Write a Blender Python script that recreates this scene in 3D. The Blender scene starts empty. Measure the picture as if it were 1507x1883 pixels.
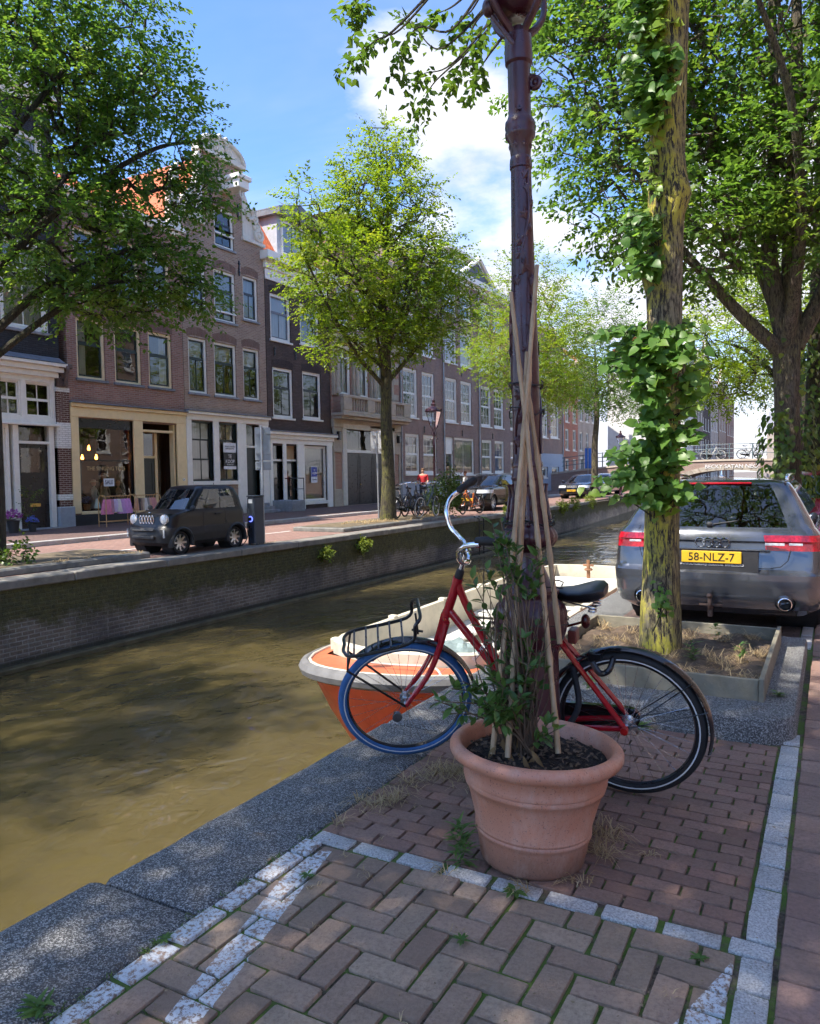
import bpy, bmesh, math, random
import numpy as np
from mathutils import Vector, Matrix
random.seed(7); RNG = np.random.default_rng(11)
S = bpy.context.scene
COL = S.collection
PI = math.pi
def rad(a): return math.radians(a)
# ------------------------------------------------------------------ camera
_th, _p, _r = rad(29.0), math.atan(66.5/1400.0), rad(-0.9)
_F = Vector((-math.sin(_th)*math.cos(_p), math.cos(_th)*math.cos(_p), -math.sin(_p)))
_R0 = Vector((math.cos(_th), math.sin(_th), 0)); _U0 = _R0.cross(_F)
_R = _R0*math.cos(_r)+_U0*math.sin(_r); _U = -_R0*math.sin(_r)+_U0*math.cos(_r)
cam = bpy.data.cameras.new('camera'); camo = bpy.data.objects.new('camera', cam); COL.objects.link(camo)
cam.sensor_fit = 'HORIZONTAL'; cam.sensor_width = 36.0; cam.lens = 36.0*1400/1507
cam.clip_start = 0.05; cam.clip_end = 3000
_m = Matrix((( _R.x,_U.x,-_F.x,0),(_R.y,_U.y,-_F.y,0),(_R.z,_U.z,-_F.z,1.53),(0,0,0,1)))
camo.matrix_world = _m
S.camera = camo
# ------------------------------------------------------------------ sky, sun, exposure
SUN_EL = rad(57); SUN_AZ = math.atan2(-0.55, -0.835)      # compass style: x = sin, y = cos
w = bpy.data.worlds.new('World'); S.world = w; w.use_nodes = True
nt = w.node_tree; N = nt.nodes; Lk = nt.links; N.clear()
def nn(t, **k):
    n = N.new(t)
    for a, b in k.items(): setattr(n, a, b)
    return n
def mth(op, a, b=None, c=None, clamp=False):
    n = nn('ShaderNodeMath', operation=op); n.use_clamp = clamp
    for i, v in enumerate((a, b, c)):
        if v is None: continue
        if isinstance(v, (int, float)): n.inputs[i].default_value = v
        else: Lk.new(v, n.inputs[i])
    return n.outputs[0]
sky = nn('ShaderNodeTexSky', sky_type='NISHITA', sun_disc=False, sun_elevation=SUN_EL, sun_rotation=SUN_AZ,
         altitude=0.0, air_density=1.0, dust_density=0.6, ozone_density=2.6)
tc = nn('ShaderNodeTexCoord'); sep = nn('ShaderNodeSeparateXYZ'); Lk.new(tc.outputs['Generated'], sep.inputs[0])
den = mth('ADD', mth('MAXIMUM', sep.outputs[2], 0.0), 0.22)
cmb = nn('ShaderNodeCombineXYZ')
Lk.new(mth('DIVIDE', sep.outputs[0], den), cmb.inputs[0]); Lk.new(mth('DIVIDE', sep.outputs[1], den), cmb.inputs[1])
def noise(vec, sc, det, ro=0.55, dist=0.0, off=(0,0,0), stretch=(1,1,1)):
    mp = nn('ShaderNodeMapping'); mp.inputs['Location'].default_value = off; mp.inputs['Scale'].default_value = stretch
    Lk.new(vec, mp.inputs[0])
    n = nn('ShaderNodeTexNoise'); n.inputs['Scale'].default_value = sc; n.inputs['Detail'].default_value = det
    n.inputs['Roughness'].default_value = ro; n.inputs['Distortion'].default_value = dist
    Lk.new(mp.outputs[0], n.inputs['Vector']); return n.outputs['Fac']
def ramp(v, a, b):
    m = nn('ShaderNodeMapRange', interpolation_type='SMOOTHSTEP')
    m.inputs['From Min'].default_value = a; m.inputs['From Max'].default_value = b; Lk.new(v, m.inputs['Value'])
    return m.outputs[0]
cum = noise(cmb.outputs[0], 1.15, 9, 0.56, 0.1, (3.1, 1.75, 0))
def lobe(d, c0, c1):                                        # a bank of cloud that stands in direction d
    v = nn('ShaderNodeVectorMath', operation='DOT_PRODUCT'); Lk.new(tc.outputs['Generated'], v.inputs[0])
    v.inputs[1].default_value = Vector(d).normalized(); return ramp(v.outputs['Value'], c0, c1)
bank = mth('ADD', mth('MULTIPLY', lobe((-0.42, 0.80, 0.335), 0.972, 0.999), 0.21), mth('MULTIPLY', lobe((-0.10, 0.93, 0.22), 0.95, 0.998), 0.05))
bank = mth('ADD', bank, mth('MULTIPLY', lobe((0.2, 0.9, 0.12), 0.86, 0.99), 0.02))
cmask = ramp(mth('ADD', cum, bank), 0.545, 0.66)
wisp = mth('MULTIPLY', ramp(noise(cmb.outputs[0], 1.0, 6, 0.6, 0.5, (8.2, 0.3, 0), (0.7, 1.5, 1)), 0.42, 0.85), 0.5)
shade = ramp(noise(cmb.outputs[0], 3.2, 6, 0.6, 0, (1.2, 4.4, 0)), 0.3, 0.75)
ccol = nn('ShaderNodeMix', data_type='RGBA'); Lk.new(shade, ccol.inputs['Factor'])
ccol.inputs['A'].default_value = (2.2, 2.25, 2.6, 1); ccol.inputs['B'].default_value = (3.2, 3.22, 3.3, 1)
blue = nn('ShaderNodeMix', data_type='RGBA', blend_type='MULTIPLY'); blue.inputs['Factor'].default_value = 1
Lk.new(sky.outputs[0], blue.inputs['A']); blue.inputs['B'].default_value = (0.50, 0.62, 0.80, 1)
mix1 = nn('ShaderNodeMix', data_type='RGBA'); hazeb = ramp(sep.outputs[2], 0.26, 0.02)                    # low bank of cloud all round the horizon
Lk.new(mth('MAXIMUM', mth('MAXIMUM', cmask, wisp), hazeb), mix1.inputs['Factor'])
Lk.new(blue.outputs['Result'], mix1.inputs['A']); Lk.new(ccol.outputs['Result'], mix1.inputs['B'])
bg = nn('ShaderNodeBackground'); bg.inputs['Strength'].default_value = 0.15; Lk.new(mix1.outputs['Result'], bg.inputs['Color'])
wo = nn('ShaderNodeOutputWorld'); Lk.new(bg.outputs[0], wo.inputs['Surface'])
sl = bpy.data.lights.new('sun', 'SUN'); sl.energy = 3.5; sl.angle = rad(0.53); sl.color = (1.0, 0.93, 0.82)
so = bpy.data.objects.new('sun', sl); COL.objects.link(so)
_sd = Vector((math.sin(SUN_AZ)*math.cos(SUN_EL), math.cos(SUN_AZ)*math.cos(SUN_EL), math.sin(SUN_EL)))
so.rotation_euler = _sd.to_track_quat('Z', 'Y').to_euler(); so.location = (-20, -30, 40)
S.view_settings.view_transform = 'Standard'; S.view_settings.look = 'None'
S.view_settings.exposure = 1.58; S.view_settings.gamma = 1.0
S.cycles.max_bounces = 6; S.cycles.transparent_max_bounces = 12; S.cycles.diffuse_bounces = 3; S.cycles.glossy_bounces = 3
S.cycles.transmission_bounces = 6; S.cycles.caustics_reflective = False; S.cycles.caustics_refractive = False
S.cycles.use_adaptive_sampling = True; S.cycles.adaptive_threshold = 0.03; S.cycles.adaptive_min_samples = 16
S.cycles.use_denoising = True
try: S.cycles.denoiser = 'OPENIMAGEDENOISE'
except Exception: pass
# ------------------------------------------------------------------ helpers: meshes
def unit(v): v = np.asarray(v, float); return v/(np.linalg.norm(v)+1e-12)
class MB:
    """collects shapes; build() links them as one mesh object"""
    def __init__(s): s.v = []; s.f = []; s.m = []; s.c = 0
    def add(s, vs, fs):
        o = len(s.v); s.v += [tuple(float(c) for c in v) for v in vs]
        s.f += [tuple(i+o for i in f) for f in fs]; s.m += [s.c]*len(fs); return o
    def box(s, x0, x1, y0, y1, z0, z1):
        s.add([(x0,y0,z0),(x1,y0,z0),(x1,y1,z0),(x0,y1,z0),(x0,y0,z1),(x1,y0,z1),(x1,y1,z1),(x0,y1,z1)],
              [(0,3,2,1),(4,5,6,7),(0,1,5,4),(1,2,6,5),(2,3,7,6),(3,0,4,7)]); return s
    def cbox(s, x0, x1, y0, y1, z0, z1, b=.01):                 # box with chamfered edges
        xs = (x0, x0+b, x1-b, x1); ys = (y0, y0+b, y1-b, y1); zs = (z0, z0+b, z1-b, z1); V = []; ix = {}
        def vt(i, j, k):
            if (i,j,k) not in ix: ix[(i,j,k)] = len(V); V.append((xs[i],ys[j],zs[k]))
            return ix[(i,j,k)]
        F = [(vt(0,1,1),vt(0,1,2),vt(0,2,2),vt(0,2,1)),(vt(3,1,1),vt(3,2,1),vt(3,2,2),vt(3,1,2)),
             (vt(1,0,1),vt(2,0,1),vt(2,0,2),vt(1,0,2)),(vt(1,3,1),vt(1,3,2),vt(2,3,2),vt(2,3,1)),
             (vt(1,1,0),vt(1,2,0),vt(2,2,0),vt(2,1,0)),(vt(1,1,3),vt(2,1,3),vt(2,2,3),vt(1,2,3))]
        for a, ia in ((0,1),(3,2)):
            for c, ic in ((0,1),(3,2)):
                F += [(vt(a,ic,1),vt(a,ic,2),vt(ia,c,2),vt(ia,c,1)),(vt(a,1,ic),vt(a,2,ic),vt(ia,2,c),vt(ia,1,c)),
                      (vt(1,a,ic),vt(2,a,ic),vt(2,ia,c),vt(1,ia,c))]
                for e, ie in ((0,1),(3,2)): F.append((vt(a,ic,ie),vt(ia,c,ie),vt(ia,ic,e)))
        s.add(V, F); return s
    def rings(s, R, close=True, cap0=False, cap1=False):        # R: list of rings of equal length
        n = len(R[0]); o = s.add([p for r in R for p in r], [])
        F = []
        for k in range(len(R)-1):
            for i in range(n if close else n-1):
                j = (i+1) % n; F.append((k*n+i, k*n+j, (k+1)*n+j, (k+1)*n+i))
        if cap0: F.append(tuple(range(n-1,-1,-1)))
        if cap1: F.append(tuple((len(R)-1)*n+i for i in range(n)))
        s.f += [tuple(i+o for i in f) for f in F]; s.m += [s.c]*len(F); return s
    def tube(s, pts, r, n=8, cap=True):
        P = np.asarray(pts, float); m = len(P)
        rr = np.full(m, r, float) if np.isscalar(r) else np.asarray(r, float)
        T = np.gradient(P, axis=0) if m > 2 else np.repeat([P[-1]-P[0]], m, 0)
        u = None; R = []
        for k in range(m):
            t = unit(T[k])
            if u is None:
                u = np.cross(t, (0,0,1) if abs(t[2]) < .9 else (1,0,0))
            u = unit(u-t*np.dot(u,t)); v = np.cross(t,u)
            R.append([P[k]+rr[k]*(math.cos(a)*u+math.sin(a)*v) for a in np.linspace(0,2*PI,n,endpoint=False)])
        return s.rings(R, True, cap, cap)
    def lathe(s, prof, n=24, c=(0,0,0), axis='z', cap=True):
        R = []
        for r, h in prof:
            ring = []
            for a in np.linspace(0, 2*PI, n, endpoint=False):
                x, y = r*math.cos(a), r*math.sin(a)
                ring.append({'z':(c[0]+x,c[1]+y,c[2]+h),'y':(c[0]+x,c[1]+h,c[2]-y),'x':(c[0]+h,c[1]+x,c[2]+y)}[axis])
            R.append(ring)
        return s.rings(R, True, cap, cap)
    def torus(s, c, Rr, r, n=32, m=8, axis='y', a0=0, a1=2*PI, ry=None):
        full = abs(a1-a0-2*PI) < 1e-6; R = []; ry = ry or r
        for a in np.linspace(a0, a1, n, endpoint=not full):
            ring = []
            for b in np.linspace(0, 2*PI, m, endpoint=False):
                q = Rr+r*math.cos(b); h = ry*math.sin(b); x, y = q*math.cos(a), q*math.sin(a)
                ring.append({'y':(c[0]+x,c[1]+h,c[2]+y),'z':(c[0]+x,c[1]+y,c[2]+h),'x':(c[0]+h,c[1]+x,c[2]+y)}[axis])
            R.append(ring)
        if full: R.append(R[0])
        return s.rings(R, True, not full, not full)
    def ball(s, c, r, n=12, m=8):
        r = (r,r,r) if np.isscalar(r) else r; R = []
        for k in range(m+1):
            t = PI*k/m; st = max(math.sin(t), 1e-3)
            R.append([(c[0]+r[0]*st*math.cos(a), c[1]+r[1]*st*math.sin(a), c[2]-r[2]*math.cos(t)) for a in np.linspace(0,2*PI,n,endpoint=False)])
        return s.rings(R, True, True, True)
    def poly(s, pts, y0, y1):                                   # polygon in x,z pulled along y
        n = len(pts); V = [(x,y0,z) for x,z in pts]+[(x,y1,z) for x,z in pts]
        F = [tuple(range(n)), tuple(range(2*n-1,n-1,-1))]+[(i,n+i,n+(i+1)%n,(i+1)%n) for i in range(n)]
        s.add(V, F); return s
    def xf(s, M, a=0):                                          # bake a transform
        A = np.array(s.v[a:])
        if len(A):
            M = np.array(M); A = A@M[:3,:3].T+M[:3,3]; s.v[a:] = [tuple(v) for v in A]
        return s
    def mesh(s, name, mats, smooth=False):
        me = bpy.data.meshes.new(name); me.from_pydata(s.v, [], s.f)
        for m in (mats if isinstance(mats, (list,tuple)) else [mats]): me.materials.append(m)
        if any(s.m): me.polygons.foreach_set('material_index', s.m)
        if smooth:
            me.polygons.foreach_set('use_smooth', [True]*len(me.polygons))
            try: me.set_sharp_from_angle(angle=rad(smooth if smooth > 1 else 40))
            except Exception: pass
        me.update(); return me
    def build(s, name, mats, parent=None, smooth=False, loc=None, fix=True):
        me = s.mesh(name, mats, smooth)
        if fix:
            bm = bmesh.new(); bm.from_mesh(me); bmesh.ops.recalc_face_normals(bm, faces=bm.faces); bm.to_mesh(me); bm.free()
        return link(name, me, parent, loc)
def link(name, me, parent=None, loc=None, rot=None, scale=None):
    o = bpy.data.objects.new(name, me); COL.objects.link(o)
    if parent is not None: o.parent = parent
    if loc is not None: o.location = loc
    if rot is not None: o.rotation_euler = rot
    if scale is not None: o.scale = scale
    return o
def tag(o, label=None, cat=None, group=None, kind=None):
    for k, v in (('label',label),('category',cat),('group',group),('kind',kind)):
        if v: o[k] = v
    return o
def thing(name, label, cat, loc=(0,0,0), rz=0, group=None):
    o = bpy.data.objects.new(name, None); COL.objects.link(o); o.empty_display_size = .1
    o.location = loc; o.rotation_euler = (0,0,rz); return tag(o, label, cat, group)
def copy_tree(o, parent=None):
    c = o.copy(); COL.objects.link(c)
    c.parent = parent
    for ch in list(o.children): copy_tree(ch, c)
    return c
def text(name, body, size, mat, parent, loc, rot, ext=.002, ax='CENTER', sx=1):
    cu = bpy.data.curves.new(name, 'FONT'); cu.body = body; cu.size = size; cu.extrude = ext
    cu.align_x = ax; cu.align_y = 'CENTER'; cu.resolution_u = 3
    tmp = bpy.data.objects.new(name, cu); COL.objects.link(tmp)
    me = bpy.data.meshes.new_from_object(tmp.evaluated_get(bpy.context.evaluated_depsgraph_get()))
    bpy.data.objects.remove(tmp); bpy.data.curves.remove(cu)
    me.name = name; me.materials.clear(); me.materials.append(mat)
    o = link(name, me, parent, loc, rot); o.scale = (sx,1,1); return o
def fastmesh(name, V, F, mat, smooth=False):
    """numpy verts (n,3), faces (m,k)"""
    V = np.asarray(V, np.float32); F = np.asarray(F, np.int32); k = F.shape[1]
    me = bpy.data.meshes.new(name); me.vertices.add(len(V)); me.vertices.foreach_set('co', V.ravel())
    me.loops.add(F.size); me.loops.foreach_set('vertex_index', F.ravel())
    me.polygons.add(len(F)); me.polygons.foreach_set('loop_start', np.arange(0, F.size, k, dtype=np.int32))
    me.polygons.foreach_set('loop_total', np.full(len(F), k, np.int32))
    if smooth: me.polygons.foreach_set('use_smooth', np.ones(len(F), bool))
    me.materials.append(mat); me.update(calc_edges=True); return me
def spline(pts, n=8):                                           # Catmull-Rom through pts
    P = np.asarray(pts, float); P = np.vstack([2*P[0]-P[1], P, 2*P[-1]-P[-2]]); out = []
    for k in range(1, len(P)-2):
        for t in np.linspace(0, 1, n, endpoint=False):
            a,b,c,d = P[k-1],P[k],P[k+1],P[k+2]
            out.append(.5*((2*b)+(-a+c)*t+(2*a-5*b+4*c-d)*t*t+(-a+3*b-3*c+d)*t**3))
    out.append(P[-2]); return np.array(out)
# ------------------------------------------------------------------ helpers: materials
class NT:
    def __init__(s, m): s.t = m.node_tree; s.n = s.t.nodes; s.l = s.t.links
    def new(s, t, **k):
        n = s.n.new(t)
        for a, b in k.items(): setattr(n, a, b)
        return n
    def put(s, sock, v):
        if v is None: return
        if hasattr(v, 'is_output'): s.l.new(v, sock)
        else: sock.default_value = v
    def math(s, op, a, b=None, clamp=False):
        n = s.new('ShaderNodeMath', operation=op); n.use_clamp = clamp; s.put(n.inputs[0], a); s.put(n.inputs[1], b); return n.outputs[0]
    def noise(s, vec, sc, det=4, ro=.6, dist=0):
        n = s.new('ShaderNodeTexNoise'); s.put(n.inputs['Vector'], vec); n.inputs['Scale'].default_value = sc
        n.inputs['Detail'].default_value = det; n.inputs['Roughness'].default_value = ro; n.inputs['Distortion'].default_value = dist; return n.outputs['Fac']
    def rng(s, v, a, b, c=0., d=1.):
        n = s.new('ShaderNodeMapRange'); s.put(n.inputs['Value'], v)
        for k, x in zip(('From Min','From Max','To Min','To Max'), (a,b,c,d)): n.inputs[k].default_value = x
        return n.outputs[0]
    def mix(s, f, a, b, mode='MIX'):
        n = s.new('ShaderNodeMix', data_type='RGBA', blend_type=mode); s.put(n.inputs['Factor'], f)
        s.put(n.inputs['A'], c4(a)); s.put(n.inputs['B'], c4(b)); return n.outputs['Result']
    def bump(s, h, st=.3, d=.01):
        n = s.new('ShaderNodeBump'); n.inputs['Strength'].default_value = st; n.inputs['Distance'].default_value = d; s.put(n.inputs['Height'], h); return n.outputs[0]
    def map(s, v, sc=(1,1,1), loc=(0,0,0)):
        n = s.new('ShaderNodeMapping'); s.put(n.inputs[0], v); n.inputs['Scale'].default_value = sc; n.inputs['Location'].default_value = loc; return n.outputs[0]
def c4(c):
    if hasattr(c, 'is_output') or c is None: return c
    return (*c, 1) if len(c) == 3 else c
MATS = {}
def newmat(name):
    m = bpy.data.materials.new(name); m.use_nodes = True; t = NT(m); t.n.clear()
    t.out = t.new('ShaderNodeOutputMaterial'); t.b = t.new('ShaderNodeBsdfPrincipled'); t.l.new(t.b.outputs[0], t.out.inputs[0])
    t.co = t.new('ShaderNodeTexCoord'); t.geo = t.new('ShaderNodeNewGeometry'); t.m = m; return t
def mat(name, col, rough=.6, metal=0, var=.15, sc=6, bump=0, bsc=60, col2=None, coat=0, orand=0, spec=.5, dirt=0, emit=None, em=0):
    if name in MATS: return MATS[name]
    t = newmat(name); P = t.co.outputs['Object']
    a = tuple(max(0,c*(1-var)) for c in col); b = col2 or tuple(min(1,c*(1+var)) for c in col)
    c = t.mix(t.rng(t.noise(P, sc, 5), .3, .7), a, b)
    if orand:
        oi = t.new('ShaderNodeObjectInfo'); hs = t.new('ShaderNodeHueSaturation')
        t.put(hs.inputs['Value'], t.rng(oi.outputs['Random'], 0, 1, 1-orand, 1+orand)); t.put(hs.inputs['Color'], c); c = hs.outputs[0]
    if dirt:
        c = t.mix(t.math('MULTIPLY', t.rng(t.noise(P, sc*2.7, 6, .7), .5, .75), dirt), c, tuple(x*.35 for x in col))
    t.put(t.b.inputs['Base Color'], c)
    t.b.inputs['Metallic'].default_value = metal; t.b.inputs['Specular IOR Level'].default_value = spec
    t.put(t.b.inputs['Roughness'], t.rng(t.noise(P, sc*1.7, 3), .3, .7, max(.02,rough*.85), min(1,rough*1.15)))
    if coat: t.b.inputs['Coat Weight'].default_value = coat; t.b.inputs['Coat Roughness'].default_value = .03
    if bump: t.put(t.b.inputs['Normal'], t.bump(t.noise(P, bsc, 5, .65), bump, .01))
    if emit: t.b.inputs['Emission Color'].default_value = c4(emit); t.b.inputs['Emission Strength'].default_value = em
    MATS[name] = t.m; return t.m
def brickmat(name, c1, c2, mortar, bw=.215, bh=.064, ms=.011, var=.25, moss=0):
    if name in MATS: return MATS[name]
    t = newmat(name); P = t.co.outputs['Object']; sp = t.new('ShaderNodeSeparateXYZ'); t.put(sp.inputs[0], P)
    cb = t.new('ShaderNodeCombineXYZ'); t.put(cb.inputs[0], t.math('ADD', sp.outputs[0], sp.outputs[1])); t.put(cb.inputs[1], sp.outputs[2])
    br = t.new('ShaderNodeTexBrick'); t.put(br.inputs['Vector'], cb.outputs[0])
    for k, v in (('Color1',c4(c1)),('Color2',c4(c2)),('Mortar',c4(mortar)),('Scale',1.),('Mortar Size',ms),('Mortar Smooth',.3),('Bias',0.),('Brick Width',bw),('Row Height',bh)):
        br.inputs[k].default_value = v
    big = t.rng(t.noise(P, .55, 5, .65), .3, .7, 1-var, 1+var); hs = t.new('ShaderNodeHueSaturation')
    t.put(hs.inputs['Value'], big); t.put(hs.inputs['Color'], br.outputs['Color']); c = hs.outputs[0]
    fine = t.noise(P, 22, 4); c = t.mix(t.rng(fine, .55, .8, 0, .45), c, tuple(x*.5 for x in c1))
    st = t.noise(t.map(P, (3,3,.35)), 1.2, 5); c = t.mix(t.rng(st, .55, .8, 0, .35), c, tuple(x*.55 for x in c1))
    t.put(t.b.inputs['Base Color'], c); t.b.inputs['Roughness'].default_value = .85
    h = t.math('SUBTRACT', t.math('MULTIPLY', fine, .4), br.outputs['Fac']); t.put(t.b.inputs['Normal'], t.bump(h, .5, .012))
    MATS[name] = t.m; return t.m
def leafmat(name, dark, light, tip=None, rough=.45, trans=.38, split=.5):
    if name in MATS: return MATS[name]
    t = newmat(name); r = t.geo.outputs['Random Per Island']
    c = t.mix(t.rng(r, 0, 1), dark, light)
    if tip: c = t.mix(t.rng(t.noise(t.geo.outputs['Position'], 1.1, 3), split, split+.2), c, tip)
    t.put(t.b.inputs['Base Color'], c); t.b.inputs['Roughness'].default_value = rough; t.b.inputs['Specular IOR Level'].default_value = .35
    tr = t.new('ShaderNodeBsdfTranslucent'); hs = t.new('ShaderNodeHueSaturation'); hs.inputs['Hue'].default_value = .485
    hs.inputs['Saturation'].default_value = 1.1; hs.inputs['Value'].default_value = 1.7; t.put(hs.inputs['Color'], c); t.put(tr.inputs[0], hs.outputs[0])
    mx = t.new('ShaderNodeMixShader'); mx.inputs[0].default_value = trans
    t.l.new(t.b.outputs[0], mx.inputs[1]); t.l.new(tr.outputs[0], mx.inputs[2]); t.l.new(mx.outputs[0], t.out.inputs[0])
    MATS[name] = t.m; return t.m
def glassmat(name, tint=(1,1,1), refl=1.0, ior=1.5, wav=.02, wsc=1.5):
    if name in MATS: return MATS[name]
    t = newmat(name); t.n.remove(t.b)
    tr = t.new('ShaderNodeBsdfTransparent'); tr.inputs[0].default_value = c4(tint)
    gl = t.new('ShaderNodeBsdfGlossy'); gl.inputs['Roughness'].default_value = .01; gl.inputs[0].default_value = (refl,refl,refl,1)
    nm = t.bump(t.noise(t.co.outputs['Object'], wsc, 2), wav, .1); t.put(gl.inputs['Normal'], nm)
    fr = t.new('ShaderNodeFresnel'); fr.inputs['IOR'].default_value = ior; t.put(fr.inputs['Normal'], nm)
    mx = t.new('ShaderNodeMixShader'); t.put(mx.inputs[0], t.rng(fr.outputs[0], 0, 1, .06, 1)); t.l.new(tr.outputs[0], mx.inputs[1]); t.l.new(gl.outputs[0], mx.inputs[2])
    t.l.new(mx.outputs[0], t.out.inputs[0]); MATS[name] = t.m; return t.m
# common materials
WHITE = mat('white_paint', (.80,.78,.71), .45, var=.06, dirt=.12)
CREAM = mat('cream_paint', (.80,.62,.34), .45, var=.06, dirt=.10)
CREAMW = mat('cream_window_paint', (.76,.62,.38), .5, var=.06)
GREEND = mat('dark_green_paint', (.012,.022,.02), .35, var=.3)
BLACKP = mat('black_paint', (.012,.012,.013), .3, var=.3)
BLUEST = mat('hard_stone', (.24,.25,.27), .75, var=.2, bump=.2, bsc=30)
SLATE = mat('grey_lead', (.16,.17,.19), .6, var=.25)
GLASS = glassmat('window_glass')
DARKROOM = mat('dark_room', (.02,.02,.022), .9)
CURT = mat('net_curtain', (.45,.45,.43), .9, var=.08, sc=3)
BLIND = mat('blind_fabric', (.42,.40,.33), .9, var=.08)
METAL = mat('galvanised_steel', (.36,.38,.40), .45, .6, var=.2, dirt=.3)
CHROME = mat('chrome', (.82,.82,.84), .07, 1, var=.05)
RUBBER = mat('black_rubber', (.012,.012,.013), .75, var=.2, bump=.15, bsc=120)
BLACKM = mat('black_metal', (.012,.012,.014), .3, .2, var=.2, coat=.3)
TILE = mat('orange_roof_tile', (.50,.12,.04), .8, var=.35, sc=9, orand=.2)
# ------------------------------------------------------------------ the setting
XF, ZW = -11.2, -1.42            # far quay face, water level
def roadmat(name, c1, c2, mortar, bw=.2, bh=.1, swap=False, bump=.35):
    if name in MATS: return MATS[name]
    t = newmat(name); P = t.co.outputs['Object']
    sp = t.new('ShaderNodeSeparateXYZ'); t.put(sp.inputs[0], P); cb = t.new('ShaderNodeCombineXYZ')
    t.put(cb.inputs[0], sp.outputs[1 if swap else 0]); t.put(cb.inputs[1], sp.outputs[0 if swap else 1])
    br = t.new('ShaderNodeTexBrick'); t.put(br.inputs['Vector'], cb.outputs[0])
    for k, v in (('Color1',c4(c1)),('Color2',c4(c2)),('Mortar',c4(mortar)),('Scale',1.),('Mortar Size',.008),('Mortar Smooth',.3),('Brick Width',bw),('Row Height',bh)): br.inputs[k].default_value = v
    c = t.mix(t.rng(t.noise(P, .8, 5, .7), .35, .7, 0, .55), br.outputs['Color'], tuple(x*.6 for x in c1))
    c = t.mix(t.rng(t.noise(P, 30, 3), .5, .8, 0, .4), c, tuple(min(1,x*1.4) for x in c2))
    t.put(t.b.inputs['Base Color'], c); t.b.inputs['Roughness'].default_value = .85
    t.put(t.b.inputs['Normal'], t.bump(t.math('SUBTRACT', t.math('MULTIPLY', t.noise(P, 40, 4), .4), br.outputs['Fac']), bump, .01))
    MATS[name] = t.m; return t.m
SOIL = mat('joint_soil', (.045,.035,.028), .95, var=.5, sc=30, bump=.5, bsc=90)
def structure(o): return tag(o, kind='structure')
def sheet(name, x0, x1, y0, y1, z, m):
    return structure(link(name, fastmesh(name, [(x0,y0,z),(x1,y0,z),(x1,y1,z),(x0,y1,z)], [(0,1,2,3)], m)))
EARTH = mat('town_ground', (.16,.13,.11), .9, var=.3, sc=.5)
g = link('ground', fastmesh('ground', [(-700,-200,-.08),(XF-.3,-200,-.08),(XF-.3,62,-.08),(-700,62,-.08),
      (-2.2,-200,-.08),(700,-200,-.08),(700,62,-.08),(-2.2,62,-.08),(-700,62,-.08),(700,62,-.08),(700,900,-.08),(-700,900,-.08)],
      [(0,1,2,3),(4,5,6,7),(8,9,10,11)], EARTH)); structure(g)
# water: turbid brown, rippled
t = newmat('canal_water'); P = t.co.outputs['Object']
c = t.mix(t.rng(t.noise(P, .35, 4), .3, .7), (.070,.055,.021), (.094,.074,.030))
t.put(t.b.inputs['Base Color'], c); t.b.inputs['Roughness'].default_value = .03; t.b.inputs['IOR'].default_value = 1.5
t.b.subsurface_method = 'BURLEY'; t.b.inputs['Subsurface Weight'].default_value = 1; t.b.inputs['Subsurface Radius'].default_value = (1,1,1); t.b.inputs['Subsurface Scale'].default_value = .7
n1 = t.noise(t.map(P, (1.0,.62,1)), 1.5, 2, .45, .9); n2 = t.noise(t.map(P, (1.0,.8,1)), 6, 2, .5, .8); n3 = t.noise(P, .5, 2)
h = t.math('ADD', t.math('MULTIPLY', n1, 1.0), t.math('MULTIPLY', n2, .20)); h = t.math('MULTIPLY', h, t.rng(n3, .3, .7, .35, 1.3))
t.put(t.b.inputs['Normal'], t.bump(h, .42, .2)); WATER = t.m
sheet('water', XF-.1, -2.4, -80, 95, ZW, WATER)
# --- near quay: wall, capping stones, brick pavement
t = newmat('washed_concrete'); P = t.co.outputs['Object']
vo = t.new('ShaderNodeTexVoronoi'); t.put(vo.inputs['Vector'], P); vo.inputs['Scale'].default_value = 210
sepc = t.new('ShaderNodeSeparateColor'); t.put(sepc.inputs[0], vo.outputs['Color'])
c = t.mix(t.rng(sepc.outputs[0], .45, .95), (.062,.061,.060), (.36,.355,.34)); c = t.mix(t.rng(t.noise(P, 2.2, 5, .7), .5, .8, 0, .5), c, (.10,.09,.078))
c = t.mix(t.rng(t.noise(P, 9, 5, .7), .62, .72, 0, .7), c, (.13,.085,.04))
t.put(t.b.inputs['Base Color'], c); t.b.inputs['Roughness'].default_value = .8
t.put(t.b.inputs['Normal'], t.bump(t.math('ADD', vo.outputs['Distance'], t.noise(P, 14, 4)), .55, .008)); CAPM = t.m
QB = brickmat('quay_brick', (.14,.095,.07), (.20,.145,.11), (.21,.195,.17), ms=.012)
nq = tag(MB().box(-2.38, -2.0, -60, 62, -2.2, -.17).build('quay_wall', QB), 'brick quay wall under the foreground capping stones', 'wall')
cap = structure(link('quay_edging', None)); cap.location = (0,0,0)
rs = random.Random(3)
ys = [-8, -5.3, -2.6, .1, 1.915, 4.02, 7.0, 9.9, 12.8, 15.6, 18.5, 21.4, 24.3]
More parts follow.
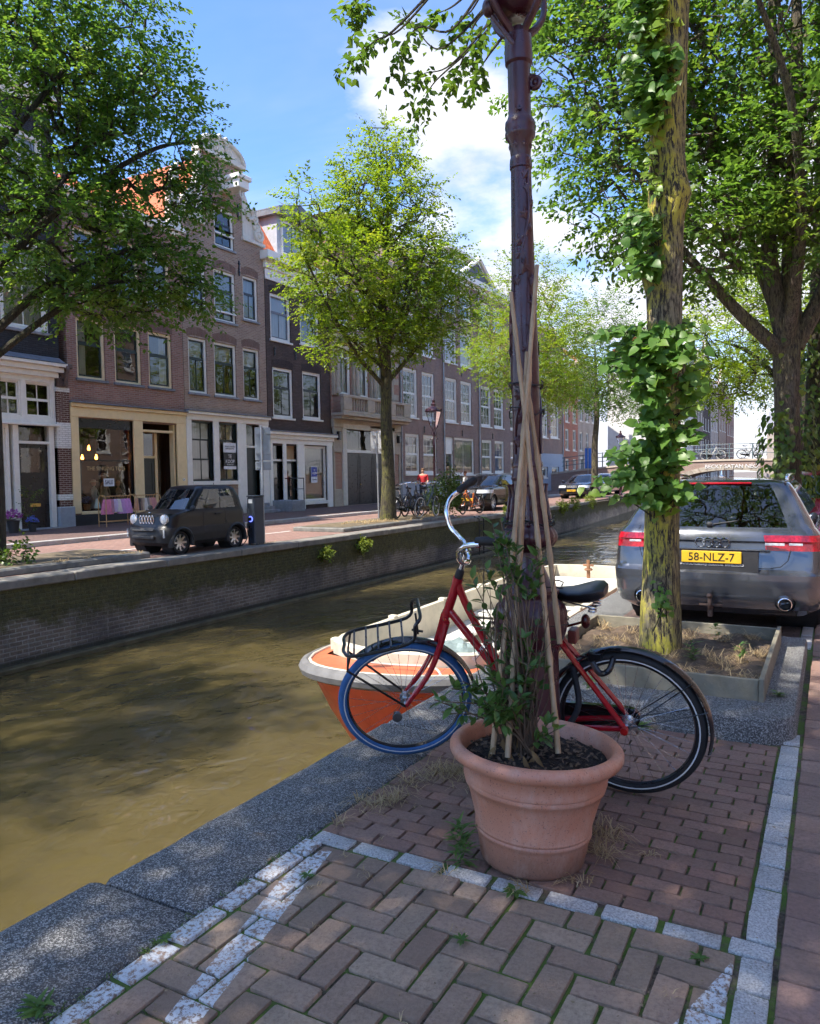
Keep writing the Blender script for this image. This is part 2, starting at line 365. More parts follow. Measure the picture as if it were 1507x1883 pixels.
for a, b in zip(ys[:-1], ys[1:]):
    dx = -.045 if b < 2 else rs.uniform(-.012,.012); m = MB(); k = 14; ring = []
    prof = [(-2.445,-.18),(-2.445,-.03),(-2.43,-.008),(-2.40,0),(-1.96,0),(-1.945,-.01),(-1.945,-.18)]
    for yy in [a+.006]+list(np.linspace(a+.03, b-.03, k))+[b-.006]:
        e = .012 if (yy < a+.02 or yy > b-.02) else 0
        ring.append([(x+dx*(1 if x<-2.2 else 0)+rs.uniform(-.004,.004), yy, z-e+rs.uniform(-.002,.002)) for x, z in prof])
    m.rings(ring, True, True, True); m.build('capping_stone', CAPM, cap, 50)
MOSSY = None
t = newmat('mossy_joint'); P = t.co.outputs['Object']
c = t.mix(t.rng(t.noise(P, 55, 4), .35, .65), (.04,.03,.022), (.15,.115,.08))
c = t.mix(t.rng(t.noise(P, 3.1, 6, .75), .42, .53), c, t.mix(t.noise(P, 80, 3), (.04,.085,.012), (.13,.20,.03)))
t.put(t.b.inputs['Base Color'], c); t.b.inputs['Roughness'].default_value = .95
t.put(t.b.inputs['Normal'], t.bump(t.noise(P, 160, 4), .8, .006)); MOSSY = t.m
bed = sheet('pavement_bed', -2.0, 1.6, -4, 62, -.0125, MOSSY)
def pavemat(name, base, var=.28, paint=None, pcol=(.62,.63,.64), warm=0):
    t = newmat(name); P = t.geo.outputs['Position']; oi = t.new('ShaderNodeObjectInfo')
    hs = t.new('ShaderNodeHueSaturation'); t.put(hs.inputs['Value'], t.rng(oi.outputs['Random'], 0, 1, 1-var, 1+var))
    w2 = t.new('ShaderNodeTexWhiteNoise', noise_dimensions='1D'); t.put(w2.inputs['W'], oi.outputs['Random'])
    c0 = t.mix(w2.outputs['Value'], base, tuple(b*k for b, k in zip(base, (1.06,1.16,1.14))))
    t.put(hs.inputs['Color'], c0); c = hs.outputs[0]
    c = t.mix(t.rng(t.noise(P, 60, 6, .75), .42, .72, 0, .75), c, tuple(b*.5 for b in base))
    c = t.mix(t.rng(t.noise(P, 2.2, 5, .7), .45, .75, 0, .45), c, tuple(b*.6 for b in base))
    c = t.mix(t.rng(t.noise(P, 9, 4, .7), .55, .8, 0, .4), c, tuple(min(1,b*1.5) for b in base))
    if paint:
        sp = t.new('ShaderNodeSeparateXYZ'); t.put(sp.inputs[0], P); x, y = sp.outputs[0], sp.outputs[1]
        worn = t.rng(t.noise(P, 48, 6, .8), .44, .52)
        worn = t.math('MULTIPLY', worn, t.rng(t.noise(P, 7, 3), .22, .34))
        tot = None
        for (x0,y0,x1,y1,hw) in paint:                            # painted road stripes, worn
            dx, dy = x1-x0, y1-y0; L = math.hypot(dx,dy); nx, ny = -dy/L, dx/L
            dist = t.math('ABSOLUTE', t.math('ADD', t.math('MULTIPLY', x, nx), t.math('ADD', t.math('MULTIPLY', y, ny), -(x0*nx+y0*ny))))
            al = t.math('ADD', t.math('MULTIPLY', x, dx/L), t.math('ADD', t.math('MULTIPLY', y, dy/L), -(x0*dx+y0*dy)/L))
            k = t.math('MULTIPLY', t.math('LESS_THAN', dist, hw), t.math('MULTIPLY', t.math('GREATER_THAN', al, 0.), t.math('LESS_THAN', al, L)))
            tot = k if tot is None else t.math('MAXIMUM', tot, k)
        c = t.mix(t.math('MULTIPLY', tot, worn), c, pcol)
    t.put(t.b.inputs['Base Color'], c); t.b.inputs['Roughness'].default_value = .82
    t.put(t.b.inputs['Normal'], t.bump(t.math('ADD', t.noise(P, 130, 5, .7), t.math('MULTIPLY', t.noise(P, 30, 4), .8)), .8, .007)); return t.m
STR = [(-1.55,1.30,-1.835,2.50,.052),(-.50,1.55,-.215,2.47,.05),(-1.9,.9,-1.9,2.585,.06)]
HBM = pavemat('herringbone_brick', (.325,.215,.150), paint=STR)
RBM = pavemat('running_brick', (.255,.142,.105), .2)
ROM = pavemat('road_brick', (.28,.17,.135), .2)
t = newmat('granite_sett'); P = t.geo.outputs['Position']
c = t.mix(t.rng(t.noise(P, 130, 4, .7), .35, .65), (.22,.21,.20), (.62,.60,.575)); c = t.mix(t.rng(t.noise(P, 6, 4), .45, .8, 0, .5), c, (.24,.23,.22))
t.put(t.b.inputs['Base Color'], c); t.b.inputs['Roughness'].default_value = .7; t.put(t.b.inputs['Normal'], t.bump(t.noise(P, 150, 4), .4, .005)); GRAN = t.m
def paver_meshes(name, m, seed, n=5):
    """unit paver (1 x 1, z from -1 to 0) with worn rounded edges; scaled per piece"""
    out = []; r = random.Random(seed)
    for q in range(n):
        mb = MB(); V = []; e = .035; j = lambda s=.02: r.uniform(-s, s)
        lo = [(-.5,-.5),(.5,-.5),(.5,.5),(-.5,.5)]
        cx = [(a+j(.008), b+j(.014)) for a, b in lo]
        R0 = [(a,b,-1.) for a, b in lo]
        def oct8(s, z):
            o = []
            for (a,b), (sx,sy) in zip(cx, lo):
                c1 = .02; c2 = .04
                p1 = (a*s, b*s)
                if sx*sy > 0: o += [(a*s, b*s-math.copysign(c2,b), z), (a*s-math.copysign(c1,a), b*s, z)]
                else: o += [(a*s-math.copysign(c1,a), b*s, z), (a*s, b*s-math.copysign(c2,b), z)]
            return o
        # order around
        A = oct8(1.0,-1.); B = oct8(1.0,-.07); C = oct8(.972,j(.05)); 
        ordr = lambda L: sorted(L, key=lambda p: math.atan2(p[1],p[0]))
        mb.rings([ordr(A),ordr(B),[(x,y,z+j(.04)) for x,y,z in ordr(C)]], True, False, True)
        me = mb.mesh(name, m, 60); bm = bmesh.new(); bm.from_mesh(me); bmesh.ops.recalc_face_normals(bm, faces=bm.faces); bm.to_mesh(me); bm.free(); out.append(me)
    return out
def lay(name, meshes, parent, x, y, lx, ly, z=0, h=.06, rz=0):
    return link(name, random.choice(meshes), parent, (x,y,z+random.uniform(-.004,.003)-(.006 if random.random() < .07 else 0)), (random.gauss(0,.013),random.gauss(0,.013),rz+random.gauss(0,.016)), (lx,ly,h))
hb_root = structure(link('herringbone_pavement', None)); rb_root = structure(link('brick_pavement', None)); road_root = structure(link('road', None))
hm = paver_meshes('paving_brick', HBM, 1); rm = paver_meshes('paving_brick', RBM, 2); om = paver_meshes('paving_brick', ROM, 3); gm = paver_meshes('granite_sett', GRAN, 4)
CELL = .1065; X0, X1, Y0h, Y1h = -1.845, -.245, 1.1, 2.545
for a in range(-2, 18):
    for b in range(-2, 16):
        k = (a-b) % 4
        if k == 0: bx = (a, a+2, b, b+1)
        elif k == 3: bx = (a, a+1, b, b+2)
        else: continue
        x0, x1 = X0+bx[0]*CELL, X0+bx[1]*CELL; y1, y0 = Y1h-bx[2]*CELL, Y1h-bx[3]*CELL
        x0, x1, y0, y1 = max(x0,X0), min(x1,X1), max(y0,Y0h), min(y1,Y1h)
        if x1-x0 < .04 or y1-y0 < .04: continue
        lay('paving_brick', hm, hb_root, (x0+x1)/2, (y0+y1)/2, x1-x0-.013, y1-y0-.013)
y = 2.555
while y > 1.0:                                                       # row painted white along the capping stone
    L = .222 if y < 2.54 else .13; lay('paving_brick', hm, hb_root, -1.898, y-L/2, .082, L-.022); y -= L
x = -1.93
while x < -.2:                                                       # pale cross row
    L = .205; L = min(L, -.135-x); lay('granite_sett', gm, hb_root, x+L/2, 2.592, L-.026, .074, .002); x += L
y = 2.56+.07
for d in (1,-1):
    y = 2.635 if d > 0 else 2.55
    while (y < 4.72 if d > 0 else y > 1.0):
        lay('granite_sett', gm, rb_root if d > 0 else hb_root, -.19, y+d*.0925, .090, .166, .003); y += d*.186
row = 0; y = 2.64
while y < 4.98:
    W = .082; x = -1.935+(0 if row % 2 else -.085); row += 1
    while x < -.245:
        xa, xb = max(x,-1.935), min(x+.172,-.245); x += .172
        if xb-xa < .035 or (y > 4.55 and -1.9 < (xa+xb)/2 < -.25): continue
        lay('paving_brick', rm, rb_root, (xa+xb)/2, y+W/2, xb-xa-.009, W-.008)
    y += W
row = 0
y = 1.2
while y < 9:                                                         # blocks of the road beside the setts
    x = -.132+(-.0)
    for i in range(3): lay('paving_brick', om, road_root, x+.105+i*.215, y+.09+(.09 if i % 2 else 0), .203, .172)
    y += .182
RBT = roadmat('far_clinker', (.23,.125,.10), (.31,.19,.155), (.12,.09,.075), .2, .1)
sheet('parking_bay', -1.94, -.25, 6.9, 62, -.004, roadmat('bay_brick', (.12,.075,.062), (.15,.1,.085), (.04,.035,.03), .2, .085))
sheet('road_surface', .55, 5.2, -10, 62, -.003, RBT); sheet('road_far', -.24, .55, 9, 62, -.003, RBT)
kb = structure(link('pale_kerb', None)); y = 7.4
while y < 24: lay('granite_sett', gm, kb, -.19, y, .092, .176, .003); y += .186
# --- far quay
t = newmat('far_quay_wall'); P = t.co.outputs['Object']; sp = t.new('ShaderNodeSeparateXYZ'); t.put(sp.inputs[0], P)
cb = t.new('ShaderNodeCombineXYZ'); t.put(cb.inputs[0], sp.outputs[1]); t.put(cb.inputs[1], sp.outputs[2])
br = t.new('ShaderNodeTexBrick'); t.put(br.inputs['Vector'], cb.outputs[0])
for k, v in (('Color1',(.15,.118,.09,1)),('Color2',(.23,.19,.15,1)),('Mortar',(.31,.285,.25,1)),('Scale',1.),('Mortar Size',.012),('Mortar Smooth',.4),('Brick Width',.22),('Row Height',.07)): br.inputs[k].default_value = v
c = t.mix(t.rng(t.noise(P, .7, 5, .7), .4, .65, 0, .8), br.outputs['Color'], (.05,.045,.048))
wh = t.noise(t.map(P, (1,6,.3)), 1.6, 4); c = t.mix(t.rng(wh, .6, .75, 0, .5), c, (.28,.27,.25))
hz = t.math('ADD', t.rng(sp.outputs[2], -1.15, -.1, -.1, .78), t.math('MULTIPLY', t.noise(P, 1.7, 7, .75), .95))
ms = t.rng(hz, .62, .80); mc = t.mix(t.rng(t.noise(P, 9, 5, .7), .3, .7), (.028,.030,.008), (.105,.098,.025)); c = t.mix(t.math('MULTIPLY', ms, .92), c, mc)
c = t.mix(t.rng(sp.outputs[2], -1.30, -1.22, .85, 0), c, (.022,.024,.014))
t.put(t.b.inputs['Base Color'], c); t.b.inputs['Roughness'].default_value = .85
t.put(t.b.inputs['Normal'], t.bump(t.math('ADD', t.math('SUBTRACT', t.math('MULTIPLY', t.noise(P, 24, 5, .7), .8), br.outputs['Fac']), t.math('MULTIPLY', ms, t.noise(P, 7, 6, .8))), .8, .03)); FQ = t.m
fq = MB(); V = []; nY, nZ = 260, 14; rq = random.Random(8)                  # wall face with a slightly uneven surface
YS = np.linspace(-40, 64, nY); ZS = np.linspace(-2.0, -.14, nZ)
def bend(y): return -.075*max(0, y-36)
V = [(XF+bend(y)+.02*math.sin(y*1.3)+rq.uniform(-.008,.008), y, z) for y in YS for z in ZS]
F = [(i*nZ+k, i*nZ+k+1, (i+1)*nZ+k+1, (i+1)*nZ+k) for i in range(nY-1) for k in range(nZ-1)]
fq.add(V, F); tag(fq.build('quay_wall', FQ, None, True), 'mossy brick quay wall along the far side of the canal', 'wall')
FCAP = mat('far_capping', (.20,.185,.16), .85, var=.35, sc=2.5, bump=.3, bsc=30, dirt=.35)
fc = structure(link('far_quay_edging', None)); y = -20.
while y < 63:
    L = rq.uniform(1.7, 2.2); m = MB(); xo = XF+bend(y+L/2)+rq.uniform(-.01,.01)
    m.cbox(xo-.5, xo+.045, y+.006, y+L-.006, -.15, .0+rq.uniform(-.008,.008), .018); m.build('capping_stone', FCAP, fc); y += L
rail = MB().cbox(XF-.02, XF+.16, -40, 38, ZW-.1, ZW+.075, .015).build('timber_waling', mat('wet_timber', (.10,.085,.045), .6, var=.4, sc=4, bump=.4, bsc=20))
tag(rail, 'long mossy timber beam along the foot of the far quay wall', 'beam')
sheet('street', -16.35, XF-.45, -40, 90, .0, RBT)
KERB = mat('kerb_stone', (.42,.41,.39), .8, var=.15, bump=.2); kr = structure(link('street_kerb', None)); y = -12.
while y < 60:
    MB().cbox(-16.5, -16.34, y+.004, y+1.0, -.1, .12, .015).build('kerbstone', KERB, kr); y += 1.004
PAVF = roadmat('far_pavement', (.13,.075,.066), (.17,.105,.09), (.07,.055,.05), .2, .07)
sheet('far_pavement', -21.2, -16.5, -40, 90, .115, PAVF)
# low kerb islands round the far trees
for (ya, yb, xa, xb) in ((4.5, 10.6, -13.6, -11.72), (17.4, 24.4, -13.5, -11.72)):
    m = MB(); m.cbox(xa, xb, ya, yb, -.02, .12, .03); o = m.build('tree_island', mat('island_kerb', (.17,.165,.15), .9, var=.3, bump=.3, bsc=30)); structure(o)
    o = sheet('tree_island_soil', xa+.15, xb-.15, ya+.15, yb-.15, .126, mat('dry_soil', (.13,.10,.06), .95, var=.4, sc=5, bump=.5, bsc=50))
LINE = mat('road_line', (.62,.61,.58), .8, var=.2, sc=5)
sheet('bay_marking', -13.62, -13.52, 10.6, 17.4, .004, LINE)
# ------------------------------------------------------------------ houses along the far pavement
XH = -20.8
SPLIT = True
def front(root, w, z0, z1, ops, m, D=8.0, back=True, name='wall'):
    """front wall with real openings and reveals, side walls, back and top"""
    xs = sorted({0, w, *[o[0] for o in ops], *[o[1] for o in ops]}); zs = sorted({z0, z1, *[o[2] for o in ops], *[o[3] for o in ops]})
    mb = MB()
    for a, b in zip(xs[:-1], xs[1:]):
        for c, d in zip(zs[:-1], zs[1:]):
            if any(o[0]-1e-6 <= a and b <= o[1]+1e-6 and o[2]-1e-6 <= c and d <= o[3]+1e-6 for o in ops): continue
            mb.add([(a,0,c),(b,0,c),(b,0,d),(a,0,d)], [(0,1,2,3)])
    for o in ops:
        a, b, c, d = o[:4]; e = .28
        mb.add([(a,0,c),(a,e,c),(a,e,d),(a,0,d)], [(0,1,2,3)]); mb.add([(b,0,c),(b,0,d),(b,e,d),(b,e,c)], [(0,1,2,3)])
        mb.add([(a,0,d),(a,e,d),(b,e,d),(b,0,d)], [(0,1,2,3)]); mb.add([(a,0,c),(b,0,c),(b,e,c),(a,e,c)], [(0,1,2,3)])
    if back: mb.add([(0,0,z0),(0,D,z0),(0,D,z1),(0,0,z1),(w,0,z0),(w,D,z0),(w,D,z1),(w,0,z1)], [(0,1,2,3),(5,4,7,6),(1,5,6,2),(3,2,6,7)])
    return mb.build(name, m, root, fix=False)
def curtain(root, x0, x1, z0, z1, m, y=.22, amp=.025, per=.09):
    n = max(6, int((x1-x0)/per*4)); X = np.linspace(x0, x1, n); R = []
    for z in (z0, z1): R.append([(x, y+amp*math.sin(2*PI*(x-x0)/per+.6*math.sin(x*9)), z) for x in X])
    return MB().rings(R, False).build('curtain', m, root, True, fix=False)
def window(root, x0, x1, z0, z1, fm=None, sm=None, rows=(.55,), nx=(1,1), fw=.09, sw=.045, sill=True, silm=None, cur=None, y=.06, opened=0):
    """frame and glazing bars in one mesh, a pane per sash, stone sill, optional curtains"""
    fm = fm or WHITE; sm = sm or fm; b = MB()
    b.box(x0,x0+fw,y,y+.12,z0,z1); b.box(x1-fw,x1,y,y+.12,z0,z1); b.box(x0+fw,x1-fw,y,y+.12,z1-fw,z1); b.box(x0+fw,x1-fw,y,y+.12,z0,z0+fw*.9)
    wf = b.build('window', fm, root)
    xa, xb, za, zb = x0+fw, x1-fw, z0+fw*.9, z1-fw; s = MB(); cuts = [0]+[r for r in rows]+[1]; k = 0
    for r0, r1 in zip(cuts[:-1], cuts[1:]):
        a, c = za+(zb-za)*r0, za+(zb-za)*r1; yy = y+.035+.022*(k % 2)
        s.box(xa,xa+sw,yy,yy+.04,a,c); s.box(xb-sw,xb,yy,yy+.04,a,c); s.box(xa+sw,xb-sw,yy,yy+.04,a,a+sw); s.box(xa+sw,xb-sw,yy,yy+.04,c-sw,c)
        q = nx[min(k,len(nx)-1)]; q = q if isinstance(q, tuple) else (q,1)
        for i in range(1,q[0]):
            xm = xa+(xb-xa)*i/q[0]; s.box(xm-.014,xm+.014,yy+.006,yy+.034,a+sw,c-sw)
        for i in range(1,q[1]):
            zm = a+(c-a)*i/q[1]; s.box(xa+sw,xb-sw,yy+.008,yy+.032,zm-.014,zm+.014)
        gx, gz = q if SPLIT else (1,1); x_0, x_1, z_0, z_1 = xa+sw, xb-sw, a+sw, c-sw
        for i in range(gx):                                          # one pane for each light between the glazing bars
            for j in range(gz):
                pa, pb, pc, pd = (xa+(xb-xa)*i/gx if i else x_0), (xa+(xb-xa)*(i+1)/gx if i < gx-1 else x_1), (a+(c-a)*j/gz if j else z_0), (a+(c-a)*(j+1)/gz if j < gz-1 else z_1)
                e_ = random.uniform(-.0025,.0025)                     # old panes are never quite in one plane
                link('pane', fastmesh('pane', [(pa,yy+.02+e_,pc),(pb,yy+.02-e_,pc),(pb,yy+.02-e_*.4,pd),(pa,yy+.02+e_*.7,pd)], [(0,1,2,3)], GLASS), wf)
        k += 1
    s.build('sash', sm, wf)
    if sill: MB().cbox(x0-.07, x1+.07, -.07, .1, z0-.085, z0, .01).build('sill', silm or BLUEST, wf)
    if cur == 'net': curtain(wf, x0+fw, x1-fw, z0+fw, z1-fw, CURT)
    elif cur == 'blind': MB().box(x0+fw, x1-fw, .24, .25, z0+(z1-z0)*.62, z1-fw).build('blind', BLIND, wf)
    elif cur == 'drape':
        ww = (x1-x0)*.36; curtain(wf, x0+fw, x0+fw+ww, z0+fw, z1-fw, CURT, amp=.05, per=.16)
    elif cur == 'drapes2':
        ww = (x1-x0)*.3; curtain(wf, x1-fw-ww, x1-fw, z0+fw, z1-fw, CURT, amp=.05, per=.16)
    return wf
def arch_bricks(mb, x0, x1, z, h=.23, rise=.06):                    # flat arch of soldier bricks, proud of the wall
    n = max(6, int((x1-x0)/.07)); 
    for i in range(n):
        xa = x0-.06+(x1-x0+.12)*i/n; xb = x0-.06+(x1-x0+.12)*(i+1)/n-.01; u = (xa+xb)/2
        k = rise*(1-((u-(x0+x1)/2)/((x1-x0)/2+.06))**2)
        mb.box(xa, xb, -.006, .05, z+k*.6, z+h+k)
def interior(root, w, h, D=3.0, m=None):
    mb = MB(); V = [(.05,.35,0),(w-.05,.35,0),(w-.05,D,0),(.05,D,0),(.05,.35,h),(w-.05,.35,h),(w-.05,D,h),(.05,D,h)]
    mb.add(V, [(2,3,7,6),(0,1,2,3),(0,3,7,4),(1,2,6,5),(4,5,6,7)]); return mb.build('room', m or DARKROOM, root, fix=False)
def shutters_door(root, x0, x1, z0, z1, m, y=.14, panels=((.06,.40),(.48,.92)), knob=True, glass=None):
    b = MB(); b.box(x0,x1,y,y+.05,z0,z1); d = b.build('door', m, root); h = z1-z0
    for a, c in panels:
        if glass and (a,c) == glass:
            link('pane', fastmesh('pane', [(x0+.12,y-.006,z0+h*a),(x1-.12,y-.006,z0+h*a),(x1-.12,y-.006,z0+h*c),(x0+.12,y-.006,z0+h*c)], [(0,1,2,3)], GLASS), d); continue
        p = MB(); q = .1; xa, xb, za, zb = x0+q, x1-q, z0+h*a, z0+h*c
        p.box(xa,xb,y-.014,y-.002,za,za+.03).box(xa,xb,y-.014,y-.002,zb-.03,zb).box(xa,xa+.03,y-.014,y-.002,za+.03,zb-.03).box(xb-.03,xb,y-.014,y-.002,za+.03,zb-.03)
        p.build('panel', m, d)
    if knob: MB().ball((x0+.07,y-.04,z0+1.0),.035,8,6).build('knob', mat('brass', (.55,.38,.12), .3, 1), d)
    return d
def anchor(mb, x, z, h=.55):                                        # wrought iron wall anchor
    mb.box(x-.018,x+.018,-.05,-.01,z-h/2,z+h/2); mb.torus((x,-.03,z+h*.3),.06,.012,10,5,'y'); mb.torus((x,-.03,z-h*.25),.05,.012,10,5,'y')
def pipe(root, x, z0, z1, m=None, r=.045):
    b = MB(); b.tube([(x,-.08,z0),(x,-.08,z1)], r, 8)
    for z in np.arange(z0+.8, z1, 1.9): b.tube([(x,-.08,z),(x,-.08,z+.05)], r*1.35, 8)
    return b.build('downpipe', m or METAL, root, True)
def mould(root, name, x0, x1, zlist, m):
    """stacked mouldings: (z0, z1, projection)"""
    b = MB()
    for k, (a, c, p) in enumerate(zlist): b.cbox(x0-(p if p > .08 else 0)*.6, x1+(p if p > .08 else 0)*.6, -p, .05+k*.002, a, c, .008)
    return b.build(name, m, root)
# ---------------- house 1: black painted brick, white shop front
BK1 = brickmat('black_brick', (.020,.022,.026), (.034,.036,.042), (.012,.013,.016), var=.3)
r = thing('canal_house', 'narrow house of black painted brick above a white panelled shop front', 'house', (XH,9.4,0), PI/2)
Y = lambda y: y-9.4
ops = [(Y(9.9),Y(11.2),6.0,8.6),(Y(11.7),Y(13.0),6.0,8.6),(Y(13.6),Y(15.15),6.0,8.6),(Y(9.9),Y(11.2),9.6,11.8),(Y(11.7),Y(13.0),9.6,11.8),(Y(13.6),Y(15.15),9.6,11.8),
       (Y(9.7),Y(15.28),0.05,4.7)]
front(r, 6.05, 0, 13.2, ops, BK1); interior(r, 5.9, 13)
for o in ops[:6]: window(r, *o, rows=(.72,), nx=((2,1),(2,1)), fw=.13, cur='net')
mould(r, 'shop_cornice', 0, 5.95, [(4.68,4.84,.10),(4.84,5.0,.2),(5.0,5.1,.3)], WHITE)
b = MB(); b.add([(0,-.32,5.11),(6.05,-.32,5.11),(6.05,0,5.3),(0,0,5.3)],[(0,1,2,3)]); b.build('lead_flashing', SLATE, r, fix=False)
b = MB(); b.box(.3,5.88,.02,.12,3.27,3.45).box(.3,5.88,.02,.12,4.52,4.7)
for x in (.3,1.6,Y(12.35),Y(13.28),Y(14.16),Y(15.18)): b.box(x,x+.14,.03,.13,3.45,4.52)
b.cbox(.2,5.95,-.12,.1,3.2,3.27,.01)
b.build('transom_frame', WHITE, r)
for xa, xb in ((Y(12.49),Y(13.28)),(Y(13.42),Y(14.16)),(Y(14.3),Y(15.18))):
    window(r, xa, xb, 3.45, 4.52, rows=(.5,), nx=((2,1),(2,1)), fw=.05, sw=.04, sill=False)
window(r, Y(12.6), Y(13.75), .55, 3.2, rows=(.72,), fw=.1, cur='net', silm=WHITE); MB().box(Y(9.7),Y(13.85),.02,.2,.05,.5).build('stall_riser', BLUEST, r)
window(r, Y(10.2), Y(12.4), .55, 3.2, rows=(.72,), fw=.1, cur='net', silm=WHITE)
b = MB(); b.box(Y(13.86),Y(14.03),.03,.25,.12,3.2).box(Y(15.03),Y(15.2),.03,.25,.12,3.2).box(Y(14.03),Y(15.03),.05,.2,2.66,2.74); b.build('door_frame', WHITE, r)
shutters_door(r, Y(14.03), Y(15.03), .14, 2.66, BLACKP, panels=((.05,.28),(.34,.60),(.66,.95)), glass=(.66,.95))
link('transom_pane', fastmesh('pane', [(Y(14.03),.12,2.74),(Y(15.03),.12,2.74),(Y(15.03),.12,3.14),(Y(14.03),.12,3.14)], [(0,1,2,3)], GLASS), r)
MB().cbox(Y(14.55)-.17,Y(14.55)+.17,.1,.135,.78,.88,.005).build('letter_plate', mat('brass', (.55,.38,.12), .3, 1), r)
MB().cbox(Y(13.85),Y(15.3),-.35,.2,.0,.14,.015).build('doorstep', BLUEST, r)
# banded pier of dark red and white glazed brick
GLZ = brickmat('glazed_red_brick', (.075,.022,.016), (.11,.035,.025), (.30,.25,.2), .21, .062, .012); GLW = brickmat('glazed_white_brick', (.66,.66,.62), (.74,.74,.70), (.45,.43,.4), .21, .062, .01)
xa, xb = Y(15.28), Y(15.72)
for za_, zb_ in ((.74,.95),(1.13,2.55),(3.33,4.28)): MB().box(xa,xb,-.04,.3,za_,zb_).build('pier', GLZ, r)
for za_, zb_ in ((.95,1.13),(2.55,3.33),(4.28,4.42)): MB().box(xa-.02,xb+.02,-.048,.3,za_,zb_).build('white_band', GLW, r)
MB().cbox(xa-.05,xb+.05,-.1,.3,.0,.74,.02).build('pier_base', mat('pier_base', (.33,.36,.40), .7, var=.1), r)
CARV = mat('carved_brown_stone', (.13,.09,.075), .8, var=.3)
b = MB()
for k in range(3): b.torus(((xa+xb)/2,-.12-.05*k,4.55+.19*k),.09+.015*k,.045,14,6,'x'); 
b.cbox(xa,xb,-.28,.1,4.98,5.12,.02).cbox(xa+.04,xb-.04,-.1,.1,4.42,5.0,.02); b.build('console', CARV, r, True)
mould(r, 'roof_cornice', 0, 6.05, [(12.6,12.9,.12),(12.9,13.25,.35)], WHITE)
# ---------------- house 2: reddish brick, cream shop front
BK2 = brickmat('red_brown_brick', (0.218, 0.1, 0.073), (0.313, 0.159, 0.118), (0.295, 0.236, 0.195), var=.2)
r = thing('canal_house', 'reddish brown brick house above a cream painted shop front with clothes in the window', 'house', (XH-.02,15.75,0), PI/2)
Y = lambda y: y-15.75
shop = (Y(16.04),Y(18.2),.56,3.52); dop = (Y(18.6),Y(20.15),.1,3.5)
W2 = [(16.1,17.18),(17.55,18.67),(18.99,20.07)]
ops = [(Y(a),Y(b),4.78,6.7) for a, b in W2]+[(Y(a),Y(b),7.6,9.5) for a, b in W2]+[shop, dop]
front(r, 4.86, 0, 10.6, ops, BK2); interior(r, 4.86, 10.4, 3.4, mat('shop_interior', (.055,.045,.04), .9, var=.3, sc=1))
for k, o in enumerate(ops[:6]): window(r, *o, fm=CREAMW, sm=GREEND, rows=(.60,), fw=.09, sw=.06, cur=('drape',None,'drapes2','drape',None,'net')[k], silm=SLATE)
b = MB()
for o in ops[:6]: arch_bricks(b, o[0], o[1], o[3]+.01, .3, .1)
b.build('brick_arch', brickmat('arch_brick', (.15,.07,.055), (.19,.09,.07), (.17,.13,.11), .07, .4, .01), r)
b = MB(); b.cbox(0,.29,-.06,.2,.5,3.58,.01).cbox(Y(18.2),Y(18.6),-.06,.2,.12,3.58,.01).cbox(Y(20.15),4.86,-.06,.2,.12,3.58,.01).cbox(0,4.86,-.07,.2,3.55,3.86,.012)
b.cbox(0,4.86,-.13,.2,3.86,3.98,.012); b.cbox(.29,Y(18.2),-.05,.16,.46,.56,.012); b.build('shop_front', CREAM, r)
MB().cbox(-.02,4.88,-.2,.1,3.98,4.03,.01).build('lead_cap', SLATE, r)
MB().cbox(.02,Y(18.25),-.05,.15,.0,.46,.012).build('stall_riser', mat('riser_black', (.018,.02,.024), .5), r)
wf = MB().box(shop[0],shop[0]+.05,.05,.12,shop[2],shop[3]).box(shop[1]-.05,shop[1],.05,.12,shop[2],shop[3]).box(shop[0]+.05,shop[1]-.05,.05,.12,2.16,2.21).box(shop[0]+.05,shop[1]-.05,.04,.13,3.22,3.52).build('shop_window', BLACKP, r)
for za, zb in ((.56,2.16),(2.21,3.22)): link('pane', fastmesh('pane', [(shop[0]+.05,.09,za),(shop[1]-.05,.09,za),(shop[1]-.05,.09,zb),(shop[0]+.05,.09,zb)], [(0,1,2,3)], GLASS), wf)
GOLD = mat('gold_letter', (.55,.42,.22), .5, var=.05)
text('lettering', 'THE SINGING TOES', .185, GOLD, wf, ((shop[0]+shop[1])/2+.02,.075,1.92), (PI/2,0,0), sx=.94)
MB().box(Y(17.0),Y(17.42),.06,.07,1.34,1.60).build('sale_card', mat('card_white', (.75,.78,.82), .6), wf)
text('sale_lettering', 'SALE', .2, mat('card_ink', (.03,.05,.10), .6), wf, (Y(17.21),.055,1.47), (PI/2,0,0), sx=.78)
b = MB(); b.box(dop[0],dop[0]+.08,.05,.25,.1,3.5).box(dop[1]-.08,dop[1],.05,.25,.1,3.5).box(dop[0]+.08,dop[1]-.08,.05,.25,3.2,3.28).box(dop[0]+.08,dop[0]+.2,.45,.55,.1,3.2).box(Y(19.55),Y(19.67),.45,.55,.1,3.2).box(dop[0]+.2,Y(19.55),.45,.55,2.3,2.38); b.build('door_frame', CREAM, r)
shutters_door(r, dop[0]+.2, Y(19.55), .14, 2.3, GREEND, y=.48, panels=((.05,.4),(.46,.94)))
link('transom_pane', fastmesh('pane', [(dop[0]+.2,.5,2.38),(Y(19.55),.5,2.38),(Y(19.55),.5,3.2),(dop[0]+.2,.5,3.2)], [(0,1,2,3)], GLASS), r)
link('side_pane', fastmesh('pane', [(Y(19.67),.5,.2),(dop[1]-.08,.5,.2),(dop[1]-.08,.5,3.2),(Y(19.67),.5,3.2)], [(0,1,2,3)], GLASS), r)
MB().lathe([(.0,-.03),(.055,-.03),(.055,0),(0,0)],14,(4.66,-.065,1.52),'y').build('house_number', WHITE, r)
text('number', '6', .07, BLACKP, r, (4.66,-.1,1.52), (PI/2,0,0))
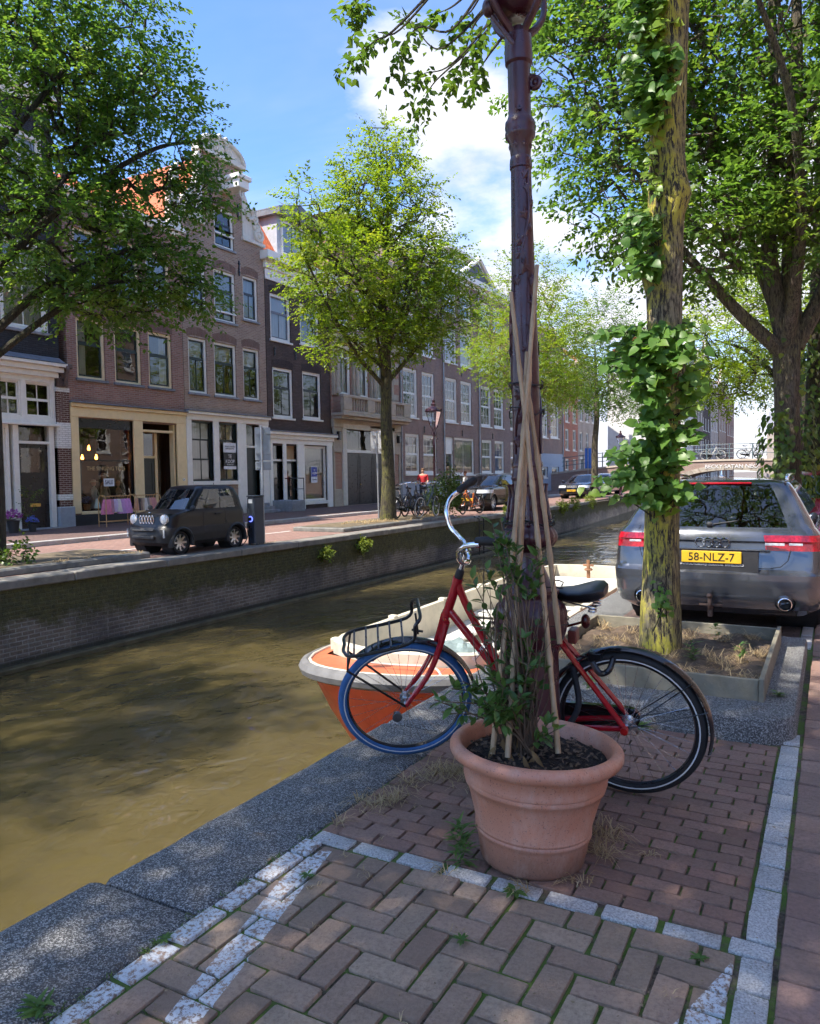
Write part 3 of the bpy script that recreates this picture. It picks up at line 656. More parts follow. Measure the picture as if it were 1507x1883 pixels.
# roof: tiled slope behind a white carved gable corner
b = MB(); nx_, nz_ = 16, 12
rf = link('roof', None, r)
sl_ = MB(); sl_.add([(.0,.1,10.6),(4.86,.1,10.6),(4.86,3.0,12.2),(0,3.0,12.2)],[(0,1,2,3)]); o = sl_.build('roof_slope', TILE, rf, fix=False)
tm = MB()
tm.rings([[(.15*math.cos(a), .0, .05*math.sin(a)) for a in np.linspace(0,PI,7)], [(.15*math.cos(a), .27, .05*math.sin(a)+.01) for a in np.linspace(0,PI,7)]], False)
tmesh = tm.mesh('roof_tile', TILE, True); sl_ang = math.atan2(1.6,2.9)
for i in range(13, 32):
    for k in range(10): link('roof_tile', tmesh, rf, (.1+.155*i, .1+.34*k*math.cos(sl_ang), 10.62+.34*k*math.sin(sl_ang)), (sl_ang,0,random.gauss(0,.015)), (.5,1.35,1)) if .1+.155*i < 4.8 else None
mould(r, 'cornice', 0, 4.86, [(10.3,10.45,.08),(10.45,10.62,.2)], WHITE)
STONE = mat('white_carved_stone', (.66,.63,.55), .7, var=.1, sc=4, bump=.3, bsc=8, dirt=.2)
def scroll(mb, x, z, s, y=-.1, sg=1):                               # carved scroll and leaf curl
    for k, (dx, dz, R_, r_) in enumerate(((0,0,.26,.1),(.16*sg,.36,.2,.08),(.28*sg,.7,.16,.07),(.34*sg,1.02,.12,.06))):
        mb.torus((x-dx*s,y,z+dz*s),R_*s,r_*s,18,8,'y',ry=.08); mb.ball((x-dx*s,y-.02,z+dz*s),(R_*s*.6,.07,R_*s*.6),10,6)
b = MB(); b.cbox(4.3,4.86,-.1,.25,10.62,10.8,.02); b.poly([(4.35,10.8),(4.86,10.8),(4.86,13.0),(4.6,12.6),(4.45,11.8)],-.06,.2); scroll(b,4.6,11.1,.8)
b.build('gable_claw', STONE, r, True)
# ---------------- house 3: neck gable, hoist beam
BK3 = brickmat('brown_brick', (0.254, 0.159, 0.112), (0.354, 0.236, 0.175), (0.366, 0.313, 0.254), var=.15)
r = thing('canal_house', 'brown brick house with carved white neck gable, hoist beam and white shop front', 'house', (XH,20.62,0), PI/2)
Y = lambda y: y-20.62
cols = [(20.86,21.82),(22.2,23.45),(23.85,24.85)]
ops = [(Y(a),Y(b),4.75,6.8) for a, b in cols]+[(Y(20.9),Y(21.85),7.9,9.55),(Y(22.3),Y(23.5),7.65,9.6),(Y(23.95),Y(24.85),7.95,9.7)]
sh3 = [(Y(20.93),Y(22.01),1.45,3.72),(Y(22.32),Y(23.36),1.45,3.72)]; d3 = (Y(23.88),Y(24.7),.35,3.72)
opsg = ops+[(Y(22.4),Y(23.5),10.5,12.0)]
front(r, 4.66, 0, 11.2, ops+sh3+[d3]+[(Y(22.4),Y(23.5),10.5,11.2)], BK3); interior(r, 4.66, 11)
nk = MB(); nk0, nk1 = Y(21.75), Y(24.0)                                # neck: wall with the attic window opening
for (xa,xb,za,zb) in ((nk0,Y(22.4),11.2,13.9),(Y(23.5),nk1,11.2,13.9),(Y(22.4),Y(23.5),12.0,13.9)): nk.box(xa,xb,.0,.3,za,zb)
nk.build('neck_wall', BK3, r)
for k, o in enumerate(ops): window(r, *o, fm=WHITE, sm=GREEND if k < 3 else BLACKP, rows=(.64,) if k < 3 else (.62,), nx=((2,1),(1,1)) if k != 4 else ((2,1),(1,1)), fw=.09, sw=.055, cur='blind' if k < 3 else 'net')
aw = window(r, Y(22.4), Y(23.5), 10.5, 12.0, sm=BLACKP, rows=(.62,), nx=((2,2),(1,1)), fw=.1, sw=.05)
MB().box(Y(22.42),Y(23.48),-.03,.02,10.98,11.04).build('guard_rail', WHITE, aw); 
b = MB(); b.box(Y(22.3),Y(23.5),-.03,.02,7.98,8.04).build('guard_rail', WHITE, r)
am_ = brickmat('arch_brick3', (.17,.09,.065), (.2,.11,.085), (.2,.16,.13), .07, .4, .01)
for o in ops+[(Y(22.4),Y(23.5),10.5,12.0)]: b = MB(); arch_bricks(b, o[0], o[1], o[3]+.01, .26, .12); b.build('brick_arch', am_, r)
b = MB()
for x, z in ((Y(22.2),12.4),(Y(23.75),12.1),(Y(23.73),9.9)): anchor(b, x, z, .6)
b.build('wall_anchor', BLACKM, r)
for sg, xe, xn in ((1, 4.62, nk1),(-1, .04, nk0)):                   # white stone claws beside the neck
    b = MB()
    pts = [(xn,11.2),(xe,11.2),(xe,11.45),(xe-sg*.25,12.0),(xe-sg*.7,12.3),(xn+sg*.16,13.0),(xn+sg*.22,13.6),(xn,13.9)]
    if sg < 0: pts = pts[::-1]
    b.poly(pts,-.03,.25); scroll(b, xe-sg*.3, 11.5, .85, -.06, sg); b.torus((xn+sg*.12,-.05,13.2),.14,.06,14,7,'y'); b.torus((xn+sg*.4,-.05,12.2),.2,.08,14,7,'y')
    b.cbox(*((Y(24.0)-.06,4.7) if sg > 0 else (-.04,nk0+.06)),-.1,.2,11.08,11.22,.015); b.build('gable_claw', STONE, r, True)
b = MB(); cx = (nk0+nk1)/2; hw = (nk1-nk0)/2+.12
b.cbox(nk0-.15,nk1+.15,-.16,.3,13.82,13.98,.02)
arc = [(cx+hw*math.cos(a), 13.98+.62*math.sin(a)) for a in np.linspace(0,PI,16)]; b.poly(arc,-.06,.25)
b.tube([(x,-.08,z) for x, z in arc], .09, 8); scroll(b, cx-.35, 14.15, .5, -.1, -1); scroll(b, cx+.35, 14.15, .5, -.1, 1); b.build('pediment', STONE, r, True)
b = MB(); b.cbox(Y(22.72),Y(23.32),-1.0,.1,12.62,12.95,.02).cbox(Y(22.64),Y(23.40),-1.08,.1,12.95,13.12,.02); b.tube(spline([(Y(23.02),-.8,12.6),(Y(23.02),-.8,12.42),(Y(23.1),-.8,12.34),(Y(23.16),-.8,12.42)],5),.025,6); b.build('hoist_beam', WHITE, r)
rf = MB(); rf.add([(0,.25,11.2),(cx,.25,14.2),(4.66,.25,11.2),(0,8,11.2),(cx,8,14.2),(4.66,8,11.2)],[(0,1,4,3),(1,2,5,4)]); rf.build('roof', TILE, r, fix=False)
b = MB(); b.cbox(0,.26,-.05,.2,.4,3.8,.01).cbox(Y(22.01),Y(22.32),-.05,.2,.4,3.8,.01).cbox(Y(23.36),Y(23.88),-.05,.2,.12,3.8,.01).cbox(Y(24.7),4.66,-.05,.2,.12,3.8,.01).cbox(0,4.66,-.07,.2,3.74,3.95,.01).cbox(-.02,4.68,-.2,.2,3.95,4.05,.012)
b.cbox(.26,Y(22.01),-.06,.2,1.3,1.45,.01).cbox(Y(22.32),Y(23.36),-.06,.2,1.3,1.45,.01); b.build('shop_front', WHITE, r)
MB().cbox(-.03,4.7,-.24,.1,4.05,4.1,.01).build('lead_cap', SLATE, r)
b = MB(); b.box(.26,Y(22.01),.02,.18,.1,1.3).box(Y(22.32),Y(23.36),.02,.18,.1,1.3); b.build('stall_riser', GREEND, r)
for o in sh3: window(r, *o, fm=GREEND, sm=GREEND, rows=(.36,.7), nx=((2,1),(2,1),(2,1)), fw=.05, sw=.03, sill=False, cur='net')
b = MB(); b.box(d3[0],d3[1],.05,.2,2.78,2.86); b.build('door_frame', WHITE, r)
shutters_door(r, d3[0], d3[1], .4, 2.78, GREEND, y=.15, panels=((.06,.36),(.42,.94)))
link('fanlight', fastmesh('pane', [(d3[0],.15,2.86),(d3[1],.15,2.86),(d3[1],.15,3.7),(d3[0],.15,3.7)], [(0,1,2,3)], GLASS), r)
b = MB(); 
for k in range(3): b.cbox(Y(23.8),Y(24.9),-.9+.28*k,.2,.115+.0,.115+.13*(k+1),.012)
b.build('steps', BLUEST, r)
b = MB(); b.box(Y(22.62),Y(23.3),.03,.045,1.95,2.92); pl = b.build('sale_board', mat('board_black', (.012,.012,.014), .4), r)
b = MB(); b.box(Y(22.6),Y(23.32),.02,.03,2.56,2.94).box(Y(22.6),Y(23.32),.02,.03,1.90,2.02); b.build('board_band', mat('board_white', (.74,.75,.78), .5), pl)
INKW = mat('ink_white', (.8,.8,.8), .5); INKB = mat('ink_grey', (.10,.11,.13), .5)
text('lettering', 'TE\nKOOP', .2, INKW, pl, (Y(22.96),.018,2.3), (PI/2,0,0), sx=.92)
text('small_lettering', '020-305 05 05', .062, INKW, pl, (Y(22.96),.018,2.08), (PI/2,0,0))
text('small_lettering', 'MAKELAARDIJ\nAMSTERDAM', .085, INKB, pl, (Y(22.96),.012,2.75), (PI/2,0,0))
# ---------------- house 4: very dark brick
BK4 = brickmat('dark_brick', (0.065, 0.042, 0.035), (0.1, 0.068, 0.057), (0.05, 0.038, 0.033), var=.25)
r = thing('canal_house', 'dark purplish brick house with white sash windows, dormer and white shop front', 'house', (XH+.02,25.3,0), PI/2)
Y = lambda y: y-25.3
ops = [(Y(25.66),Y(27.05),4.12,6.25),(Y(27.74),Y(29.15),4.18,6.3),(Y(25.6),Y(26.98),7.4,9.35),(Y(27.66),Y(29.1),7.5,9.3)]
s4 = (Y(27.72),Y(29.48),.45,2.96); da = (Y(25.5),Y(26.2),.45,2.92); db = (Y(26.42),Y(27.2),.12,2.92)
front(r, 4.6, 0, 10.2, ops+[s4,da,db], BK4); interior(r, 4.6, 10, 3, mat('pale_room', (.16,.16,.15), .9))
for k, o in enumerate(ops): window(r, *o, sm=(BLACKP if k < 2 else SLATE), rows=(.62,), nx=((2,1),(1,1)), fw=.12, sw=.055, silm=WHITE, cur='net' if k == 2 else None)
am_ = brickmat('arch_brick4', (.05,.034,.03), (.06,.04,.036), (.03,.024,.022), .07, .4, .01)
for o in ops: b = MB(); arch_bricks(b, o[0], o[1], o[3]+.01, .26, .1); b.build('brick_arch', am_, r)
b = MB()
for x in (.5,1.95,3.0,4.2): anchor(b, x, 6.9, .35)
b.build('wall_anchor', BLACKM, r)
mould(r, 'shop_cornice', 0, 4.72, [(3.0,3.2,.05),(3.2,3.38,.12),(3.38,3.5,.24)], WHITE); MB().cbox(-.04,4.8,-.28,.1,3.5,3.55,.01).build('lead_cap', SLATE, r)
b = MB()
for xa, xb in ((0,.2),(Y(26.2),Y(26.42)),(Y(27.2),Y(27.72)),(Y(29.48),4.6)): b.cbox(xa,xb,-.06,.2,.12,3.0,.01)
b.cbox(s4[0],s4[1],-.08,.2,.3,.45,.012); b.build('shop_front', WHITE, r)
sw4 = window(r, *s4, rows=(), nx=(1,), fw=.07, sw=.04, sill=False)
MB().box(s4[0]+.07,s4[1]-.07,.3,.31,.45,2.9).build('blind', mat('frosted', (.28,.30,.28), .6, var=.05), sw4)
po = MB().box(s4[0]+.62,s4[0]+1.1,.07,.085,1.28,2.02).build('poster', mat('poster_white', (.72,.74,.8), .5), sw4); MB().box(s4[0]+.64,s4[0]+1.08,.064,.069,1.56,2.0).build('poster_band', mat('poster_blue', (.05,.07,.35), .5), po)
text('lettering', 'TE\nHUUR', .13, INKW, po, (s4[0]+.86,.058,1.78), (PI/2,0,0)); text('small_lettering', 'TE HUUR', .085, INKB, po, (s4[0]+.86,.06,1.42), (PI/2,0,0))
shutters_door(r, da[0], da[1], .45, 2.25, BLACKP, panels=((.06,.4),(.46,.94)), glass=(.46,.94)); shutters_door(r, db[0], db[1], .14, 2.25, GREEND, panels=((.05,.22),(.26,.95)), glass=(.26,.95))
b = MB(); b.box(da[0],da[1],.05,.2,2.25,2.33).box(db[0],db[1],.05,.2,2.25,2.33); b.build('door_frame', WHITE, r)
link('fanlight', fastmesh('pane', [(da[0],.15,2.33),(da[1],.15,2.33),(da[1],.15,2.9),(da[0],.15,2.9)], [(0,1,2,3)], GLASS), r)
MB().box(db[0],db[1],.14,.16,2.33,2.92).build('fanlight_board', mat('tan_board', (.38,.25,.13), .7), r)
MB().cbox(Y(25.4),Y(26.3),-1.1,.1,.1,.58,.02).build('stoop', BLUEST, r)
b = MB(); b.tube([(Y(25.45),-1.05,.58),(Y(25.45),-1.05,1.5),(Y(26.28),-1.05,1.5),(Y(26.28),-1.05,.58)],.022,6); b.tube([(Y(25.45),-1.05,1.05),(Y(26.28),-1.05,1.05)],.016,6); b.tube([(Y(26.28),-1.05,1.5),(Y(26.28),-.05,1.5)],.022,6); b.build('railing', BLACKM, r, True)
mould(r, 'roof_cornice', 0, 4.6, [(9.85,10.3,.04),(10.3,10.6,.12),(10.6,10.95,.4)], WHITE)
b = MB(); b.add([(0,.1,10.9),(4.6,.1,10.9),(4.6,1.5,13.2),(0,1.5,13.2),(0,8,13.2),(4.6,8,13.2),(0,8,10.9),(4.6,8,10.9)],[(0,1,2,3),(3,2,5,4),(0,3,4,6),(1,7,5,2)]); rf = b.build('roof', TILE, r, fix=False)
for i in range(8):
    for k in range(9): link('roof_tile', tmesh, rf, (.12+.15*i, .1+.15*k, 10.95+.245*k), (math.atan2(2.3,1.4),0,random.gauss(0,.015)), (.5,1.1,1))
dm = MB(); dm.box(1.0,3.6,.1,2.4,10.95,12.75); dm.build('dormer', mat('dormer_grey', (.42,.45,.5), .6), r)
b = MB(); b.cbox(.8,3.8,-.25,2.4,12.75,13.0,.02); b.poly([(.8,13.0),(3.8,13.0),(3.8,13.05),(2.3,13.5),(.8,13.05)],-.2,2.4); b.build('dormer_roof', SLATE, r)
window(r, 1.25, 3.35, 11.2, 12.6, sm=BLACKP, rows=(), nx=((3,1),), fw=.08, sill=False, y=.02)
# ---------------- house 5: stone entrance bay with balcony
BK5 = brickmat('orange_brick', (0.319, 0.136, 0.088), (0.401, 0.189, 0.13), (0.389, 0.33, 0.26), var=.15)
SAND = mat('sandstone', (.42,.355,.27), .8, var=.18, sc=2.5, bump=.25, bsc=20, dirt=.25)
r = thing('entrance_house', 'sandstone and orange brick front with balustraded balcony over tall black doors', 'house', (XH+.06,29.95,0), PI/2)
Y = lambda y: y-29.95
w5 = [(30.54,31.6),(32.2,33.26),(33.9,34.95)]; d5 = (Y(31.05),Y(35.3),.12,3.85)
ops = [(Y(a),Y(b),5.5,7.9) for a, b in w5]+[d5]+[(Y(a),Y(b),8.8,10.8) for a, b in w5]
front(r, 6.4, 0, 12.6, ops, BK5); interior(r, 6.4, 12)
for o in ops[:3]+ops[4:]: window(r, *o, sm=WHITE, rows=(.78,), nx=((2,1),(2,1)), fw=.1, sill=False, cur='net')
b = MB()                                                            # pilasters, bands and quoins
for x in (0,Y(31.66),Y(33.32),Y(35.02)): b.cbox(x+.03,x+.48,-.14,.1,5.4,8.0,.02); b.lathe([(.13,0),(.15,.1),(.11,.3),(.11,1.9),(.16,2.1),(.16,2.2)],10,(x+.26,-.2,5.5))
for x in (5.75,):
    for z in np.arange(5.6,12,.85): b.cbox(x,6.38,-.02,.1,z,z+.32,.01)
b.cbox(-.03,6.43,-.2,.1,8.0,8.35,.02).cbox(-.05,6.45,-.3,.1,8.35,8.5,.02).cbox(-.02,6.42,-.12,.1,3.9,4.3,.02).cbox(0,.7,-.08,.1,2.7,3.9,.02).cbox(5.7,6.4,-.08,.1,2.7,3.9,.02).cbox(.0,.12,-.06,.1,.9,2.7,.01).cbox(6.25,6.4,-.06,.1,.9,2.7,.01)
b.cbox(.02,1.0,-.06,.1,.0,.95,.02).cbox(5.5,6.38,-.06,.1,.0,.95,.02); b.build('stone_dressing', SAND, r)
b = MB(); b.cbox(.74,1.1,-.1,.25,.12,4.1,.02).cbox(5.35,5.7,-.1,.25,.12,4.1,.02).cbox(.74,5.7,-.12,.25,3.85,4.12,.02); b.build('door_surround', mat('surround_cream', (.60,.56,.47), .6, var=.1, dirt=.15), r)
b = MB(); b.box(1.1,5.35,.1,.2,2.72,2.86).box(1.1,1.22,.08,.2,.12,3.85).box(5.23,5.35,.08,.2,.12,3.85); b.build('door_frame', WHITE, r)
for k, (xa, xb) in enumerate(((1.22,2.55),(2.58,3.9),(3.93,5.23))):
    shutters_door(r, xa, xb, .14, 2.72, BLACKP, y=.2, panels=((.04,.22),(.28,.94)), knob=k == 1)
    link('fanlight', fastmesh('pane', [(xa,.18,2.86),(xb,.18,2.86),(xb,.18,3.85),(xa,.18,3.85)], [(0,1,2,3)], GLASS), r)
bal = MB(); bal.cbox(-.1,6.5,-.75,.0,4.42,4.56,.02).cbox(-.04,6.44,-.6,.0,4.28,4.42,.02).cbox(-.08,6.48,-.72,-.5,5.28,5.42,.02).cbox(-.05,6.45,-.7,-.52,4.56,4.68,.02)
for x in (0,2.1,4.2,5.75): bal.cbox(x-.02,x+.65,-.72,-.5,4.68,5.28,.02)
bo = bal.build('balcony', SAND, r)
bl = MB().lathe([(.05,0),(.05,.06),(.03,.1),(.07,.25),(.04,.45),(.05,.52),(.05,.6)],10).mesh('baluster', SAND, True)
for k in range(24):
    x = .75+k*.22
    if 2.05 < x < 2.8 or 4.15 < x < 4.9 or x > 5.7: continue
    link('baluster', bl, bo, (x,-.61,4.68))
for x in (.3,6.05): MB().cbox(x-.1,x+.1,-.26,-.09,3.3,3.7,.02).build('wall_light', BLACKM, r)
b = MB(); b.add([(0,0,12.6),(6.4,0,12.6),(6.4,3,15),(0,3,15)],[(0,1,2,3)]); b.build('roof', SLATE, r, fix=False); mould(r, 'roof_cornice', 0, 6.4, [(12.3,12.5,.1),(12.5,12.8,.35)], SAND)
# ---------------- house 6: long brown brick building
BK6 = brickmat('school_brick', (0.206, 0.124, 0.098), (0.289, 0.183, 0.147), (0.307, 0.248, 0.212), var=.14)
r = thing('long_brick_building', 'long four storey brown brick building with rows of white sash windows and downpipes', 'building', (XH,36.38,0), PI/2)
Y = lambda y: y-36.38
c6 = [(36.95,38.62),(39.18,40.76),(42.22,43.9),(44.45,46.14),(47.66,49.4),(49.92,51.7)]
c6b = [(53.0,54.7),(55.3,57.0)]; c6c = [(59.4,61.35),(62.1,64.35)]
ops = []
for a, b_ in c6+c6b: ops += [(Y(a),Y(b_),4.82,7.55),(Y(a),Y(b_),8.5,10.7),(Y(a),Y(b_),11.5,13.2)]
gnd = [(37.1,38.78),(39.25,40.98),(47.72,49.5),(49.98,51.75),(53.0,54.7),(55.3,57.0)]
ops += [(Y(a),Y(b_),1.62,3.9) for a, b_ in gnd]; n6 = len(ops); shopg = (Y(43.4),Y(46.45),1.55,3.9); dr6 = (Y(42.2),Y(43.25),.3,3.9)
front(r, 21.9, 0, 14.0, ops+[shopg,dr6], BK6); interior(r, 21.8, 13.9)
for k, o in enumerate(ops): window(r, *o, sm=WHITE, rows=(.5,), nx=((3,2) if o[2] > 4 and o[2] < 8 else (2,1),(3,2) if o[2] < 11 else (2,2)), fw=.13, sw=.06, silm=WHITE, cur=(None,'net','blind')[(k*7) % 3] if o[2] > 3 else 'net')
window(r, *shopg, rows=(), nx=((2,1),), fw=.1, silm=WHITE, cur='net')
b = MB(); b.box(dr6[0],dr6[0]+.1,.05,.2,.3,3.9).box(dr6[1]-.1,dr6[1],.05,.2,.3,3.9).box(dr6[0],dr6[1],.05,.2,2.85,3.0).box(dr6[0]+.1,dr6[1]-.1,.08,.14,3.0,3.9); b.build('door_frame', WHITE, r)
shutters_door(r, dr6[0]+.1, dr6[1]-.1, .3, 2.85, BLACKP, panels=((.05,.4),(.46,.94)), glass=(.46,.94))
b = MB(); b.cbox(0,5.75,-.05,.1,0,1.2,.01).cbox(6.95,21.9,-.05,.1,0,1.2,.01); b.build('plinth', mat('plinth_grey', (.33,.35,.39), .7, var=.1), r)
for x in (.2,5.5,10.85,21.75): pipe(r, x, 0, 13.8)
for x in (3.0,8.2,13.2):
    b = MB(); 
    for z in (4.2,8.0): anchor(b, x, z, .4)
    b.build('wall_anchor', BLACKM, r)
mould(r, 'roof_cornice', 0, 21.9, [(13.7,13.95,.1),(13.95,14.3,.35)], WHITE)
b = MB(); b.add([(0,0,14.2),(21.9,0,14.2),(21.9,3.5,16.6),(0,3.5,16.6),(21.9,8,16.6),(0,8,16.6)],[(0,1,2,3),(3,2,4,5)]); b.build('roof', mat('dark_roof_tile', (.06,.06,.065), .7, var=.3), r, fix=False)
b = MB(); b.poly([(8.2,14.3),(13.6,14.3),(10.9,15.7)],.0,.25); b.build('front_gable', mat('gable_grey', (.12,.13,.15), .7), r)
b = MB(); b.tube([(8.0,-.12,14.25),(10.9,-.12,15.85),(13.8,-.12,14.25)],.17,6); b.build('gable_trim', WHITE, r)
b = MB(); b.box(11.2,15.6,2.5,5,15.0,17.0); b.build('penthouse', mat('pent_white', (.62,.62,.6), .7), r); b = MB(); b.cbox(10.9,15.9,2.1,5.3,17.0,17.3,.02); b.build('penthouse_roof', WHITE, r); window(r, 11.5, 15.2, 15.7, 16.8, rows=(), nx=((5,1),), sill=False, y=2.36)
# ---------------- house 6b: corner with tall windows and blue-grey basement
r = thing('corner_building', 'brown brick corner building with tall white windows above a pale blue basement', 'building', (XH+.03,58.3,0), PI/2)
Y = lambda y: y-58.3
ops = [(Y(59.4),Y(61.35),4.5,8.15),(Y(62.1),Y(64.35),4.55,8.2),(Y(59.4),Y(61.35),9.4,11.6),(Y(62.1),Y(64.35),9.4,11.6),(Y(59.5),Y(61.2),1.2,2.1),(Y(62.2),Y(64.2),1.2,2.1)]
front(r, 7.1, 0, 13.5, ops, BK6); interior(r, 7.1, 13)
for o in ops: window(r, *o, rows=(.5,) if o[3]-o[2] > 1.5 else (), nx=((3,2),(3,2)) if o[3]-o[2] > 1.5 else ((2,1),), fw=.14, silm=WHITE)
b = MB()
for (xa,xb,za,zb) in ((0,Y(59.5),0,3.2),(Y(59.5),Y(61.2),2.1,3.2),(Y(59.5),Y(61.2),0,1.2),(Y(61.2),Y(62.2),0,3.2),(Y(62.2),Y(64.2),2.1,3.2),(Y(62.2),Y(64.2),0,1.2),(Y(64.2),7.1,0,3.2)): b.box(xa,xb,-.06,.0,za,zb)
b.build('basement_facing', mat('basement_blue', (.33,.38,.45), .7, var=.08), r); pipe(r, 7.0, 0, 13); mould(r, 'roof_cornice', 0, 7.1, [(13.2,13.6,.3)], WHITE)
MB().cbox(Y(61.6),Y(61.95),-.1,-.06,4.9,5.15,.005).build('street_sign', mat('sign_navy', (.02,.05,.2), .4), r)
# ---------------- houses beyond
SPLIT = False
def plain_house(name, label, x, y, w, h, m, fl, nw, z0=3.2, D=7, rz=PI/2, roof=None, fm=None, gab=0, win=(1.0,1.9), cat='house', door=True):
    r = thing(name, label, cat, (x,y,0), rz); ops = []; pit = w/nw
    dr = (w*.1, w*.1+1.05, .12, 2.9) if door else None
    for k in range(fl):
        z = z0+k*(h-z0-.4)/fl+.5
        for i in range(nw): ops.append((pit*(i+.5)-win[0]/2, pit*(i+.5)+win[0]/2, z, z+win[1]*(1-.1*k)))
    if z0 > 3:
        for i in range(1 if dr else 0, nw): ops.append((pit*(i+.5)-win[0]/2, pit*(i+.5)+win[0]/2, .9, 2.9))
    front(r, w, 0, h, ops+([dr] if dr else []), m, D); interior(r, w, h-.1)
    for k, o in enumerate(ops): window(r, *o, fm=fm, rows=(.5,), nx=((2,1),(2,1)), fw=.12, silm=WHITE, cur=('net',None)[k % 2])
    if dr:
        shutters_door(r, dr[0]+.08, dr[1]-.08, .14, 2.3, BLACKP); b = MB(); b.cbox(dr[0]-.12,dr[0]+.08,-.04,.2,.12,3.0,.01).cbox(dr[1]-.08,dr[1]+.12,-.04,.2,.12,3.0,.01).cbox(dr[0]-.12,dr[1]+.12,-.05,.2,2.9,3.1,.01); b.build('door_frame', WHITE, r)
    mould(r, 'roof_cornice', 0, w, [(h-.35,h-.1,.1),(h-.1,h+.15,.3)], WHITE)
    if gab:
        b = MB(); b.poly([(w*.15,h+.15),(w*.85,h+.15),(w*.72,h+gab*.55),(w*.66,h+gab),(w*.34,h+gab),(w*.28,h+gab*.55)],.0,.3); b.build('gable', m, r)
        b = MB(); b.cbox(w*.3,w*.7,-.12,.35,h+gab,h+gab+.2,.02); b.tube([(w*.14,-.03,h+.2),(w*.29,-.03,h+gab*.55),(w*.32,-.03,h+gab)],.1,6); b.tube([(w*.86,-.03,h+.2),(w*.71,-.03,h+gab*.55),(w*.68,-.03,h+gab)],.1,6); b.build('gable_trim', STONE, r); window(r, w*.42, w*.58, h+.4, h+.4+gab*.5, rows=(.5,), fw=.1, sill=False, y=-.05)
    b = MB(); b.add([(0,.3,h),(w,.3,h),(w,D*.5,h+2.4),(0,D*.5,h+2.4),(w,D,h),(0,D,h)],[(0,1,2,3),(3,2,4,5)]); b.build('roof', roof or TILE, r, fix=False)
    return r
BKR = brickmat('bright_red_brick', (.42,.11,.05), (.50,.15,.075), (.40,.3,.25), var=.12)
BKG = brickmat('grey_brick', (.22,.17,.15), (.28,.22,.19), (.3,.26,.22)); BKP = brickmat('pale_brick', (.40,.33,.28), (.46,.39,.33), (.42,.37,.32)); BKW = mat('white_render', (.62,.60,.56), .8, var=.1, sc=2)
plain_house('corner_house', 'orange red brick house with white door surround past the blue basement', XH-1.0, 66.5, 7.0, 11.5, BKR, 3, 3, win=(1.1,2.0))
plain_house('corner_house', 'pale house beside the orange red one, behind the white van', XH-1.0, 73.5, 6.5, 12.5, BKP, 3, 3)
# ------------------------------------------------------------------ bridge at the end of the canal and houses beyond it
BRB = brickmat('bridge_brick', (.26,.155,.12), (.33,.21,.17), (.35,.3,.26), var=.15)
YB = 62.0
br_ = thing('arched_bridge', 'low brick arch bridge with pale stone coping and bikes along its railing', 'bridge', (-6.8,YB,0))
m = MB(); n = 24; arc = [(4.05*math.cos(a), .35+1.25*math.sin(a)) for a in np.linspace(PI,0,n)]
dk = lambda x: 2.28-.35*(abs(x)/9)**2
for (xa,za),(xb,zb) in zip(arc[:-1],arc[1:]): m.add([(xa,0,za),(xb,0,zb),(xb,0,dk(xb)),(xa,0,dk(xa)),(xa,6,za),(xb,6,zb)],[(0,1,2,3),(0,4,5,1)])
for x0,x1 in ((-14,-9.5),(-9.5,-4.05),(4.05,14)): m.add([(x0,0,-2),(x1,0,-2),(x1,0,dk(x1)),(x0,0,dk(x0))],[(0,1,2,3)])
m.add([(-4.05,0,-2),(-4.05,6,-2),(-4.05,6,.35),(-4.05,0,.35)],[(0,1,2,3)]); m.add([(4.05,0,-2),(4.05,6,-2),(4.05,6,.35),(4.05,0,.35)],[(0,1,2,3)])
m.build('spandrel', BRB, br_, fix=False)
m = MB(); R_ = [[(x,-.06,dk(x)),(x,-.06,dk(x)+.14),(x,6.0,dk(x)+.14),(x,6.0,dk(x)-.2)] for x in np.linspace(-14,14,34)]; m.rings(R_, False); m.build('deck', mat('bridge_coping', (.50,.42,.33), .8, var=.12), br_, fix=False)
m = MB()
for k in range(21):
    a = PI-PI*(k+.04)/21; b_ = PI-PI*(k+.96)/21; o = len(m.v)
    q = [(4.05*math.cos(a),.35+1.25*math.sin(a)),(4.05*math.cos(b_),.35+1.25*math.sin(b_)),(4.4*math.cos(b_),.35+1.62*math.sin(b_)),(4.4*math.cos(a),.35+1.62*math.sin(a))]
    MB().poly(q,-.05,.1).build('arch_stone', mat('arch_stone', (.36,.31,.25), .8, var=.2, orand=.2), br_)
GRAF = mat('white_graffiti', (.7,.7,.7), .8)
text('graffiti', 'BECKY SATAN NEO!', .42, GRAF, br_, (.2,-.09,1.86), (PI/2,0,0), sx=1.0)
RAILM = mat('rail_blue_grey', (.10,.14,.15), .5, var=.2)
m = MB()
for z in (.45,.78,1.12): m.tube([(x,.12,dk(x)+.14+z) for x in np.linspace(-13,13,28)], .028, 6)
rl = m.build('railing', RAILM, br_)
pm = MB().cbox(-.04,.04,-.04,.04,0,1.18,.01).mesh('rail_post', RAILM)
for x in np.arange(-12.8,13,1.6): link('rail_post', pm, rl, (x,.12,dk(x)+.14))
# abutments close the canal corner and carry the cross street
AB = mat('cross_street', (.24,.17,.14), .9, var=.2); structure(MB().box(-40,-20.8+0,62,68,-.1,1.2).build('cross_street', AB))
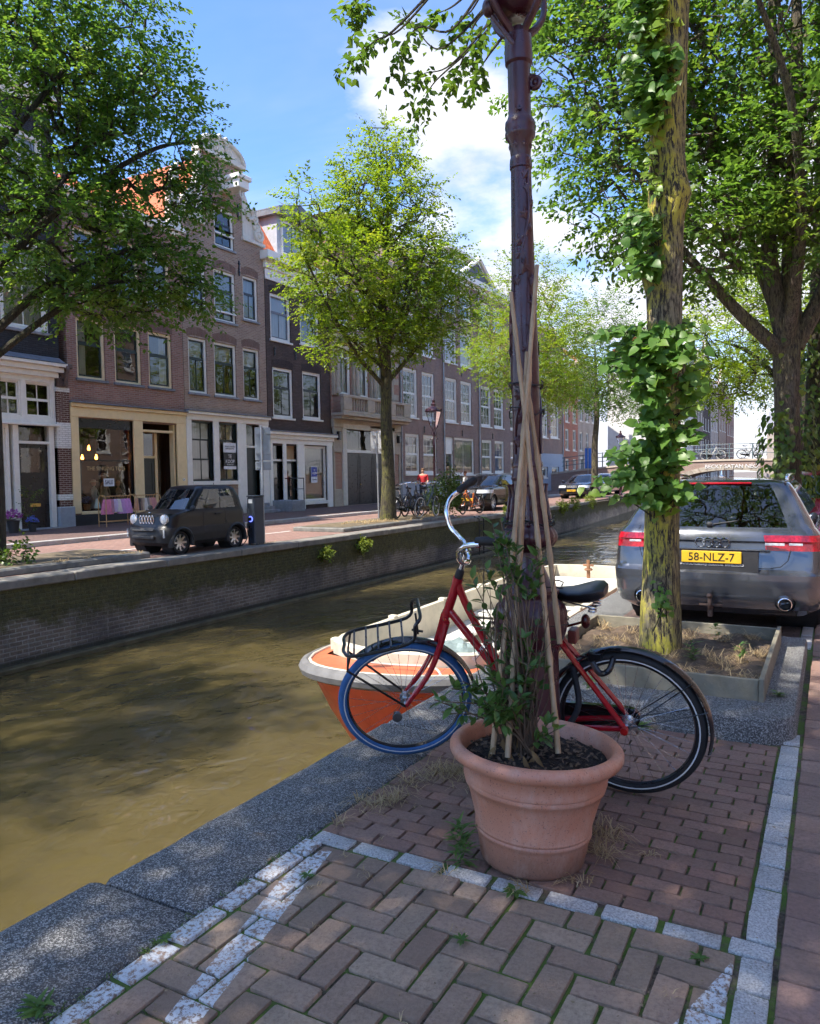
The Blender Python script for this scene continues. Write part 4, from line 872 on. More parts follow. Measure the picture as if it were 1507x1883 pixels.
# row of houses on the far side beyond the bridge, and one closing the view
def far_house(label, x, y, w, h, m, fl, nw, gab=2.2, rz=PI/2): return plain_house('far_house', label, x, y, w, h, m, fl, nw, 3.2, 8, rz, None, WHITE, gab, (1.0,1.7), 'house', True)
far_house('white rendered gabled house nearest beyond the bridge', -13.6, 84, 6, 14.5, BKW, 4, 3)
far_house('grey brick gabled house second beyond the bridge', -13.4, 90, 6, 13.0, BKG, 3, 3)
far_house('dark brick gabled house third beyond the bridge', -13.5, 96, 6.5, 14.5, BK4, 4, 3, 2.6)
far_house('pale brick house fourth beyond the bridge', -13.4, 102.5, 7, 12.5, BKP, 3, 3, 0)
far_house('brown brick house far along the canal beyond the bridge', -13.3, 109.5, 8, 13.5, BK3, 3, 3, 2)
far_house('red brown brick house furthest along the canal row', -13.2, 117.5, 9, 12.5, BK2, 3, 4, 0)
plain_house('far_house', 'pale house with white dormer closing the view above the bridge', -9.0, 132, 12, 8.5, BKP, 2, 4, 3.2, 8, 0, mat('grey_slate', (.2,.2,.22), .7), WHITE, 2.4)
plain_house('glazed_building', 'wide low brick building with large white framed glazing behind the hedge', 3.0, 112, 16, 7.5, BKP, 2, 6, 3.2, 8, 0, mat('grey_slate', (.2,.2,.22), .7), WHITE, 0, (1.7,1.9), 'building')
# opposite houses behind the viewer's side of the street: they show in the window panes
plain_house('opposite_house', 'red brick house across the near street, seen only as reflection', 7.5, 26, 9, 13, BKR, 3, 4, rz=-PI/2, roof=TILE)
plain_house('opposite_house', 'white rendered house across the near street, seen only as reflection', 7.5, 34, 8, 12, BKW, 3, 3, rz=-PI/2)
plain_house('opposite_house', 'brown brick house across the near street, seen only as reflection', 7.5, 44, 10, 13.5, BK3, 3, 4, rz=-PI/2)
plain_house('opposite_house', 'pale brick house across the near street, seen only as reflection', 7.5, 17, 8, 12.5, BKP, 3, 3, rz=-PI/2)
plain_house('opposite_house', 'orange brick house nearest across the street, seen only as reflection', 7.5, 8.5, 8, 13, BK5, 3, 3, rz=-PI/2)
# ------------------------------------------------------------------ foreground: pot, lamp post, bicycle, boat, planter
TERRA = None
t = newmat('terracotta_plastic'); P = t.co.outputs['Object']; sp = t.new('ShaderNodeSeparateXYZ'); t.put(sp.inputs[0], P)
c = t.mix(t.rng(t.noise(P, 4, 4), .3, .7), (.44,.185,.110), (.51,.225,.140))
dz = t.math('ADD', t.rng(sp.outputs[2], 0, .22, .55, 0), t.math('MULTIPLY', t.noise(P, 6, 5, .7), .4)); c = t.mix(t.rng(dz, .34, .75, 0, .85), c, (.15,.09,.066))
c = t.mix(t.rng(t.noise(P, 150, 3), .60, .68, 0, .8), c, (.10,.06,.05)); c = t.mix(t.rng(t.noise(t.map(P,(1,1,.35)), 5, 6, .8), .50, .72, 0, .5), c, (.58,.42,.34))
t.put(t.b.inputs['Base Color'], c); t.b.inputs['Roughness'].default_value = .48; t.put(t.b.inputs['Normal'], t.bump(t.noise(P, 180, 3), .2, .003)); TERRA = t.m
PX, PY = -1.04, 2.84
pot = thing('flower_pot', 'large round terracotta plant pot with ringed sides standing on brick paving', 'pot', (PX,PY,0)); pot.rotation_euler = (rad(-1.5), rad(2.0), 0)
prof = [(.0,.0),(.196,0),(.203,.008),(.208,.02),(.221,.10),(.227,.118),(.231,.122),(.231,.130),(.227,.135),(.231,.139),(.231,.147),(.228,.152),(.260,.275),(.268,.30),(.276,.305),(.279,.315),(.276,.325),(.283,.33),(.284,.345),(.281,.352),(.290,.40),(.296,.405),(.318,.408),(.334,.416),(.342,.432),(.341,.450),(.330,.463),(.312,.468),(.300,.462),(.293,.448),(.288,.40),(.26,.34)]
MB().lathe(prof, 72, cap=False).build('body', TERRA, pot, 50)
t = newmat('potting_soil'); P = t.co.outputs['Object']; c = t.mix(t.rng(t.noise(P, 60, 5, .75), .4, .7), (.012,.009,.007), (.06,.042,.03))
t.put(t.b.inputs['Base Color'], c); t.b.inputs['Roughness'].default_value = 1; t.put(t.b.inputs['Normal'], t.bump(t.noise(P, 70, 5, .8), 1, .02)); PSOIL = t.m
b = MB(); R_ = [[((.288*k/9)*math.cos(a), (.288*k/9)*math.sin(a), .40+.03*(1-(k/9)**2)+random.uniform(-.008,.008)) for a in np.linspace(0,2*PI,40,endpoint=False)] for k in range(1,10)]
b.rings(R_, True, True).build('soil', PSOIL, pot, True)
CHIP = mat('bark_chip', (.10,.065,.04), .9, var=.6, sc=40)
V = []; F = []
for k in range(420):
    a = random.uniform(0,2*PI); q = .275*math.sqrt(random.random()); l = random.uniform(.008,.03); wd = random.uniform(.002,.006); d = random.uniform(0,2*PI); x, y = q*math.cos(a), q*math.sin(a); z = .435-.03*(q/.288)**2+random.uniform(-.002,.008)
    o = len(V); dx, dy = math.cos(d)*l/2, math.sin(d)*l/2; ex, ey = -math.sin(d)*wd, math.cos(d)*wd; tz = random.uniform(-.006,.006)
    V += [(x-dx-ex,y-dy-ey,z-tz),(x+dx-ex,y+dy-ey,z+tz),(x+dx+ex,y+dy+ey,z+tz+.002),(x-dx+ex,y-dy+ey,z-tz+.002)]; F.append((o,o+1,o+2,o+3))
tag(link('mulch', fastmesh('mulch', V, F, CHIP), pot), kind='stuff')
# ---------------- lamp post
t = newmat('oxblood_cast_iron'); P = t.co.outputs['Object']
c = t.mix(t.rng(t.noise(P, 7, 5, .7), .35, .7), (.034,.006,.012), (.062,.013,.021)); c = t.mix(t.rng(t.noise(P, 28, 4), .62, .75, 0, .35), c, (.02,.008,.008))
t.put(t.b.inputs['Base Color'], c); t.put(t.b.inputs['Roughness'], t.rng(t.noise(P, 12, 4), .3, .7, .22, .45)); t.b.inputs['Coat Weight'].default_value = .25
t.put(t.b.inputs['Normal'], t.bump(t.noise(P, 45, 5, .6), .35, .006)); IRON = t.m
LX, LY = -1.19, 3.29
lamp = thing('lamp_post', 'ornate oxblood cast iron street lamp post rising behind the terracotta pot', 'lamp post', (LX,LY,0)); lamp.rotation_euler = (rad(-.6), rad(-1.0), 0); lamp.scale = (.95,.95,1)
def relief(prof, n, k, amp, z0, z1, ph=0):                          # lathe with fluting between z0 and z1
    R = []
    for r, z in prof:
        ring = []
        for i in range(n):
            a = 2*PI*i/n; f = 0
            if z0 <= z <= z1: f = amp*abs(math.sin(k*a/2+ph))*math.sin(PI*min(1,max(0,(z-z0)/(z1-z0))))**.5
            ring.append(((r+f)*math.cos(a),(r+f)*math.sin(a),z))
        R.append(ring)
    return R
def dens(prof, st=.02):
    out = []
    for (r0,z0),(r1,z1) in zip(prof[:-1], prof[1:]):
        m = max(1,int(math.hypot(r1-r0,z1-z0)/st))
        for i in range(m): out.append((r0+(r1-r0)*i/m, z0+(z1-z0)*i/m))
    return out+[prof[-1]]
base_p = [(.17,0),(.17,.04),(.150,.06),(.140,.10),(.133,.3),(.130,.70),(.134,.74),(.150,.765),(.158,.80),(.166,.84),(.166,.90),(.158,.935),(.134,.955),(.128,.965),(.130,.975),(.14,.985),(.14,1.0),(.125,1.015),(.095,1.05),(.073,1.10),(.063,1.15),(.062,1.175)]
MB().rings(relief(dens(base_p,.012), 64, 22, .012, .77, .95), True, True, True).build('base', IRON, lamp, 45)
mid_p = [(.070,1.175),(.085,1.185),(.112,1.20),(.127,1.225),(.129,1.25),(.118,1.275),(.106,1.29),(.098,1.30),(.094,1.33),(.083,1.38),(.077,1.44),(.073,1.50)]
MB().rings(relief(dens(mid_p,.01), 64, 14, .010, 1.19, 1.30), True, True, True).build('bulb', IRON, lamp, 45)
sh_p = [(.073,1.50),(.077,1.505),(.077,1.52),(.072,1.53),(.070,1.56),(.075,1.565),(.075,1.58),(.068,1.59),(.066,1.75),(.066,2.0),(.060,2.3),(.054,2.5),(.048,2.90),(.053,2.905),(.053,2.93),(.050,2.95),(.047,2.955)]
MB().lathe(dens(sh_p,.05), 40).build('shaft', IRON, lamp, 40)
up_p = [(.047,2.955),(.052,3.02),(.070,3.045),(.072,3.06),(.068,3.075),(.072,3.085),(.070,3.11),(.060,3.125),(.055,3.14),(.053,3.16),(.053,3.36),(.064,3.37),(.066,3.40),(.064,3.46),(.062,3.49),(.040,3.50),(.03,3.53)]
MB().lathe(up_p, 40).build('upper_shaft', IRON, lamp, 40)
def leaf_relief(mb, a, z, s, r, tilt=0):                            # raised lobed leaf on the shaft
    pts = [(0,-1),(.35,-.55),(.9,-.35),(.5,-.05),(.8,.4),(.3,.35),(0,1.1),(-.3,.35),(-.8,.4),(-.5,-.05),(-.9,-.35),(-.35,-.55)]
    V = []; ct, st = math.cos(tilt), math.sin(tilt)
    for k, (u, v) in enumerate([(0,0)]+pts):
        u, v = u*ct-v*st, u*st+v*ct; aa = a+u*s/r; rr = r+(.012 if k == 0 else .003)*(s/.035); V.append((rr*math.cos(aa), rr*math.sin(aa), z+v*s))
    mb.add(V, [(0,i,i % 12+1) for i in range(1,13)])
b = MB(); fa = math.atan2(-LY,-LX)                                  # direction to the viewer's side of the post
rg = random.Random(5)
for z0, z1, a0, tw in ((1.62,2.42,fa-1.0,2.2),(1.62,2.42,fa+1.2,2.0),(1.62,2.42,fa+3.2,2.2),(2.42,2.88,fa-.2,1.1)):
    zs = np.linspace(z0,z1,40); pr_ = np.interp(zs,[q[1] for q in sh_p],[q[0] for q in sh_p]); an = a0+tw*(zs-z0)/(z1-z0)+.15*np.sin(zs*17)
    b.tube([((r+.004)*math.cos(a),(r+.004)*math.sin(a),z) for r,a,z in zip(pr_,an,zs)], .007, 6)
    for k in range(3,39,5): leaf_relief(b, an[k]+rg.uniform(-.35,.35), zs[k], rg.uniform(.026,.040), pr_[k]+.002, rg.uniform(-.8,.8))
b.build('vine_relief', IRON, lamp)
b = MB()
for k in range(7):
    a = fa+2*PI*k/7
    b.tube(spline([((.098+.006)*math.cos(a),(.098+.006)*math.sin(a),1.30),(.098*math.cos(a),.098*math.sin(a),1.36),(.088*math.cos(a),.088*math.sin(a),1.43),(.092*math.cos(a),.092*math.sin(a),1.485)],4), [.012]*4+[.010]*4+[.007]*4+[.010], 6)
    for z in (1.33,1.38,1.43): leaf_relief(b, a, z, .03, float(np.interp(z,[q[1] for q in mid_p],[q[0] for q in mid_p]))+.001)
    leaf_relief(b, a+.4, 3.0, .018, .051)
b.build('acanthus_leaf', IRON, lamp)
b = MB(); fr_ = Vector((-LX,-LY,0)).normalized(); sd_ = Vector((-fr_.y, fr_.x, 0))
sdv = -sd_ if (sd_.x*0.87+sd_.y*0.48) < 0 else sd_                   # towards the right of the street
for k in range(4):                                                  # lantern arms
    a = math.atan2(fr_.y,fr_.x)+.75+k*PI/2; d = np.array((math.cos(a),math.sin(a)))
    pts = spline([(*(d*.03),3.46),(*(d*.05),3.505),(*(d*.115),3.56),(*(d*.165),3.63),(*(d*.168),3.71),(*(d*.135),3.80)],6); b.tube(pts, np.linspace(.021,.013,len(pts)), 8)
b.build('lantern_arm', IRON, lamp, True)
b = MB(); q = fr_*.06-sdv*.13; b.tube([tuple(-sdv*.02+fr_*.055+Vector((0,0,3.43))), tuple(q+Vector((0,0,3.58)))],.010,8); b.ball((q.x,q.y,3.60),(.034,.034,.042),16,12); b.build('finial_ball', IRON, lamp, True)
b = MB(); q = sdv*.075; b.torus((q.x,q.y,3.28),.022,.013,18,8,'y'); b.ball((q.x,q.y,3.28),.014,8,6); b.tube([(sdv.x*.05,sdv.y*.05,3.31),(q.x,q.y,3.31)],.01,6); b.build('scroll_bracket', IRON, lamp, True)
b = MB(); b.lathe([(.03,3.575),(.075,3.585),(.112,3.625),(.118,3.66)], 28, cap=True); b.build('lantern_bowl', IRON, lamp, True)
b = MB(); b.lathe([(.112,3.66),(.15,4.2),(.16,4.35)], 4, cap=False); b.build('lantern_glass', glassmat('lamp_glass', (.9,.92,.95)), lamp)
b = MB(); b.lathe([(.17,4.35),(.17,4.38),(.10,4.5),(.06,4.55),(.03,4.66),(.0,4.70)], 12); b.build('lantern_cap', IRON, lamp, True)
b = MB(); b.lathe([(0,0),(.012,0),(.012,.008),(.004,.008),(.004,.003),(0,.003)],12,(0,0,0)); M_ = Matrix.Translation(Vector((fr_.x*.055,fr_.y*.055,3.155)))@fr_.to_track_quat('Z','Y').to_matrix().to_4x4(); b.xf(M_); b.build('bolt', IRON, lamp)
# ---------------- bamboo stakes tied to the post
t = newmat('bamboo'); P = t.co.outputs['Object']; c = t.mix(t.rng(t.noise(t.map(P,(6,6,1.5)), 5, 4), .3, .7), (.30,.19,.095), (.47,.33,.19))
c = t.mix(t.rng(t.noise(P, 35, 4), .6, .75, 0, .5), c, (.16,.10,.06)); t.put(t.b.inputs['Base Color'], c); t.b.inputs['Roughness'].default_value = .5; BAM = t.m
def stake(p0, p1, label, r=.0115):
    p0, p1 = np.array(p0), np.array(p1); L = np.linalg.norm(p1-p0); n = int(L/.045); m = MB(); P_ = []; rr = []
    side = unit(np.cross(p1-p0,(1,0,.3))); nxt = .12
    for k in range(n+1):
        s_ = L*k/n; bow = .018*math.sin(PI*k/n); P_.append((p1-p0)*k/n+side*bow); q = r*(1-.22*k/n)
        if s_ > nxt: nxt += random.uniform(.2,.28); q *= 1.28
        rr.append(q)
    m.tube(P_, rr, 9); o = m.build('bamboo_stake', BAM, None, 40, tuple(p0)); return tag(o, label, 'stake', 'bamboo stakes tied against the lamp post')
import types
def at(px, py, d):                                                  # point on a sight line at depth d, used to measure positions
    v = _F+_R*((px-753.5)/1400)+_U*((941.5-py)/1400); return np.array((v.x*d, v.y*d, 1.53+v.z*d))
stake(at(905,1386,2.98), at(987,488,3.35), 'tallest bamboo stake, leaning right, planted at the left of the pot')
stake(at(933,1393,2.93), at(968,648,3.36), 'bamboo stake second from the left in the pot soil')
stake(at(1026,1385,2.98), at(939,538,3.33), 'bamboo stake planted at the right of the pot, leaning left above the ties')
stake(at(1029,1184,3.24), at(966,690,3.30), 'short bamboo stake ending beside the saddle, right of the others')
stake(at(938,1300,3.22), at(975,660,3.30), 'thin bamboo stake hidden behind the two left stakes', .009)
WIRE = mat('black_wire', (.01,.01,.011), .4, var=.2)
def wire(z, R_, n, label, jig=.02, d=None, sq=1.0):
    m = MB(); q = lamp.matrix_basis@Vector((0,0,z)); c0 = Vector((q.x,q.y,z)); pts = []
    for k in range(n*16+1):
        a = 2*PI*k/16; f = 1.0+(.28 if math.cos(a-fa) > .55 else 0); pts.append((R_*f*math.cos(a)+random.uniform(-jig,jig)*.25, R_*f*math.sin(a)+random.uniform(-jig,jig)*.25, random.uniform(-jig,jig)+.012*math.sin(a*1.3+z)))
    m.tube(pts, .0032, 5); o = m.build('wire_tie', WIRE, None, True, tuple(c0)); return tag(o, label, 'wire')
wire(1.315, .118, 3, 'tangle of black wire binding stakes above the bulb of the post', .022)
wire(1.93, .078, 2, 'black wire tie round the stakes where they cross', .012)
wire(1.80, .080, 1, 'thin dark wire with loose ends below the crossing of the stakes', .02)
wire(1.02, .15, 1, 'black wire round stakes just above the fluted collar of the post', .01); wire(.86, .175, 1, 'black wire round stakes at the fluted collar of the post', .008)
# ---------------- bicycle
RED = mat('red_enamel', (.40,.006,.014), .22, var=.06, coat=.7); BLUET = mat('blue_tyre', (.035,.12,.30), .85, var=.2, bump=.5, bsc=70)
BLKG = mat('black_gloss', (.010,.010,.011), .12, var=.1, coat=.6); WHT = mat('reflex_white', (.62,.62,.60), .5, var=.05); STEEL = mat('spoke_steel', (.55,.56,.58), .25, .9)
RW = .352; AX = np.array((-.375,0,.927)); TT = np.array((.80,0,1.02)); FA0 = np.array((1.15,0,RW))
def rot_about(p, k, a): return np.array(Matrix.Translation(Vector(p))@Matrix.Rotation(a,4,Vector(k))@Matrix.Translation(-Vector(p)))
def bike_wheel(root, c, M, tyre, rimm, seg=64, spokes=32, stripe=True, hub=.05, tread=None):
    m = MB(); m.torus(c, .308, .011, seg, 6, 'y', ry=.014); m.xf(M); wh = m.build('wheel', rimm, root, True)
    m = MB(); m.torus(c, RW-.024, .026, seg, 10, 'y', ry=.025); m.xf(M); m.build('tyre', tyre, wh, True)
    if stripe:
        m = MB(); m.torus((c[0],c[1]+.0235,c[2]), RW-.030, .0035, seg, 4, 'y', ry=.0012); m.torus((c[0],c[1]-.0235,c[2]), RW-.030, .0035, seg, 4, 'y', ry=.0012); m.xf(M); m.build('reflective_stripe', WHT, wh, True)
    m = MB()
    for k in range(spokes):
        a = 2*PI*k/spokes; sg = 1 if k % 2 else -1; a2 = a+(.5 if (k//2) % 2 else -.5)
        m.tube([(c[0]+.022*math.cos(a2),c[1]+sg*.028,c[2]+.022*math.sin(a2)),(c[0]+.302*math.cos(a),c[1],c[2]+.302*math.sin(a))], .0013, 3, False)
    m.xf(M); m.build('spokes', STEEL, wh)
    m = MB(); m.lathe([(0,-.055),(.012,-.055),(.012,-.035),(.03,-.03),(.03,-.02),(.018,-.015),(.018,.015),(.03,.02),(.03,.03),(.012,.035),(.012,.055),(0,.055)],14,tuple(c),'y'); m.xf(M); m.build('hub', STEEL, wh, True)
    return wh
def mirror_tubes(m, pts, r, y0, y1=None, n=8):
    for s_ in (1,-1): m.tube([(p[0], s_*(y0 if y1 is None else y0+(y1-y0)*k/(len(pts)-1)), p[1]) for k, p in enumerate(pts)], r, n)
def bicycle(root, frame=RED, steer=0, tyref=None, tyrer=None, detail=True, carrier=True, seg=64, sp=32, rear_rack=False, guard=BLKG, bar='up'):
    I = np.eye(4); Ms = rot_about(TT, AX/np.linalg.norm(AX), steer); cb = lambda *p: np.array(p)
    bike_wheel(root, (0,0,RW), I, tyrer or RUBBER, BLACKM, seg, sp, detail); bike_wheel(root, tuple(FA0), Ms, tyref or RUBBER, BLACKM, seg, sp, detail)
    hb = TT-AX*.21; m = MB()                                         # frame
    m.tube([hb, TT], .024, 12); m.tube([hb-AX*.004,hb+AX*.02],.027,12); m.tube([TT-AX*.02,TT+AX*.003],.027,12)
    p = lambda a: [(x,0,z) for x,z in a]
    m.tube(spline(p([(.805,.995),(.775,.90),(.72,.78),(.62,.60),(.475,.43)]),6), .0195, 10); m.tube(spline(p([(.865,.85),(.78,.74),(.64,.56),(.47,.29)]),6), .0205, 10)
    m.tube([(.47,0,.29),(.33,0,.82)], .018, 10); m.tube([(.47,-.04,.29),(.47,.04,.29)], .024, 10)
    mirror_tubes(m, [(.335,.79),(.0,RW)], .0135, .02, .062); mirror_tubes(m, [(.45,.29),(.0,RW)], .0135, .03, .062)
    m.build('frame', frame, root, True)
    m = MB(); cr = hb-AX*.02; m.tube([hb,cr], .018, 8); m.tube([cr+np.array((0,-.045,0)),cr+np.array((0,.045,0))], .016, 8)
    for s_ in (1,-1): m.tube(spline([cr+np.array((0,s_*.045,.0)), cr+np.array((.06,s_*.05,-.16)), cr+np.array((.135,s_*.054,-.30)), FA0+np.array((0,s_*.058,0))],5), np.linspace(.0185,.013,16), 8)
    m.xf(Ms); m.build('fork', frame, root, True)
    m = MB(); cl = TT+AX*.15; m.tube([TT, cl], .012, 10); m.tube([cl+np.array((.0,-.045,.01)), cl+np.array((0,.045,.01))], .021, 10)
    if bar == 'up':
        for s_ in (1,-1): m.tube(spline([cl+np.array((0,0,.01)), cl+np.array((0,s_*.06,.01)), cl+np.array((.012,s_*.14,.012)), cl+np.array((.05,s_*.20,.05)), cl+np.array((.06,s_*.25,.12)), cl+np.array((.03,s_*.30,.17)), cl+np.array((-.03,s_*.345,.19))],6), .0125, 9)
    else:
        for s_ in (1,-1): m.tube(spline([cl, cl+np.array((.02,s_*.2,.01)), cl+np.array((-.03,s_*.28,.01)), cl+np.array((-.12,s_*.29,.0))],5), .011, 7)
    m.xf(Ms); m.build('handlebar', CHROME, root, True)
    e = np.array((-.075,.37,.21)) if bar == 'up' else np.array((-.14,.29,0))
    for s_ in (1,-1):
        m = MB(); a = e*np.array((1,s_,1)); f = np.array((.02,.0,.012)) if bar == 'up' else np.array((0,0,0))
        m.tube([cl+a+(np.array((.055,-.045*s_,-.012)) if bar == 'up' else np.array((.09,-.01*s_,.008))), cl+a, cl+a+(np.array((-.04,.03*s_,.006)) if bar == 'up' else np.array((-.06,.004*s_,-.012)))], [.019,.021,.02], 10); m.xf(Ms); m.build('grip', RUBBER, root, True)
    m = MB(); m.lathe([(0,0),(.022,0),(.022,.035),(.016,.05),(0,.05)],12); m.xf(np.array(Matrix.Translation(Vector(TT))@Vector(AX).to_track_quat('Z','Y').to_matrix().to_4x4())); m.build('headset', RUBBER, root, True)
    m = MB(); m.tube([(.33,0,.80),(.285,0,.955)], .0135, 10); m.build('seat_post', CHROME, root, True)
    # saddle: lofted sections from nose to tail
    R_ = []
    for x, hw, zt, dp in ((.425,.008,.985,.018),(.41,.022,.992,.035),(.36,.028,.992,.045),(.30,.04,.985,.05),(.24,.072,.985,.06),(.18,.10,.997,.075),(.14,.105,1.008,.085),(.10,.095,1.012,.07),(.075,.06,1.005,.04)):
        R_.append([(x, hw*math.cos(a), zt+(.012*math.sin(a) if math.sin(a) > 0 else dp*math.sin(a)*(.6+.4*abs(math.cos(a))))) for a in np.linspace(0,2*PI,18,endpoint=False)])
    m = MB(); m.rings(R_, True, True, True); m.build('saddle', mat('saddle_vinyl', (.012,.012,.014), .38, var=.15), root, True)
    if detail:
        m = MB()
        for s_ in (1,-1): m.tube(spline([(.37,s_*.02,.955),(.28,s_*.025,.945),(.16,s_*.05,.93),(.12,s_*.055,.94)],4), .004, 6)
        for s_ in (1,-1): m.torus((.13,s_*.045,.925), .018, .004, 12, 5, 'z'); m.torus((.13,s_*.045,.91), .018, .004, 12, 5, 'z')
        m.build('saddle_springs', STEEL, root, True)
    m = MB()
    def guard_arc(c, a0, a1, R__=RW+.028, hw=.028):
        rows = []
        for a in np.linspace(a0,a1,34): rows.append([(c[0]+(R__-.012*(y/hw)**2)*math.cos(a), y, c[2]+(R__-.012*(y/hw)**2)*math.sin(a)) for y in np.linspace(-hw,hw,7)])
        rows2 = [[(x+(c[0]-x)*.012, y, z+(c[2]-z)*.012) for x,y,z in r_] for r_ in rows]
        m.rings([r1+r2[::-1] for r1, r2 in zip(rows,rows2)], True, True, True)
    guard_arc((0,0,RW), rad(5), rad(195)); mg = m.build('rear_mudguard', guard, root, True)
    st = MB(); mirror_tubes(st, [(0,RW),(-.355,RW+.11)][::1], .0028, .06, .03, 5); mirror_tubes(st, [(0,RW),(-.29,RW+.24)], .0028, .06, .03, 5); st.build('stay', BLACKM, mg)
    m = MB(); guard_arc(FA0, rad(55), rad(175)); m.xf(Ms); m.build('front_mudguard', guard, root, True)
    # chain case, cranks, pedals
    m = MB(); pts = [(.47+.10*math.cos(a), .29+.10*math.sin(a)) for a in np.linspace(-PI/2,PI/2,10)]+[(0+.05*math.cos(a), RW+.05*math.sin(a)) for a in np.linspace(PI/2,3*PI/2,8)]
    m.poly([(x,z) for x,z in pts], -.075, -.052); m.build('chain_case', BLKG, root, True)
    m = MB(); m.tube([(.47,-.085,.29),(.56,-.09,.15)], .009, 6); m.tube([(.47,.06,.29),(.38,.07,.43)], .009, 6); m.tube([(.47,-.085,.29),(.47,.065,.29)], .012, 8); m.build('crank', STEEL, root)
    for x, y, z in ((.56,-.14,.15),(.38,.12,.43)): MB().cbox(x-.045,x+.045,y-.045,y+.045,z-.012,z+.012,.005).build('pedal', RUBBER, root)
    if carrier:                                                       # front carrier over the wheel
        m = MB(); zt = RW*2+.062; xa, xb = FA0[0]-.135, FA0[0]+.265; hw = .125; zt2 = zt-.03
        m.tube(spline([(xa,-hw+.03,zt+.115),(xa+.03,-hw,zt+.09),(xa+.07,-hw,zt),(xb-.06,-hw,zt2),(xb,-hw+.05,zt2-.0),(xb,0,zt2),(xb,hw-.05,zt2),(xb-.06,hw,zt2),(xa+.07,hw,zt),(xa+.03,hw,zt+.09),(xa,hw-.03,zt+.115),(xa,0,zt+.12),(xa,-hw+.03,zt+.115)],6), .009, 8)
        for k in range(5): x = xa+.10+(xb-xa-.15)*k/4; z = zt+(zt2-zt)*k/4; m.tube([(x,-hw,z),(x,hw,z)], .005, 6)
        m.tube([(xa+.02,0,zt+.09),(xa+.02,0,zt-.03)], .006, 6)
        mirror_tubes(m, [(xb-.03,zt2),(xb-.0,zt2-.10),(FA0[0],RW)], .0065, .12, .065, 7); m.tube([(xb-.005,-.105,zt2-.085),(xb-.005,.105,zt2-.085)], .006, 6)
        m.tube([(xa+.05,0,zt),(FA0[0]-.14,0,zt-.02)], .006, 6); m.xf(Ms); m.build('front_carrier', BLACKM, root, True)
    if rear_rack:
        m = MB(); z = .76
        for y in (-.06,0,.06): m.tube([(.22,y*.5,z+.01),(.1,y,z),(-.3,y,z)], .005, 5)
        m.tube([(-.3,-.06,z),(-.3,.06,z)], .005, 5); mirror_tubes(m, [(-.25,z),(0,RW)], .005, .06, .065, 5); m.build('rear_rack', BLACKM, root)
bk = thing('bicycle', 'red step-through bicycle with blue front tyre and black front carrier, leaning on the lamp post', 'bicycle', (-.83,3.615,.012)); bk.rotation_mode = 'ZYX' ; bk.rotation_mode = 'XYZ'
bk.rotation_euler = (Matrix.Rotation(rad(183.1),4,'Z')@Matrix.Rotation(rad(-9.36),4,'X')).to_euler('XYZ')
bicycle(bk, RED, rad(30), BLUET, RUBBER)
m = MB(); m.tube(spline([(.14,.055,.66),(.10,.075,.62),(.06,.07,.64),(.05,.0,.68),(.06,-.07,.64),(.10,-.075,.62),(.14,-.055,.66)],5), .014, 8); m.cbox(.10,.17,-.03,.03,.655,.70,.008); m.build('ring_lock', BLACKM, bk, True)
m = MB(); m.cbox(.215,.255,-.035,.035,.735,.80,.006); m.build('rear_lamp', mat('brown_lamp', (.16,.04,.03), .35), bk)
m = MB(); m.tube([(.29,0,.80),(.19,0,.835)], .006, 6); m.ball((.175,.0,.84),(.022,.03,.035),10,8); m.build('reflector', mat('dark_red_reflector', (.07,.008,.008), .25), bk, True)
m = MB(); m.lathe([(0,.058),(.016,.058),(.018,.075),(.017,.095),(0,.097)],12,(0,0,RW),'y'); m.build('axle_cap', mat('red_cap', (.45,.01,.01), .3), bk, True)
m = MB(); m.lathe([(0,.03),(.02,.03),(.026,.045),(.026,.06),(0,.065)],14,(FA0[0]+.05,.075,FA0[2]-.01),'y'); m.xf(rot_about(TT,AX,rad(30))); m.build('dynamo_cap', mat('grey_cap', (.2,.21,.22), .3, .8), bk, True)
text('lettering', 'SWAPFIETS', .03, mat('frame_letter', (.75,.72,.70), .5), bk, (.70,.0185,.655), (PI/2,rad(-53),PI), .0005)
lk = MB(); lk.tube(spline([(-1.06,3.47,.62),(-1.02,3.42,.45),(-1.07,3.28,.36),(-1.2,3.12,.35),(-1.37,3.2,.38),(-1.40,3.38,.42),(-1.25,3.50,.46),(-1.12,3.50,.58),(-1.06,3.47,.62)],7), .015, 8)
tag(lk.build('chain_lock', mat('lock_sleeve', (.014,.014,.016), .8, var=.3, bump=.4, bsc=90), None, True), 'black fabric covered chain lock looped round lamp post and bicycle', 'lock')
# ---------------- shrub in the pot
LEAFP = leafmat('glossy_leaf', (.042,.10,.024), (.10,.18,.04), (.18,.27,.06), .28, .25, .58)
STEM = mat('brown_stem', (.10,.065,.04), .8, var=.4, sc=20)
def oval_leaf(base, d, n, L, W, V, F, fold=.25, curl=.12, heart=False):
    """one leaf as 12 triangles: pointed oval with folded midrib"""
    d = unit(d); s_ = unit(np.cross(n, d)); n = np.cross(d, s_); o = len(V)
    prof = ((0,.0),(.18,.62),(.42,1.),(.68,.78),(.88,.36),(1,0)) if not heart else ((.03,.0),(-.05,.36),(-.02,.7),(.12,.94),(.3,1.),(.5,.87),(.7,.56),(.88,.22),(1.06,0))
    for u, w_ in prof:
        c = base+d*L*u+n*(-curl*L*u*u); 
        V.append(c); V.append(c+s_*W*w_*.5+n*W*w_*fold*.5); V.append(c-s_*W*w_*.5+n*W*w_*fold*.5)
    for k in range(len(prof)-1):
        a = o+3*k; F += [(a,a+1,a+4,a+3),(a,a+3,a+5,a+2)]
shrub = thing('shrub', 'straggly green shrub with glossy leaves and bare twigs growing in the terracotta pot', 'shrub', (PX-.03,PY-.02,.42))
